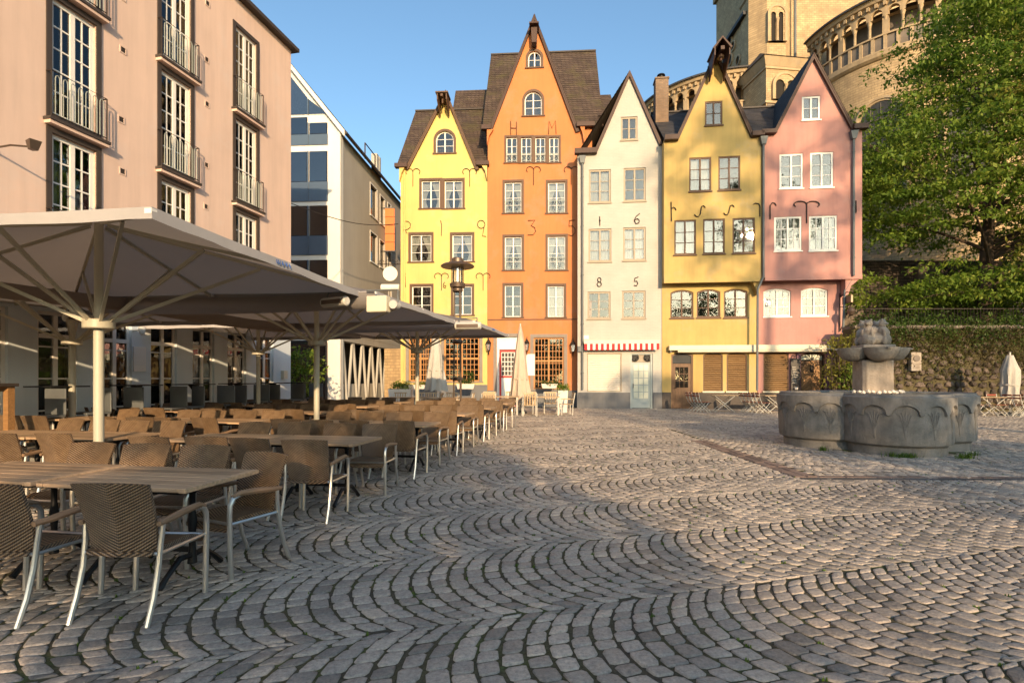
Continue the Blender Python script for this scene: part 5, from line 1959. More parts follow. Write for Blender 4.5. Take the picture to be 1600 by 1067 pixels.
MB().add([(-hwid - .5, -hwid - .5, 27.76), (hwid + .5, -hwid - .5, 27.76), (hwid + .5, hwid + .5, 27.76), (-hwid - .5, hwid + .5, 27.76), (-1.0, .2, 29.3), (1.0, .2, 29.3), (1.0, 1.5, 29.3), (-1.0, 1.5, 29.3)],
         [(0, 1, 5, 4), (1, 2, 6, 5), (2, 3, 7, 6), (3, 0, 4, 7), (4, 5, 6, 7)]).build('stair_roof', MAT['slate'], T)
# octagonal upper turret
T2 = empty('turret', (tc.x + .2, tc.y + 1.6, 0), 0, CH)
MB().lathe([(2.05, 26), (2.05, 44)], 8, (0, 0), R(22.5), R(382.5)).build('turret_wall', MAT['church'], T2)
for zz in (34.6, 36.2):
    MB().lathe([(2.05, zz), (2.2, zz + .1), (2.2, zz + .3), (2.05, zz + .4)], 8, (0, 0), R(22.5), R(382.5)).build('turret_band', MAT['church_trim'], T2)
ap_ = 2.05 * math.cos(R(22.5)) + .01
twin_arch(T2, (0, -ap_, 30.0), 0, 1.15, 2.6)
MB().tube([(1.75, -1.6, 26), (1.75, -1.6, 44)], .12, 8).build('downpipe', MAT['zinc'], T2)
# transept gable in shadow with wheel of round lights, facing left
G = empty('transept', (tc.x - 1.0, tc.y + 2.4, 0), 0, CH)
MB().box(-.6, -.9, 22, 1.9, 7.5, 33.5).build('transept_wall', MAT['church'], G)
gw = MB().add([(-.62, -.85, 26.6), (-.62, 7.0, 26.6), (-.62, 7.0, 33), (-.62, 3, 37.2), (-.62, -.85, 33)], [(0, 1, 2, 3, 4)])
gw.build('gable_face', MAT['church'], G)
for (yy, zz, rr) in ((2.4, 31.5, .42), (1.7, 32.4, .35), (3.1, 32.6, .35), (2.4, 33.2, .35), (2.4, 30.3, .32), (.6, 30.4, .36), (.6, 28.9, .3)):
    MB().lathe([(rr + .14, -.12), (rr + .14, .02)], 14).lathe([(rr, -.12), (rr + .14, -.12)], 14).build('foil_ring', MAT['church_trim'], G, (-.64, yy, zz)).rotation_euler = (0, R(90), 0)
    MB().lathe([(0, 0), (rr, 0)], 14).build('foil_light', MAT['darkroom'], G, (-.632, yy, zz)).rotation_euler = (0, R(-90), 0)
MB().add([(-1.0, -1.2, 33.4), (2.2, -1.2, 33.4), (2.2, 7.5, 33.4), (-1.0, 7.5, 33.4), (-1.0, -1.2, 33.7), (2.2, -1.2, 33.7), (2.2, 7.5, 33.75), (-1.0, 7.5, 33.75)], [(0, 3, 2, 1), (4, 5, 6, 7), (0, 1, 5, 4), (1, 2, 6, 5), (2, 3, 7, 6), (3, 0, 4, 7)]).build('transept_roof', MAT['slate_dark'], G)
# ------------------------------------------------------------------ churchyard terrace: retaining wall, rubble stones, dark old wall, railing
RW = tag(empty('retaining_wall', (14.9, 23.6, 0)), 'mossy rubble retaining wall overgrown with ivy, right of the fountain', 'wall')
TZ = 3.65
MB().box(0, .16, 0, 26, .9, TZ).build('wall_core', MAT['rubble_mortar'], RW)
MB().box(0, .05, TZ, 26, .95, TZ + .12).build('coping', MAT['church_dark'], RW)
r4 = random.Random(11)
stone_mes = []
for k in range(10):
    bm = bmesh.new()
    bmesh.ops.create_icosphere(bm, subdivisions=1, radius=.5)
    for v in bm.verts:
        v.co *= r4.uniform(.8, 1.1)
        v.co.x = max(-.45, min(.45, v.co.x))
        v.co.z = max(-.42, min(.42, v.co.z))
    me = bpy.data.meshes.new('stone')
    bm.to_mesh(me)
    bm.free()
    me.materials.append(MAT['rubble'])
    stone_mes.append(me)
ns_ = 0
z = .14
row = 0
while z < 3.5:
    hgt = r4.uniform(.2, .34)
    x = .1 + r4.uniform(0, .2)
    while x < 9.4:
        wd = r4.uniform(.18, .46)
        if r4.random() < (.98 if z < 1.7 else .7) and ns_ < 298:
            s_ = obj('stone', stone_mes[r4.randrange(10)], None, RW, (x + wd / 2, .14, z + hgt / 2 + r4.uniform(-.09, .09)), 0, (wd * 1.12, .30, hgt * 1.22))
            s_.rotation_euler = (0, r4.uniform(-.2, .2), 0)
            ns_ += 1
        x += wd + r4.uniform(.02, .08)
    z += hgt + .02
    row += 1
terr = tag(MB().box(15.7, 24.5, -.5, 60, 110, TZ - .02).build('terrace', MAT['soil']), kind='structure')
# dark old wall with buttresses under the apse, on the terrace
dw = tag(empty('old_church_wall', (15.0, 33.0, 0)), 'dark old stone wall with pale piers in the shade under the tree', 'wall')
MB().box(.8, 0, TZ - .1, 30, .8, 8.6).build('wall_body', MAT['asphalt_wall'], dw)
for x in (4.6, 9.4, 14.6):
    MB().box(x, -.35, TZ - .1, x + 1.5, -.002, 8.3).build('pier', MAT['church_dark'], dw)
# thin iron railing on the terrace edge
rl = tag(empty('terrace_railing', (16.2, 24.9, TZ)), 'thin iron railing along the top of the retaining wall', 'railing')
rm = MB().bar((0, 0, 1.0), (14, 0, 1.0), .03, .03).bar((0, 0, .15), (14, 0, .15), .03, .03)
rm.build('rails', MAT['iron'], rl)
rb_ = MB().tube([(0, 0, 0), (0, 0, 1.05)], .012, 4).mesh('railing_bar')
rb_.materials.append(MAT['iron'])
for k in range(94):
    obj('railing_bar', rb_, None, rl, (k * .15, 0, 0))
# memorial plaque on the retaining wall
p = at(1430, 565, 23.5)
pl = tag(empty('wall_plaque', (p.x, 23.42, p.z)), 'pale carved stone plaque set in the rubble wall', 'plaque')
hw_, hh_ = 8 / FPX * 23.5, 14.5 / FPX * 23.5
MB().box(-hw_, 0, -hh_, hw_, .2, hh_).build('plaque_stone', MAT['sandstone'], pl, bevel=.015)
MB().lathe([(.14, -.03), (.14, .0)], 16).lathe([(0, -.02), (.10, -.03), (.14, -.03)], 16).build('medallion', MAT['church_dark'], pl, (0, -.002, hh_ * .35)).rotation_euler = (R(-90), 0, 0)
for k in range(4):
    MB().box(-hw_ * .7, -.012, -hh_ * .25 - k * .07, hw_ * (.7 - .1 * (k % 2)), 0.0, -hh_ * .25 - k * .07 + .03).build('carved_line', MAT['church_dark'], pl)
# ------------------------------------------------------------------ trees and climbing plants
def leaf_cloud(centres, per, rad, flat, size, seed, droop=.35, tiltv=.6):
    """leaf faces scattered round branch tips: verts, faces, random values"""
    r_ = np.random.RandomState(seed)
    C_ = np.repeat(np.asarray(centres, dtype=float), per, 0)
    n_ = len(C_)
    a = r_.uniform(0, 2 * np.pi, n_)
    rho = np.sqrt(r_.rand(n_)) * rad * np.repeat(r_.uniform(.6, 1.3, len(centres)), per)
    P_ = C_ + np.stack([rho * np.cos(a), rho * np.sin(a), r_.normal(0, flat, n_) - droop * rho ** 2 / max(rad, .1)], 1)
    az = r_.uniform(0, 2 * np.pi, n_)
    pitch = r_.normal(-.45, tiltv, n_)
    L = size * r_.uniform(.6, 1.35, n_)
    Wd = L * r_.uniform(.34, .55, n_)
    d = np.stack([np.cos(az) * np.cos(pitch), np.sin(az) * np.cos(pitch), np.sin(pitch)], 1)
    roll = r_.normal(0, .7, n_)
    s0 = np.stack([-np.sin(az), np.cos(az), np.zeros(n_)], 1)
    u0 = np.cross(s0, d)
    s_ = s0 * np.cos(roll)[:, None] + u0 * np.sin(roll)[:, None]
    v0 = P_
    v1 = P_ + d * (L * .5)[:, None] + s_ * (Wd * .5)[:, None]
    v2 = P_ + d * L[:, None]
    v3 = P_ + d * (L * .5)[:, None] - s_ * (Wd * .5)[:, None]
    Vv = np.stack([v0, v1, v2, v3], 1).reshape(-1, 3)
    F_ = np.arange(n_ * 4).reshape(-1, 4)
    return Vv, F_, r_.rand(n_)


def tree(name, label, loc, trunk_h, r0, cc, cr, ncl, per, lsize, seed, mat, group=None, tier=0.9, crad=.8, flat=.12, lean=(0, 0), shape=None):
    """tapered trunk, limbs reaching into the crown, leaves in many separate sprays (crown centre cc and radii cr relative to base)"""
    rr = random.Random(seed)
    t = tag(empty(name, loc), label, 'tree', group)
    top = Vector((cc[0] * .6 + lean[0], cc[1] * .6 + lean[1], cc[2] + cr[2] * .35))
    base = Vector((0, 0, -.1))
    pth, rad_ = [], []
    for i in range(9):
        v = i / 8
        p = base.lerp(top, v) + Vector((math.sin(v * 5 + seed) * .18, math.cos(v * 4 + seed) * .18, 0)) * (1 - abs(.5 - v))
        pth.append(p)
        rad_.append(r0 * (1.25 if i == 0 else 1) * (1 - .82 * v))
    tk = MB().tube(pth, rad_, 10)
    pts = []
    while len(pts) < ncl:
        x, y, z = rr.uniform(-1, 1), rr.uniform(-1, 1), rr.uniform(-1, 1)
        q = x * x + y * y + z * z
        if q > 1 or q < .12 or rr.random() > .25 + .75 * q:
            continue
        if shape and not shape(x, y, z):
            continue
        bump_ = 1 + .16 * math.sin(x * 7 + seed) * math.sin(y * 6 + z * 5)
        p = Vector((cc[0] + cr[0] * x * bump_, cc[1] + cr[1] * y * bump_, cc[2] + cr[2] * z))
        if tier:
            hr = math.hypot(p.x - cc[0], p.y - cc[1])
            zt_ = p.z + .22 * hr
            p.z = round(zt_ / tier) * tier - .22 * hr + rr.gauss(0, .1)
        if p.z < trunk_h * .5:
            continue
        pts.append(p)
    limbs = MB()
    for k in range(0, len(pts), max(1, len(pts) // 70)):
        e = pts[k]
        v = min(.95, max(.18, (e.z - .35 * math.hypot(e.x, e.y)) / max(top.z, .1)))
        s = base.lerp(top, v)
        md = s.lerp(e, .5) + Vector((rr.uniform(-.4, .4), rr.uniform(-.4, .4), rr.uniform(.1, .7)))
        rb = max(.025, r0 * .30 * (1 - v * .6))
        path = []
        for i in range(7):
            w = i / 6
            path.append(s * (1 - w) ** 2 + md * 2 * w * (1 - w) + e * w * w)
        limbs.tube(path, [rb * (1 - .88 * i / 6) for i in range(7)], 6)
    trunk = tk.build('trunk', MAT['bark'], t, smooth=True)
    limbs.build('limbs', MAT['bark'], trunk, smooth=True)
    Vv, F_, rv_ = leaf_cloud(pts, per, crad, flat, lsize, seed)
    c = obj('crown', np_mesh('crown', Vv, F_, rv_), MAT[mat], t)
    return t


tree('broadleaf_tree', 'big green tree on the church terrace with sweeping tiered branches', (24.6, 28.2, TZ), 3.0, .42, (.2, -.6, 8.2), (9.2, 4.6, 10.4), 1700, 76, .22, 4, 'leaf', 'trees by the church',
     shape=lambda x, y, z: not (z > .25 and x < -.62 + .3 * z) and not (z < -.62 and x < -.35) and not (-.50 < z < -.27 and -.75 < x < .05))
tree('yellowing_tree', 'yellow green tree with bare twigs at the right edge', (27.2, 23.2, TZ), 3.0, .30, (-.6, .2, 8.6), (5.0, 3.2, 8.2), 420, 44, .19, 9, 'leaf_y', 'trees by the church', crad=.7)
# undergrowth on the terrace
sp = []
r5 = random.Random(21)
for k in range(190):
    sp.append((r5.uniform(16.2, 31), r5.uniform(24.6, 26.4), TZ + r5.uniform(.0, .75)))
Vv, F_, rv_ = leaf_cloud(sp, 42, .55, .22, .16, 5)
tag(obj('terrace_shrubs', np_mesh('terrace_shrubs', Vv, F_, rv_), MAT['leaf_d']), 'dark green undergrowth along the terrace above the wall', 'shrubs', kind='stuff')
sp = []
for k in range(2600):
    x = 14.95 + r5.uniform(0, 13)
    z = TZ * (1 - abs(r5.gauss(0, .30)))
    if z < .35:
        continue
    sp.append((x, 23.62 + r5.uniform(-.03, .1), z))
Vv, F_, rv_ = leaf_cloud(sp, 14, .26, .16, .085, 6, droop=.1)
Vv[:, 1] = np.minimum(Vv[:, 1], 23.9)
tag(obj('wall_ivy', np_mesh('wall_ivy', Vv, F_, rv_), MAT['leaf_b']), 'brown and green ivy hanging over the retaining wall', 'ivy', kind='stuff')
sp = [(15.3 + abs(r5.gauss(0, .5)) + r5.uniform(0, 9) * (r5.random() < .75), 23.5 + r5.uniform(-.1, .15), TZ - abs(r5.gauss(0, .42)) + .1) for k in range(230)]
Vv, F_, rv_ = leaf_cloud(sp, 24, .3, .18, .10, 7, droop=.3)
tag(obj('green_ivy', np_mesh('green_ivy', Vv, F_, rv_), MAT['leaf_d']), 'fresh green ivy spilling over the top of the retaining wall', 'ivy', kind='stuff')


def bush(name, label, loc, spots, per, rad_, size, mat, seed, group=None, stems=True, cat='plant'):
    t = tag(empty(name, loc), label, cat, group)
    s = MB()
    for p in spots:
        s.tube([(p[0] * .3, p[1] * .3, 0), (p[0] * .7, p[1] * .7, p[2] * .6), p], [.02, .015, .006], 5)
    s.build('stems', MAT['bark'], t)
    Vv, F_, rv_ = leaf_cloud(spots, per, rad_, .12, size, seed, droop=.5)
    obj('foliage', np_mesh('foliage', Vv, F_, rv_), MAT[mat], t)
    return t


r6 = random.Random(31)
p = gpt(1325, 640)
cpx = Vector((14.25, 23.5, 0))
bush('climbing_plant', 'tall climbing plant at the right corner of the pink house', cpx, [(r6.gauss(0, .32), r6.gauss(0, .25), .3 + 3.0 * r6.random() ** .8) for k in range(60)], 30, .28, .16, 'leaf_y', 3)
bush('corner_shrub', 'dense green shrub between pink house corner and fountain column', (14.65, 22.9, 0), [(r6.gauss(0, .3), r6.gauss(0, .22), .25 + 1.9 * r6.random()) for k in range(40)], 32, .26, .14, 'leaf', 8)
bush('bamboo', 'green bamboo plant in black tub by the alley entrance', (-9.0, 23.2, .55), [(r6.gauss(0, .38), r6.gauss(0, .3), .3 + 1.9 * r6.random()) for k in range(45)], 26, .3, .2, 'leaf', 12)
tb = tag(MB().lathe([(0, 0), (.30, 0), (.40, .6), (.43, .62), (.43, .68), (.36, .68), (.34, .6), (0, .58)], 18).build('plant_tub', MAT['blackiron'], None, (-9.0, 23.2, 0), 0, True), 'black round tub holding the bamboo', 'planter')

# riverside trees behind the viewer; they shade the square and mirror in the windows
GRP = 'riverside trees opposite the houses'
tree('riverside_tree', 'leafy riverside tree opposite the cafe terrace, behind the viewer', (2.5, -14, 0), 2.2, .26, (0, 0, 4.7), (2.5, 2.4, 2.3), 120, 44, .32, 14, 'leaf', GRP, tier=0, crad=.75)
tree('riverside_tree', 'tall thin crowned riverside tree opposite the pink house', (20.1, -14.5, 0), 7.0, .34, (0, 0, 20.0), (5.8, 3.4, 5.2), 52, 120, .34, 15, 'leaf', GRP, tier=0, crad=.95, flat=.3)
tree('riverside_tree', 'round riverside tree opposite the fountain', (14.0, -14, 0), 4.5, .30, (0, 0, 8.2), (3.4, 3.0, 3.8), 150, 40, .32, 16, 'leaf', GRP, tier=0, crad=.75)
for k, (x, lb) in enumerate(((7.2, 'nearest the middle'), (11.2, 'taller one right of the middle'), (-.4, 'leftmost'))):  # low trees out of view, added to cast shade on the foreground
    tree('unseen_shade_tree', 'low unseen tree added to shade the foreground, %s' % lb, (x - .6, -13.2 - .4 * k, 0), 1.2, .12, (0, 0, (2.95, 4.0, 2.95)[k]), ((2.1, 2.6, 2.0)[k], 1.6, (1.35, 1.5, 1.35)[k]), 60, 44, .26, 40 + k, 'leaf', 'unseen low trees added to shade the foreground', tier=0, crad=.5)
far0 = tree('reflection_tree', 'broad tree across the water, first of the far bank line', (-44, -64, 0), 3.0, .5, (0, 0, 7.0), (7.5, 5, 6.0), 200, 40, .7, 18, 'leaf_d', 'unseen trees added for the window reflections', tier=0, crad=1.6, flat=.4)  # tree line out of view, added to fill the bright window reflections
for k in range(9):
    o_ = dup(far0, (-44 + (k + 1) * 12.5, -64 - (k % 3) * 2.0, 0), k * 1.3, 'broad unseen tree added for the window reflections, %s of the rear line' % ['second', 'third', 'fourth', 'fifth', 'sixth', 'seventh', 'eighth', 'ninth', 'tenth'][k])
    q_ = (.92, 1.05, .85, 1.08, .95, 1.0, .9, 1.06, .97)[k]
    o_.scale = (q_, q_, q_)
# ------------------------------------------------------------------ cafe furniture
def make_chair():
    t = tag(empty('wicker_armchair'), 'chair', 'chair', 'brown wicker armchairs of the cafe terrace')
    # backrest: slightly curved woven panel, wider at the top, leaning back
    b = MB()
    nx, nz = 10, 8
    for side in (0, 1):
        for j in range(nz + 1):
            v = j / nz
            z = .43 + .46 * v
            w = .225 + .035 * v
            for i in range(nx + 1):
                u = -1 + 2 * i / nx
                y = -.205 - .11 * v - .02 * v * v + .035 * (u * u) - (.022 if side else 0) + (0.012 * math.sin(v * 3.1))
                b.v.append((u * w, y, z + .012 * (1 - u * u) * (1 if v > .95 else 0)))
    m_ = (nx + 1) * (nz + 1)
    for j in range(nz):
        for i in range(nx):
            a = j * (nx + 1) + i
            b.f.append((a + 1, a, a + nx + 1, a + nx + 2))
            b.f.append((m_ + a, m_ + a + 1, m_ + a + nx + 2, m_ + a + nx + 1))
    rim = [i for i in range(nx + 1)] + [j * (nx + 1) + nx for j in range(1, nz + 1)] + [nz * (nx + 1) + i for i in range(nx - 1, -1, -1)] + [j * (nx + 1) for j in range(nz - 1, 0, -1)]
    for k in range(len(rim)):
        a, c = rim[k], rim[(k + 1) % len(rim)]
        b.f.append((a, c, m_ + c, m_ + a))
    b.build('backrest', MAT['wicker'], t, smooth=True, ang=50)
    s = MB()
    ny = 8
    for side in (0, 1):
        for j in range(ny + 1):
            v = j / ny
            y = -.24 + .50 * v
            zz = .445 + .015 * math.sin(v * math.pi) - .05 * max(0, v - .82) / .18 - (.028 if side else 0)
            for i in range(nx + 1):
                u = -1 + 2 * i / nx
                s.v.append((u * (.225 + .015 * v), y, zz - .012 * (1 - u * u)))
    m_ = (nx + 1) * (ny + 1)
    for j in range(ny):
        for i in range(nx):
            a = j * (nx + 1) + i
            s.f.append((a, a + 1, a + nx + 2, a + nx + 1))
            s.f.append((m_ + a + 1, m_ + a, m_ + a + nx + 1, m_ + a + nx + 2))
    for k in range(len(rim)):
        a, c = rim[k], rim[(k + 1) % len(rim)]
        s.f.append((c, a, m_ + a, m_ + c))
    s.build('seat', MAT['wicker'], t, smooth=True, ang=50)
    for sg in (-1, 1):
        x = sg * .268
        # front leg curls into the arm
        MB().tube([(x, .235, 0), (x, .245, .25), (x, .25, .50), (x, .245, .575), (x, .215, .625), (x, .16, .645)], [.019, .02, .02, .02, .02, .019], 8, 1.0).build('leg', MAT['alu'], t, smooth=True)
        MB().tube([(x * .97, -.33, 0), (x * .97, -.27, .16), (x * .96, -.225, .34), (x * .97, -.205, .5), (x, -.195, .615)], [.017, .018, .018, .017, .016], 8).build('leg', MAT['alu'], t, smooth=True)
        MB().tube([(x, .225, .630), (x, .16, .654), (x, .02, .648), (x, -.12, .632), (x, -.235, .624)], [.019, .024, .026, .024, .018], 8).build('armrest', MAT['armwood'], t, smooth=True)
    rl_ = MB().tube([(-.268, .235, .425), (.268, .235, .425)], .013, 6).tube([(-.26, -.215, .425), (.26, -.215, .425)], .013, 6)
    for sg in (-1, 1):
        rl_.tube([(sg * .255, -.215, .425), (sg * .262, .235, .425)], .013, 6)
    rl_.build('seat_frame', MAT['alu'], t)
    return t


def make_table(L=1.2, Wd=.80):
    t = tag(empty('cafe_table'), 'table', 'table', 'wooden tables of the cafe terrace')
    npl = 6
    pw = (Wd - .0) / npl
    pm = MB().box(-L / 2 + .055, -pw / 2 + .003, .715, L / 2 - .055, pw / 2 - .003, .745)
    o0 = pm.build('plank', MAT['tablewood'], t, (0, -Wd / 2 + pw / 2, 0), bevel=.004)
    for k in range(1, npl):
        obj('plank', o0.data, None, t, (0, -Wd / 2 + pw * (k + .5), 0))
    for sg in (-1, 1):
        MB().box(-.027, -Wd / 2, .712, .027, Wd / 2, .746).build('end_board', MAT['tablewood'], t, (sg * (L / 2 - .027), 0, 0), bevel=.004)
    MB().box(-L / 2 + .12, -.3, .68, L / 2 - .12, .3, .712).build('under_frame', MAT['blackiron'], t)
    for sg in (-1, 1):
        x = sg * (L / 2 - .28)
        m = MB().lathe([(.035, .10), (.026, .2), (.022, .3), (.034, .42), (.022, .5), (.022, .62), (.06, .68)], 10, (x, 0))
        for dy in (-1, 1):
            m.tube([(x, 0, .16), (x, dy * .12, .17), (x, dy * .24, .08), (x, dy * .31, .015)], [.022, .022, .02, .024], 6)
        m.build('pedestal', MAT['blackiron'], t, smooth=True)
    MB().bar((-(L / 2 - .28), 0, .2), (L / 2 - .28, 0, .2), .02, .04).build('stretcher', MAT['blackiron'], t)
    return t


chair0, table0 = make_chair(), make_table()
chair0.scale = (.96, .96, .96)
used = {'c': False, 't': False}
TH = R(10.0)                       # terrace rows turn with the hotel front
td, tn = Vector((math.sin(TH), math.cos(TH), 0)), Vector((math.cos(TH), -math.sin(TH), 0))
ordn = ['first', 'second', 'third', 'fourth', 'fifth', 'sixth', 'seventh', 'eighth', 'ninth', 'tenth', 'eleventh', 'twelfth']
rowname = ['front row', 'second row', 'third row', 'fourth row', 'fifth row', 'back row']
r7 = random.Random(77)


def put(kind, loc, rz, label):
    src = chair0 if kind == 'c' else table0
    if not used[kind]:
        used[kind] = True
        src.location = loc
        src.rotation_euler = (0, 0, rz)
        src['label'] = label
        return src
    return dup(src, loc, rz, label)


ROWY = [4.06, 6.5, 8.92, 11.3, 13.7, 16.0]
for ri, Y in enumerate(ROWY):
    right = Vector((-2.14 + .175 * (Y - 4.06), Y, 0))
    ntab = [2, 4, 5, 6, 6, 5][ri]
    ti = 0
    s = 0.0
    cn = {1: 0, -1: 0}
    while ti < ntab:
        if ti and ti % 2 == 0:
            s += .75                                   # aisle where the parasol poles stand
        c = right - tn * (s + .6)
        jr = r7.uniform(-.012, .012)
        put('t', c + Vector((0, 0, r7.uniform(0, .012))), -TH + jr, 'wooden cafe table, %s from the right in the %s' % (ordn[ti], rowname[ri]))
        for q in (.32, -.30):
            for side in (-1, 1):
                off = .60 if side < 0 else .66
                p = c + tn * (q + r7.uniform(-.03, .03)) + td * side * (off + r7.uniform(-.05, .06))
                rot = -TH + (0 if side < 0 else math.pi) + r7.uniform(-.09, .09)
                if ri == 0 and ti == 0 and q > 0:
                    if side < 0:
                        p = Vector((-2.42, 3.60, 0))
                        rot = R(-4)
                    else:
                        p = Vector((-2.22, 4.36, 0))
                        rot = math.pi - TH - R(16)
                put('c', p, rot, 'wicker armchair, %s from the right on the %s side of the %s' % (ordn[cn[side]], 'near' if side < 0 else 'far', rowname[ri]))
                cn[side] += 1
        s += 1.24
        ti += 1

# ---- parasols
def parasol(loc, rz, hn, hd, ze, zp, zh, label, text=False):
    t = tag(empty('parasol', loc, rz), label, 'parasol', 'big grey parasols over the cafe terrace')
    MB().tube([(0, 0, 0), (0, 0, zh - .02)], .055, 16).build('pole', MAT['polepaint'], t, smooth=True)
    MB().tube([(0, 0, zh), (0, 0, zp - .03)], .048, 14).build('mast', MAT['polepaint'], t, smooth=True)
    MB().lathe([(.0, zh - .055), (.155, zh - .055), (.165, zh - .045), (.165, zh + .045), (.155, zh + .055), (0, zh + .055)], 20).build('hub', MAT['polepaint'], t, smooth=True)
    MB().box(-.42, -.42, 0, .42, .42, .05).lathe([(.1, .05), (.1, .3), (.07, .32)], 12).build('base', MAT['zinc'], t)
    cv = MB()
    N = 12
    # each of the four triangles subdivided, fabric sagging a little between the ribs
    cor = [(-hn, -hd), (hn, -hd), (hn, hd), (-hn, hd)]

    def sagz(e, v, z):
        return z - .05 * math.sin(math.pi * min(1, max(0, e))) * v * (1 - v) * 2 - .012 * abs(math.sin(2 * math.pi * e)) * v
    for k in range(4):
        a, b = cor[k], cor[(k + 1) % 4]
        for j in range(N):
            for i in range(N):
                def pt(ii, jj):
                    v = jj / N
                    e = ii / N
                    x = (a[0] + (b[0] - a[0]) * e) * v
                    y = (a[1] + (b[1] - a[1]) * e) * v
                    return (x, y, sagz(e, v, zp + (ze - zp) * v))
                q = [pt(i, j), pt(i + 1, j), pt(i + 1, j + 1), pt(i, j + 1)]
                if j == 0:
                    cv.add([q[0], q[2], q[3]], [(0, 1, 2)])
                else:
                    cv.add(q, [(0, 1, 2, 3)])
    me = cv.mesh('canopy')
    bm = bmesh.new()
    bm.from_mesh(me)
    bmesh.ops.remove_doubles(bm, verts=bm.verts, dist=.0005)
    bmesh.ops.recalc_face_normals(bm, faces=bm.faces)
    for f in bm.faces:
        f.smooth = True
    bm.to_mesh(me)
    bm.free()
    me.set_sharp_from_angle(angle=R(12))
    c = obj('canopy', me, MAT['fabric'], t)
    for k in range(4):
        a, b = cor[k], cor[(k + 1) % 4]
        vm = MB()
        M_ = 24
        for i in range(M_ + 1):
            e = i / M_
            x, y = a[0] + (b[0] - a[0]) * e, a[1] + (b[1] - a[1]) * e
            zz = sagz(e, 1, ze)
            L = math.hypot(x, y)
            ox, oy = x / L * .02, y / L * .02
            vm.v += [(x, y, zz + .004), (x + ox + .004 * math.sin(i * 2.1), y + oy + .004 * math.sin(i * 2.1), zz - .095 - .005 * math.sin(i * 1.3))]
        for i in range(M_):
            vm.f.append((2 * i, 2 * i + 1, 2 * i + 3, 2 * i + 2))
        vm.build('valance', MAT['valance'], c, smooth=True)
        # printed lettering on the edge: small blue strokes, unreadable at this size
        if text and k in (0, 1):
            for i in range(8):
                e = .42 + i * .009
                x, y = a[0] + (b[0] - a[0]) * e, a[1] + (b[1] - a[1]) * e
                nx_, ny_ = (b[1] - a[1]), -(b[0] - a[0])
                L = math.hypot(nx_, ny_)
                nx_, ny_ = nx_ / L * .03, ny_ / L * .03
                zz = sagz(e, 1, ze)
                MB().bar((x + nx_, y + ny_, zz - .025), (x + nx_ + .012 * math.sin(i * 3), y + ny_ + .012, zz - .07), .004, .012).build('print_mark', MAT['blue_ink'], c)
    ends = cor + [((cor[k][0] + cor[(k + 1) % 4][0]) / 2, (cor[k][1] + cor[(k + 1) % 4][1]) / 2) for k in range(4)]
    for (x, y) in ends:
        rb = MB().bar((x * .05, y * .05, zp - .06), (x * .985, y * .985, ze - .035), .028, .042).build('rib', MAT['polepaint'], t)
        v = .56
        L = math.hypot(x, y)
        MB().bar((x / L * .13, y / L * .13, zh + .03), (x * v, y * v, zp + (ze - zp) * v - .07), .030, .042).build('strut', MAT['polepaint'], rb)
        MB().box(-.03, -.03, -.02, .03, .03, .02).build('rib_cap', MAT['white'], rb, (x * .99, y * .99, ze - .03))
    return t


RZ = -R(10.5)
parasol((-4.96, 6.53, 0), -R(6.5), 2.42, 2.06, 2.82, 3.38, 2.14, 'nearest grey parasol, its cream pole beside the front tables', True)
parasol((-3.86, 10.75, 0), RZ, 2.2, 2.1, 2.82, 3.40, 2.19, 'second grey parasol in the right hand line, sunlit pole', False)
parasol((-2.65, 15.2, 0), RZ, 2.2, 2.1, 2.84, 3.40, 2.24, 'farthest grey parasol in the right hand line, towards the yellow house', True)
parasol((-8.33, 10.3, 0), RZ, 2.0, 2.05, 2.78, 3.3, 2.17, 'grey parasol by the hotel doors, behind the nearest one', False)
parasol((-6.95, 14.9, 0), RZ, 2.0, 2.05, 2.78, 3.3, 2.18, 'grey parasol near the far corner of the hotel', False)
parasol((-9.35, 5.75, 0), RZ, 2.0, 2.05, 2.78, 3.3, 2.17, 'grey parasol at the left edge in front of the hotel', False)


def gutter_cloth(a, b, w, drop, label):
    """sagging canvas rain gutter hung between neighbouring parasols"""
    a, b = Vector(a), Vector(b)
    d = (b - a).normalized()
    s = d.cross(Vector((0, 0, 1))).normalized()
    m = MB()
    NL, NC = 20, 8
    for i in range(NL + 1):
        v = i / NL
        c = a.lerp(b, v) - Vector((0, 0, .05 * math.sin(math.pi * v)))
        for k in range(NC + 1):
            q = k / NC
            ang = math.pi * q
            m.v.append(tuple(c + s * (-math.cos(ang) * w / 2) - Vector((0, 0, drop * math.sin(ang)))))
    for i in range(NL):
        for k in range(NC):
            o = i * (NC + 1) + k
            m.f.append((o, o + 1, o + NC + 2, o + NC + 1))
    return tag(m.build('canvas_gutter', MAT['fabric'], None, (0, 0, 0), 0, True), label, 'rain gutter', 'canvas rain gutters between parasols')


gutter_cloth((-6.9, 8.95, 2.80), (-2.05, 8.32, 2.80), .26, .24, 'sagging grey canvas gutter between the first and second parasols')
gutter_cloth((-5.7, 13.25, 2.82), (-1.3, 12.75, 2.82), .2, .2, 'sagging grey canvas gutter before the farthest parasol')
gutter_cloth((-7.1, 5.0, 2.78), (-6.3, 8.8, 2.78), .24, .2, 'grey canvas gutter running back along the left of the nearest parasol')
gutter_cloth((-6.2, 8.7, 2.78), (-5.3, 13.0, 2.78), .24, .2, 'grey canvas gutter between the two lines of parasols farther back')


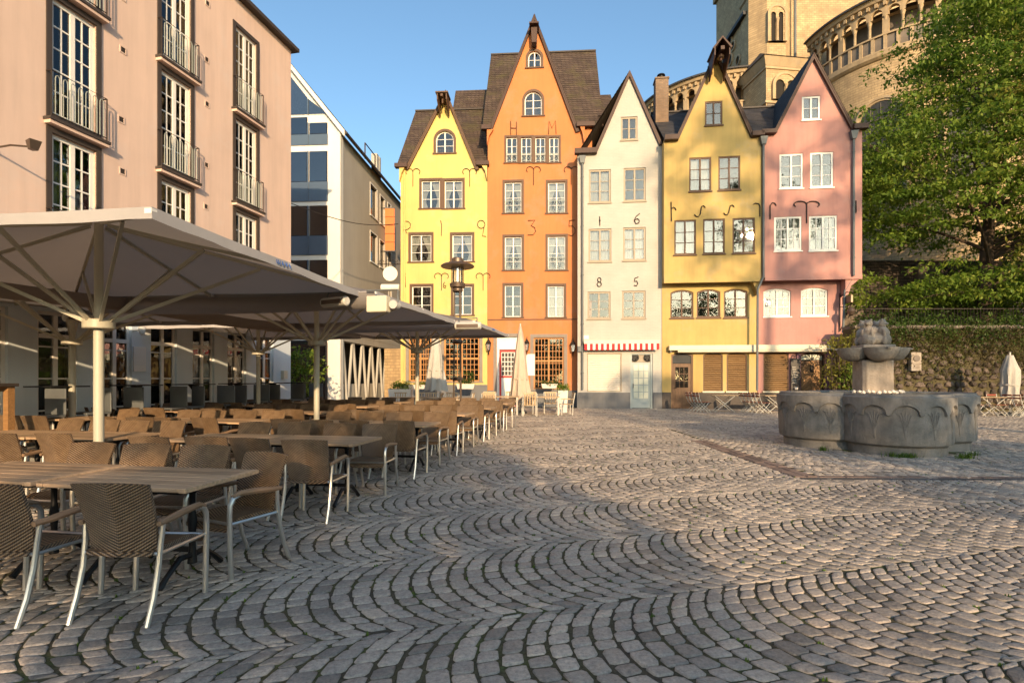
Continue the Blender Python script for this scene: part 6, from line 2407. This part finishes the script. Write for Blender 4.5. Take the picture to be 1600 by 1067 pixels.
def heater(loc, rz, s, label):
    t = tag(empty('infrared_heater', loc, rz), label, 'heater', 'infrared heaters under the parasols')
    MB().tube([(-.30 * s, 0, 0), (-.28 * s, 0, 0), (.28 * s, 0, 0), (.30 * s, 0, 0)], [.06 * s, .085 * s, .085 * s, .06 * s], 14).build('housing', MAT['whitemetal'], t, smooth=True)
    MB().box(-.24 * s, -.095 * s, -.04 * s, .24 * s, -.07 * s, .03 * s).build('reflector', MAT['copper'], t)
    MB().tube([(-.2 * s, 0, .08 * s), (-.2 * s, .03, .17 * s), (.2 * s, .03, .17 * s), (.2 * s, 0, .08 * s)], .014 * s, 6).build('bracket', MAT['zinc'], t)
    return t


heater((-2.62, 8.05, 2.62), R(-30), .85, 'round white infrared heater hanging at the first parasol corner')
t = tag(empty('lit_box_sign', (-1.98, 8.1, 2.60), R(-12)), 'cream box lamp on bracket at the first parasol corner', 'lamp')
MB().box(-.17, -.08, -.13, .15, .08, .11).build('box', MAT['cream'], t, bevel=.012)
MB().tube([(-.2, 0, .2), (.3, 0, .2), (.3, 0, .02)], .014, 6).build('bracket', MAT['zinc'], t)
MB().tube([(.24, -.04, -.02), (.24, .1, -.02)], .065, 12).build('spot', MAT['whitemetal'], t, smooth=True)
heater((-1.02, 12.6, 2.70), R(-8), 1.05, 'white infrared heater on the farthest parasol front edge')
heater((-5.45, 12.6, 2.62), R(50), .8, 'dark backed infrared heater between the rear parasols')
heater((-7.3, 9.2, 2.5), R(60), .8, 'infrared heater under the parasol beside the hotel')

# ---- raised strip along the hotel with high tables and straight grey chairs
pf = MB()
pl_ = [Vector((HOTEL_O[0] + HOTEL_D[0] * u + HOTEL_N[0] * n_, HOTEL_O[1] + HOTEL_D[1] * u + HOTEL_N[1] * n_)) for u, n_ in ((-12, .05), (1.9, .05), (1.9, 1.75), (-12, 1.75))]
tag(MB().prism([(p.x, p.y) for p in pl_][::-1], -.03, .30).build('hotel_step', MAT['concrete']), kind='structure')


def hpos(u, n_, z=0):
    return Vector((HOTEL_O[0] + HOTEL_D[0] * u + HOTEL_N[0] * n_, HOTEL_O[1] + HOTEL_D[1] * u + HOTEL_N[1] * n_, z))


def high_table(loc, label):
    t = tag(empty('bistro_table', loc, -R(12)), label, 'table', 'black bistro tables along the hotel')
    MB().box(-.35, -.35, 1.02, .35, .35, 1.045).build('table_top', MAT['blackiron'], t)
    MB().lathe([(.22, 0), (.22, .02), (.04, .05), (.035, .9), (.12, 1.02)], 12).build('pedestal', MAT['blackiron'], t, smooth=True)
    return t


def grey_chair():
    t = tag(empty('grey_chair'), 'chair', 'chair', 'grey straight backed chairs along the hotel')
    MB().box(-.23, -.25, .52, .23, -.22, 1.0).build('backrest', MAT['zinc'], t, bevel=.008)
    MB().box(-.23, -.24, .48, .23, .22, .52).build('seat', MAT['zinc'], t, bevel=.008)
    for sx in (-1, 1):
        for sy in (-1, 1):
            MB().box(sx * .2 - .015, sy * .2 - .015, 0, sx * .2 + .015, sy * .2 + .015, .48).build('leg', MAT['alu'], t)
    return t


gc = grey_chair()
k = 0
for i, u in enumerate((-6.6, -4.9, -3.3, -1.7, -.2, 1.2)):
    high_table(hpos(u, 1.0, .30), 'black bistro table on the hotel step, %s from the left' % ordn[i])
    for j, du in enumerate((-.5, .5)):
        lb = 'grey straight backed chair on the hotel step, %s from the left' % (ordn[k] if k < 10 else ['eleventh', 'twelfth'][k - 10])
        if k == 0:
            gc.location = hpos(u + du, 1.3, .30)
            gc.rotation_euler = (0, 0, R(170))
            gc['label'] = lb
        else:
            dup(gc, hpos(u + du * rng.uniform(.9, 1.1), 1.3 + rng.uniform(-.15, .1), .30), R(170 + rng.uniform(-20, 20)), lb)
        k += 1
# wooden service counter at the left edge
ct = tag(empty('service_counter', hpos(-8.4, 1.4, .30), -R(12)), 'wooden service counter with dark top at the left edge', 'counter')
MB().box(-.8, -.4, 1.06, .62, .4, 1.11).build('counter_top', MAT['darktrim'], ct, bevel=.006)
for sx in (-.7, .52):
    for sy in (-.32, .32):
        MB().box(sx - .05, sy - .05, 0, sx + .05, sy + .05, 1.06).build('leg', MAT['door_wood'], ct)
MB().box(-.65, -.3, .3, .47, .3, .34).build('shelf', MAT['door_wood'], ct)
MB().box(-.65, -.33, .98, .47, -.29, 1.06).box(-.65, .29, .98, .47, .33, 1.06).build('apron', MAT['door_wood'], ct)
# ------------------------------------------------------------------ stone fountain
F = tag(empty('fountain', (FC[0], FC[1], 0), R(-10)), 'grey stone quatrefoil fountain with carved column and shell bowls', 'fountain')


def quatre(r, d=1.0, n=26):
    """outline of four joined lobes, counter-clockwise"""
    pts = []
    half = math.pi - math.acos(min(1, d / (r * math.sqrt(2)))) if False else None
    for k in range(4):
        a = math.pi / 2 * k
        cxk, cyk = d * math.cos(a), d * math.sin(a)
        # where neighbouring circles meet lies on the diagonal
        t_ = d * math.cos(math.pi / 4)
        s_ = math.sqrt(max(0, r * r - d * d * .5))
        q = t_ + s_
        e = Vector((q * math.cos(a + math.pi / 4), q * math.sin(a + math.pi / 4))) - Vector((cxk, cyk))
        am = (math.atan2(e.y, e.x) - a) % (2 * math.pi)
        for i in range(n):
            b = a - am + 2 * am * i / n
            pts.append((cxk + r * math.cos(b), cyk + r * math.sin(b)))
    return pts


def band(m, prof):
    """loft quatrefoil sections: prof = [(radius, z)]"""
    o = len(m.v)
    n_ = None
    for (r, z) in prof:
        q = quatre(r)
        n_ = len(q)
        m.v += [(x, y, z) for x, y in q]
    for j in range(len(prof) - 1):
        for i in range(n_):
            a, b = o + j * n_ + i, o + j * n_ + (i + 1) % n_
            m.f.append((a, b, b + n_, a + n_))
    return n_


m = MB()
band(m, [(.90, -.05), (.90, .15), (.93, .18), (.985, .2), (1.0, .24), (1.0, 1.14), (.985, 1.18), (.86, 1.18), (.84, 1.16), (.84, .5)])
basin = m.build('basin', MAT['basalt'], F, smooth=True, ang=45)
# scalloped frieze: proud band whose lower edge is a run of round arches, following each lobe
NL = 6
sc_me = None
for k in range(4):
    a = math.pi / 2 * k
    r = 1.05
    t_ = math.cos(math.pi / 4)
    q = t_ + math.sqrt(1.0 - .5)
    e = Vector((q * math.cos(a + math.pi / 4), q * math.sin(a + math.pi / 4))) - Vector((math.cos(a), math.sin(a)))
    am = (math.atan2(e.y, e.x) - a) % (2 * math.pi)
    f = MB()
    S = 100
    zt = 1.12
    cols_ = []
    for i in range(S + 1):
        v = i / S
        b = a - am + 2 * am * v
        ph = (v * NL) % 1.0
        zz = .80 + .17 * math.sqrt(max(0, 1 - (2 * ph - 1) ** 2 * 1.4)) if abs(2 * ph - 1) < .82 else .775
        x, y = math.cos(a), math.sin(a)
        f.v += [(x + r * math.cos(b), y + r * math.sin(b), zt), (x + r * math.cos(b), y + r * math.sin(b), zz),
                (x + .995 * math.cos(b), y + .995 * math.sin(b), zz - .01), (x + .995 * math.cos(b), y + .995 * math.sin(b), zt + .02)]
    for i in range(S):
        o = 4 * i
        f.f += [(o, o + 1, o + 5, o + 4), (o + 1, o + 2, o + 6, o + 5), (o + 3, o, o + 4, o + 7)]
    f.build('scalloped_frieze', MAT['basalt'], F)
    # carved fan shaped plant relief under each arch
    for j in range(NL):
        b = a - am + 2 * am * (j + .5) / NL
        rl_ = MB()
        for q_ in (-2, -1, 0, 1, 2):
            pts = [(0.0, .0, .32), (q_ * .012, -.004, .55), (q_ * .045, -.006, .78), (q_ * .075, -.004, .88 - abs(q_) * .03)]
            rl_.tube(pts, [.006, .008, .010, .004], 5)
        rl_.build('carved_relief', MAT['basalt'], F, (math.cos(a) + 1.0 * math.cos(b), math.sin(a) + 1.0 * math.sin(b), 0), b + math.pi / 2)
wq = quatre(.845)
MB().add([(x, y, 1.0) for x, y in wq], [tuple(range(len(wq)))]).build('water', MAT['water'], F)
col = MB()
# square shaft with chamfered corners
col.prism([(-.33, -.26), (-.26, -.33), (.26, -.33), (.33, -.26), (.33, .26), (.26, .33), (-.26, .33), (-.33, .26)], .4, 1.88)
col.build('column', MAT['sandstone'], F, bevel=.01)
bowl_me = MB().lathe([(0, -.26), (.12, -.255), (.24, -.20), (.33, -.08), (.36, .0), (.37, .03), (.33, .035), (.30, 0), (.2, -.12), (0, -.15)], 20).mesh('bowl', True)
bowl_me.materials.append(MAT['sandstone'])
for k in range(4):
    a = math.pi / 2 * k + math.pi / 4 * 0
    bo = obj('bowl', bowl_me, None, F, (.40 * math.cos(a), .40 * math.sin(a), 2.12))
    MB().bar((0, 0, -.02), (.10, 0, -.03), .1, .03).build('spout', MAT['sandstone'], bo, (.32 * math.cos(a), .32 * math.sin(a), .04), a)
MB().box(-.34, -.34, 2.08, .34, .34, 2.22).build('slab', MAT['sandstone'], F, bevel=.02)
# carved group of crouching figures: one lump sculpted from overlapping forms, then remeshed
bm = bmesh.new()
r8 = random.Random(3)


def blob(x, y, z, sx, sy, sz):
    mt = Matrix.Translation((x, y, z)) @ Matrix.Diagonal((sx, sy, sz, 1))
    bmesh.ops.create_icosphere(bm, subdivisions=3, radius=1, matrix=mt)


blob(0, 0, 2.34, .30, .30, .16)
for k in range(4):
    a = math.pi / 2 * k + math.pi / 4
    x, y = .22 * math.cos(a), .22 * math.sin(a)
    tx, ty = -math.sin(a), math.cos(a)
    blob(x * 1.15, y * 1.15, 2.33, .13, .13, .14)              # crouching body
    blob(x * .95, y * .95, 2.50, .115, .115, .13)              # shoulders
    blob(x * .95, y * .95, 2.69, .082, .082, .085)             # head
    blob(x * 1.32, y * 1.32, 2.68, .04, .04, .035)             # muzzle
    for q in (-1, 1):
        blob(x * 1.0 + tx * .06 * q, y * 1.0 + ty * .06 * q, 2.765, .026, .026, .03)     # ears
        blob(x * 1.3 + tx * .11 * q, y * 1.3 + ty * .11 * q, 2.30, .055, .055, .085)     # knees
        blob(x * 1.25 + tx * .10 * q, y * 1.25 + ty * .10 * q, 2.47, .04, .04, .10)      # arms
blob(0, 0, 2.52, .15, .15, .13)
me = bpy.data.meshes.new('figure_group')
bm.to_mesh(me)
bm.free()
fg = obj('figure_group', me, MAT['sandstone'], F)
rm_ = fg.modifiers.new('remesh', 'REMESH')
rm_.mode = 'VOXEL'
rm_.voxel_size = .014
rm_.use_smooth_shade = True
dtex = bpy.data.textures.new('weather', 'CLOUDS')
dtex.noise_scale = .09
dm = fg.modifiers.new('weather', 'DISPLACE')
dm.texture = dtex
dm.strength = .022
pb_me = []
for k in range(3):
    bm = bmesh.new()
    bmesh.ops.create_icosphere(bm, subdivisions=1, radius=.055)
    for v in bm.verts:
        v.co = Vector((v.co.x * r8.uniform(.8, 1.1), v.co.y * r8.uniform(.8, 1.1), v.co.z * r8.uniform(.6, .9)))
    me = bpy.data.meshes.new('pebble')
    bm.to_mesh(me)
    bm.free()
    me.materials.append(MAT['pebble'])
    pb_me.append(me)
for k in range(13):
    a = -2.7 + k * .17 + r8.uniform(-.03, .03)
    pb = obj('white_pebble', pb_me[k % 3], None, None, (FC[0] + .47 * math.cos(a) * 1.25, FC[1] + .47 * math.sin(a), 1.18 + r8.uniform(0, .03)))
    tag(pb, 'small white pebble heaped round the foot of the fountain column', 'pebble', 'white pebbles in the fountain basin')
tag(MB().lathe([(0, .96), (.70, .98), (.72, 1.08), (.60, 1.135), (0, 1.14)], 28, FC).build('gravel_bed', MAT['sandstone'], None, (0, 0, 0), 0, True), 'low stone plinth ringing the fountain column inside the basin', 'plinth')

F.scale = (.955, .955, 1)
# ------------------------------------------------------------------ street lamp with disc hat
lp = at(715, 600, 17.6)
SL = tag(empty('street_lamp', (lp.x, 17.6, 0)), 'slim street lamp with wide disc hat before the yellow house', 'street lamp')
posts = [(-.10, 0), (.08, -.08), (.08, .10)]
ztop = at(715, 432, 17.6).z
for k, (x, y) in enumerate(posts):
    MB().tube([(x * 1.3, y * 1.3, 0), (x, y, ztop - .35)], .026, 8).build('post', MAT['copper'], SL, smooth=True)
for zz in (1.4, 2.6, ztop - .5):
    MB().lathe([(.15, zz), (.17, zz + .03), (.17, zz + .09), (.15, zz + .12), (.02, zz + .12)], 14).build('collar', MAT['copper'], SL, smooth=True)
MB().lathe([(0, ztop - .38), (.24, ztop - .36), (.26, ztop - .24), (.18, ztop - .2), (0, ztop - .2)], 18).build('lamp_base', MAT['copper'], SL, smooth=True)
MB().lathe([(.17, ztop - .2), (.17, ztop + .32)], 20).build('lamp_glass', MAT['clearglass'], SL, smooth=True)
MB().tube([(0, 0, ztop - .2), (0, 0, ztop + .3)], .045, 10).build('lamp_tube', MAT['paper'], SL, smooth=True)
for k in range(4):
    a = k * math.pi / 2 + .4
    MB().tube([(.2 * math.cos(a), .2 * math.sin(a), ztop - .22), (.2 * math.cos(a), .2 * math.sin(a), ztop + .33)], .012, 6).build('guard_rod', MAT['copper'], SL)
MB().lathe([(0, ztop + .30), (.53, ztop + .30), (.545, ztop + .33), (.50, ztop + .37), (.22, ztop + .43), (.20, ztop + .45), (.19, ztop + .56), (.16, ztop + .59), (0, ztop + .60)], 28).build('disc_hat', MAT['copper'], SL, smooth=True)
MB().lathe([(.3, 0), (.3, .06), (.2, .12), (0, .12)], 16).build('lamp_foot', MAT['copper'], SL)

# ------------------------------------------------------------------ pale furniture in front of the yellow and orange houses
def folded_parasol(loc, h, r, mat, label, z0=.75, flare=True, pole='whitemetal'):
    t = tag(empty('folded_parasol', loc), label, 'parasol', 'closed parasols')
    m = MB()
    n_, rows_ = 28, 12
    for j in range(rows_ + 1):
        v = j / rows_
        z = h - (h - z0) * v
        rr = r * (.10 + .9 * v ** .75) if flare else r * (.35 + .65 * min(1, v * 3.0)) * (1 - .15 * v)
        for i in range(n_):
            a = 2 * math.pi * i / n_
            f = 1 + .16 * math.cos(a * 8 + v * 2) * (.4 + v) + .05 * math.sin(a * 3 + v * 9)
            m.v.append((rr * f * math.cos(a), rr * f * math.sin(a), z + (.05 * math.sin(a * 8 + 1) if j == rows_ else 0)))
    for j in range(rows_):
        for i in range(n_):
            a, b = j * n_ + i, j * n_ + (i + 1) % n_
            m.f.append((a, a + n_, b + n_, b))
    m.f.append(tuple(range(n_)))
    m.build('canopy', MAT[mat], t, smooth=True, ang=80)
    MB().tube([(0, 0, 0), (0, 0, h + .12)], .03, 8).build('pole', MAT[pole], t, smooth=True)
    MB().lathe([(0, 0), (.3, 0), (.3, .06), (.06, .12)], 14).build('base', MAT['zinc'], t)
    z_ = z0 + (h - z0) * .32
    MB().lathe([(r * .80 if flare else r * .98, z_), (r * .82 if flare else r, z_ + .03), (r * .80 if flare else r * .98, z_ + .06)], 16).build('tie', MAT[mat], t)
    return t


folded_parasol((at(813, 600, 23.0).x, 23.0, 0), at(813, 510, 23.0).z, .42, 'beige_canvas', 'folded beige parasol in front of the red door', .35)
folded_parasol((at(681, 600, 23.2).x, 23.2, 0), at(681, 515, 23.2).z, .44, 'cream_canvas', 'folded cream parasol in front of the yellow house', .95)
folded_parasol((at(1578, 640, 21.6).x, 21.6, 0), at(1578, 555, 21.6).z, .30, 'cream_canvas', 'folded white parasol against the ivy wall at the right', .62, False)


def pale_table(loc, rz, label, L=1.5, Wd=.8):
    t = tag(empty('pale_table', loc, rz), label, 'table', 'pale tables before the yellow and orange houses')
    for k in range(5):
        MB().box(-L / 2, -Wd / 2 + k * Wd / 5 + .005, .71, L / 2, -Wd / 2 + (k + 1) * Wd / 5 - .005, .74).build('plank', MAT['teak'], t)
    for sx in (-1, 1):
        for sy in (-1, 1):
            MB().box(sx * (L / 2 - .05) - .03, sy * (Wd / 2 - .05) - .03, 0, sx * (L / 2 - .05) + .03, sy * (Wd / 2 - .05) + .03, .71).build('leg', MAT['whitemetal'], t)
    return t


def slat_chair():
    t = tag(empty('slatted_armchair'), 'chair', 'chair', 'pale slatted armchairs before the houses')
    for k in range(5):
        MB().box(-.24, -.22 + k * .09, .42, .24, -.22 + k * .09 + .07, .44).build('seat_slat', MAT['teak'], t)
    for k in range(5):
        MB().bar((-.2 + k * .1, -.24, .44), (-.2 + k * .1, -.32, .88), .05, .015, (0, 1, 0)).build('back_slat', MAT['teak'], t)
    MB().bar((-.26, -.325, .88), (.26, -.325, .88), .02, .05).build('top_rail', MAT['teak'], t)
    for sg in (-1, 1):
        x = sg * .27
        MB().tube([(x, .22, 0), (x, .22, .62)], .018, 6).build('leg', MAT['whitemetal'], t)
        MB().tube([(x, -.22, 0), (x, -.24, .45), (x, -.32, .88)], .018, 6).build('leg', MAT['whitemetal'], t)
        MB().bar((x, .24, .64), (x, -.28, .64), .045, .02).build('armrest', MAT['teak'], t)
    return t


pts_ = [((655 - 20, 21.2), 'left of the lamp'), ((683, 21.0), 'behind the street lamp'), ((782, 22.3), 'under the red door'), ((845, 22.0), 'under the wooden grid window of the orange house')]
sc0 = slat_chair()
kk = 0
for i, ((px_, Y), w_) in enumerate(pts_):
    x = (px_ - 800) / FPX * Y
    pale_table((x, Y, 0), R(-4), 'pale plank table with white legs, %s' % w_, 1.7 if i < 2 else 1.5)
    for j, (dx, dy, rz) in enumerate(((-.45, .75, math.pi), (.45, .75, math.pi), (1.05, .05, math.pi / 2), (-.45, -.72, 0))):
        if i < 2 and j == 3:
            continue
        lb = 'pale slatted armchair, %s at the table %s' % (ordn[j], w_)
        if kk == 0:
            sc0.location = (x + dx, Y + dy, 0)
            sc0.rotation_euler = (0, 0, rz)
            sc0['label'] = lb
        else:
            dup(sc0, (x + dx + rng.uniform(-.06, .06), Y + dy + rng.uniform(-.05, .05), 0), rz + rng.uniform(-.15, .15), lb)
        kk += 1


def planter(loc, w, d, h, label, flowers='leaf', n_=14, seed=1, tall=.3):
    t = tag(empty('planter', loc), label, 'planter', 'planters before the houses')
    MB().add([(-w / 2 * .85, -d / 2 * .85, 0), (w / 2 * .85, -d / 2 * .85, 0), (w / 2 * .85, d / 2 * .85, 0), (-w / 2 * .85, d / 2 * .85, 0), (-w / 2, -d / 2, h), (w / 2, -d / 2, h), (w / 2, d / 2, h), (-w / 2, d / 2, h),
              (-w / 2 + .04, -d / 2 + .04, h), (w / 2 - .04, -d / 2 + .04, h), (w / 2 - .04, d / 2 - .04, h), (-w / 2 + .04, d / 2 - .04, h), (-w / 2 + .04, -d / 2 + .04, h - .06), (w / 2 - .04, -d / 2 + .04, h - .06), (w / 2 - .04, d / 2 - .04, h - .06), (-w / 2 + .04, d / 2 - .04, h - .06)],
             [(0, 3, 2, 1), (0, 1, 5, 4), (1, 2, 6, 5), (2, 3, 7, 6), (3, 0, 4, 7), (4, 5, 9, 8), (5, 6, 10, 9), (6, 7, 11, 10), (7, 4, 8, 11), (8, 9, 13, 12), (9, 10, 14, 13), (10, 11, 15, 14), (11, 8, 12, 15), (12, 13, 14, 15)]).build('pot', MAT['planter'], t)
    rr = random.Random(seed)
    spots = [(rr.uniform(-w / 2, w / 2) * .8, rr.uniform(-d / 2, d / 2) * .8, h + rr.uniform(.02, tall)) for _ in range(n_)]
    Vv, F_, rv_ = leaf_cloud(spots, 24, .14, .05, .10, seed, droop=.3)
    obj('foliage', np_mesh('foliage', Vv, F_, rv_), MAT[flowers], t)


planter((at(879, 620, 23.6).x, 23.6, 0), .42, .42, .95, 'tall white planter with small bush beside the orange house', 'leaf', 14, 2)
planter((at(626, 620, 24.0).x, 24.0, 0), 1.0, .5, 1.0, 'long grey planter with green plants left of the yellow house', 'leaf', 26, 3)
planter((at(727, 600, 26.4).x, 26.6, .95), .9, .3, .25, 'window planter with tall green plant under the leaded window', 'leaf_d', 22, 4, .6)
planter((at(858, 600, 26.9).x, 26.75, .98), .8, .3, .22, 'dark flower trough on the sill of the orange house window', 'leaf_d', 16, 5, .12)
planter((at(660, 600, 26.9).x, 26.75, .95), .8, .3, .2, 'small trough of red leaved plants under the left leaded window', 'leaf_y', 14, 6, .12)


# ------------------------------------------------------------------ folding bistro sets before the ochre and pink houses and by the wall
def folding_chair():
    t = tag(empty('folding_chair'), 'chair', 'chair', 'white framed folding bistro chairs')
    for sg in (-1, 1):
        x = sg * .2
        MB().tube([(x, .24, .0), (x, .20, .06), (x, .0, .24), (x, -.18, .42), (x, -.26, .62), (x, -.30, .86)], .012, 6).build('leg', MAT['whitemetal'], t, smooth=True)
        MB().tube([(x * .92, -.24, .0), (x * .92, -.20, .06), (x * .92, .0, .24), (x * .92, .16, .44)], .012, 6).build('leg', MAT['whitemetal'], t, smooth=True)
    for k in range(4):
        MB().box(-.2, -.16 + k * .09, .44, .2, -.16 + k * .09 + .065, .455).build('seat_slat', MAT['redslat'], t)
    for zz in (.68, .79):
        MB().box(-.21, -.30 - (zz - .68) * .2, zz, .21, -.275 - (zz - .68) * .2, zz + .06).build('back_slat', MAT['redslat'], t)
    return t


def folding_table(loc, rz, label):
    t = tag(empty('folding_table', loc, rz), label, 'table', 'folding bistro tables')
    for k in range(7):
        MB().box(-.55, -.36 + k * .103, .72, .55, -.36 + k * .103 + .09, .74).build('plank', MAT['teak'], t)
    for sy in (-.28, .28):
        MB().tube([(-.42, sy, 0), (.42, sy, .71)], .014, 6).tube([(.42, sy, 0), (-.42, sy, .71)], .014, 6).build('cross_leg', MAT['whitemetal'], t)
    MB().bar((-.42, -.28, .02), (-.42, .28, .02), .02, .02).bar((.42, -.28, .02), (.42, .28, .02), .02, .02).build('foot_bar', MAT['whitemetal'], t)
    return t


fc0 = folding_chair()
kk = 0
sets_ = [((1130, 24.0), 'before the ochre house', ((-1.0, 4), (1.0, 3))), ((1212, 23.4), 'before the pink house', ((-.7, 5), (.9, 2))), ((1545, 21.6), 'by the ivy wall', ((-.9, 2), (.0, 1), (.9, 2))), ((1618, 21.4), 'at the right edge of the ivy wall', ((-.9, 2), (.9, 1)))]
for i, ((px_, Y), w_, chs) in enumerate(sets_):
    x = (px_ - 800) / FPX * Y
    folding_table((x, Y, 0), R(-6), 'wooden folding table with crossed white legs %s' % w_)
    q = 0
    for (dx, n_) in chs:
        for j in range(n_):
            lc = (x + dx + (.10 * j if dx > 0 else -.10 * j) * .6, Y - .42 + j * .26, 0)
            rz = (-math.pi / 2 if dx < 0 else math.pi / 2) if abs(dx) > .1 else math.pi
            lb = 'white folding chair %s, %s of its set' % (w_, ordn[q])
            if kk == 0:
                fc0.location = lc
                fc0.rotation_euler = (0, 0, rz)
                fc0['label'] = lb
            else:
                dup(fc0, lc, rz + rng.uniform(-.12, .12), lb)
            q += 1
            kk += 1
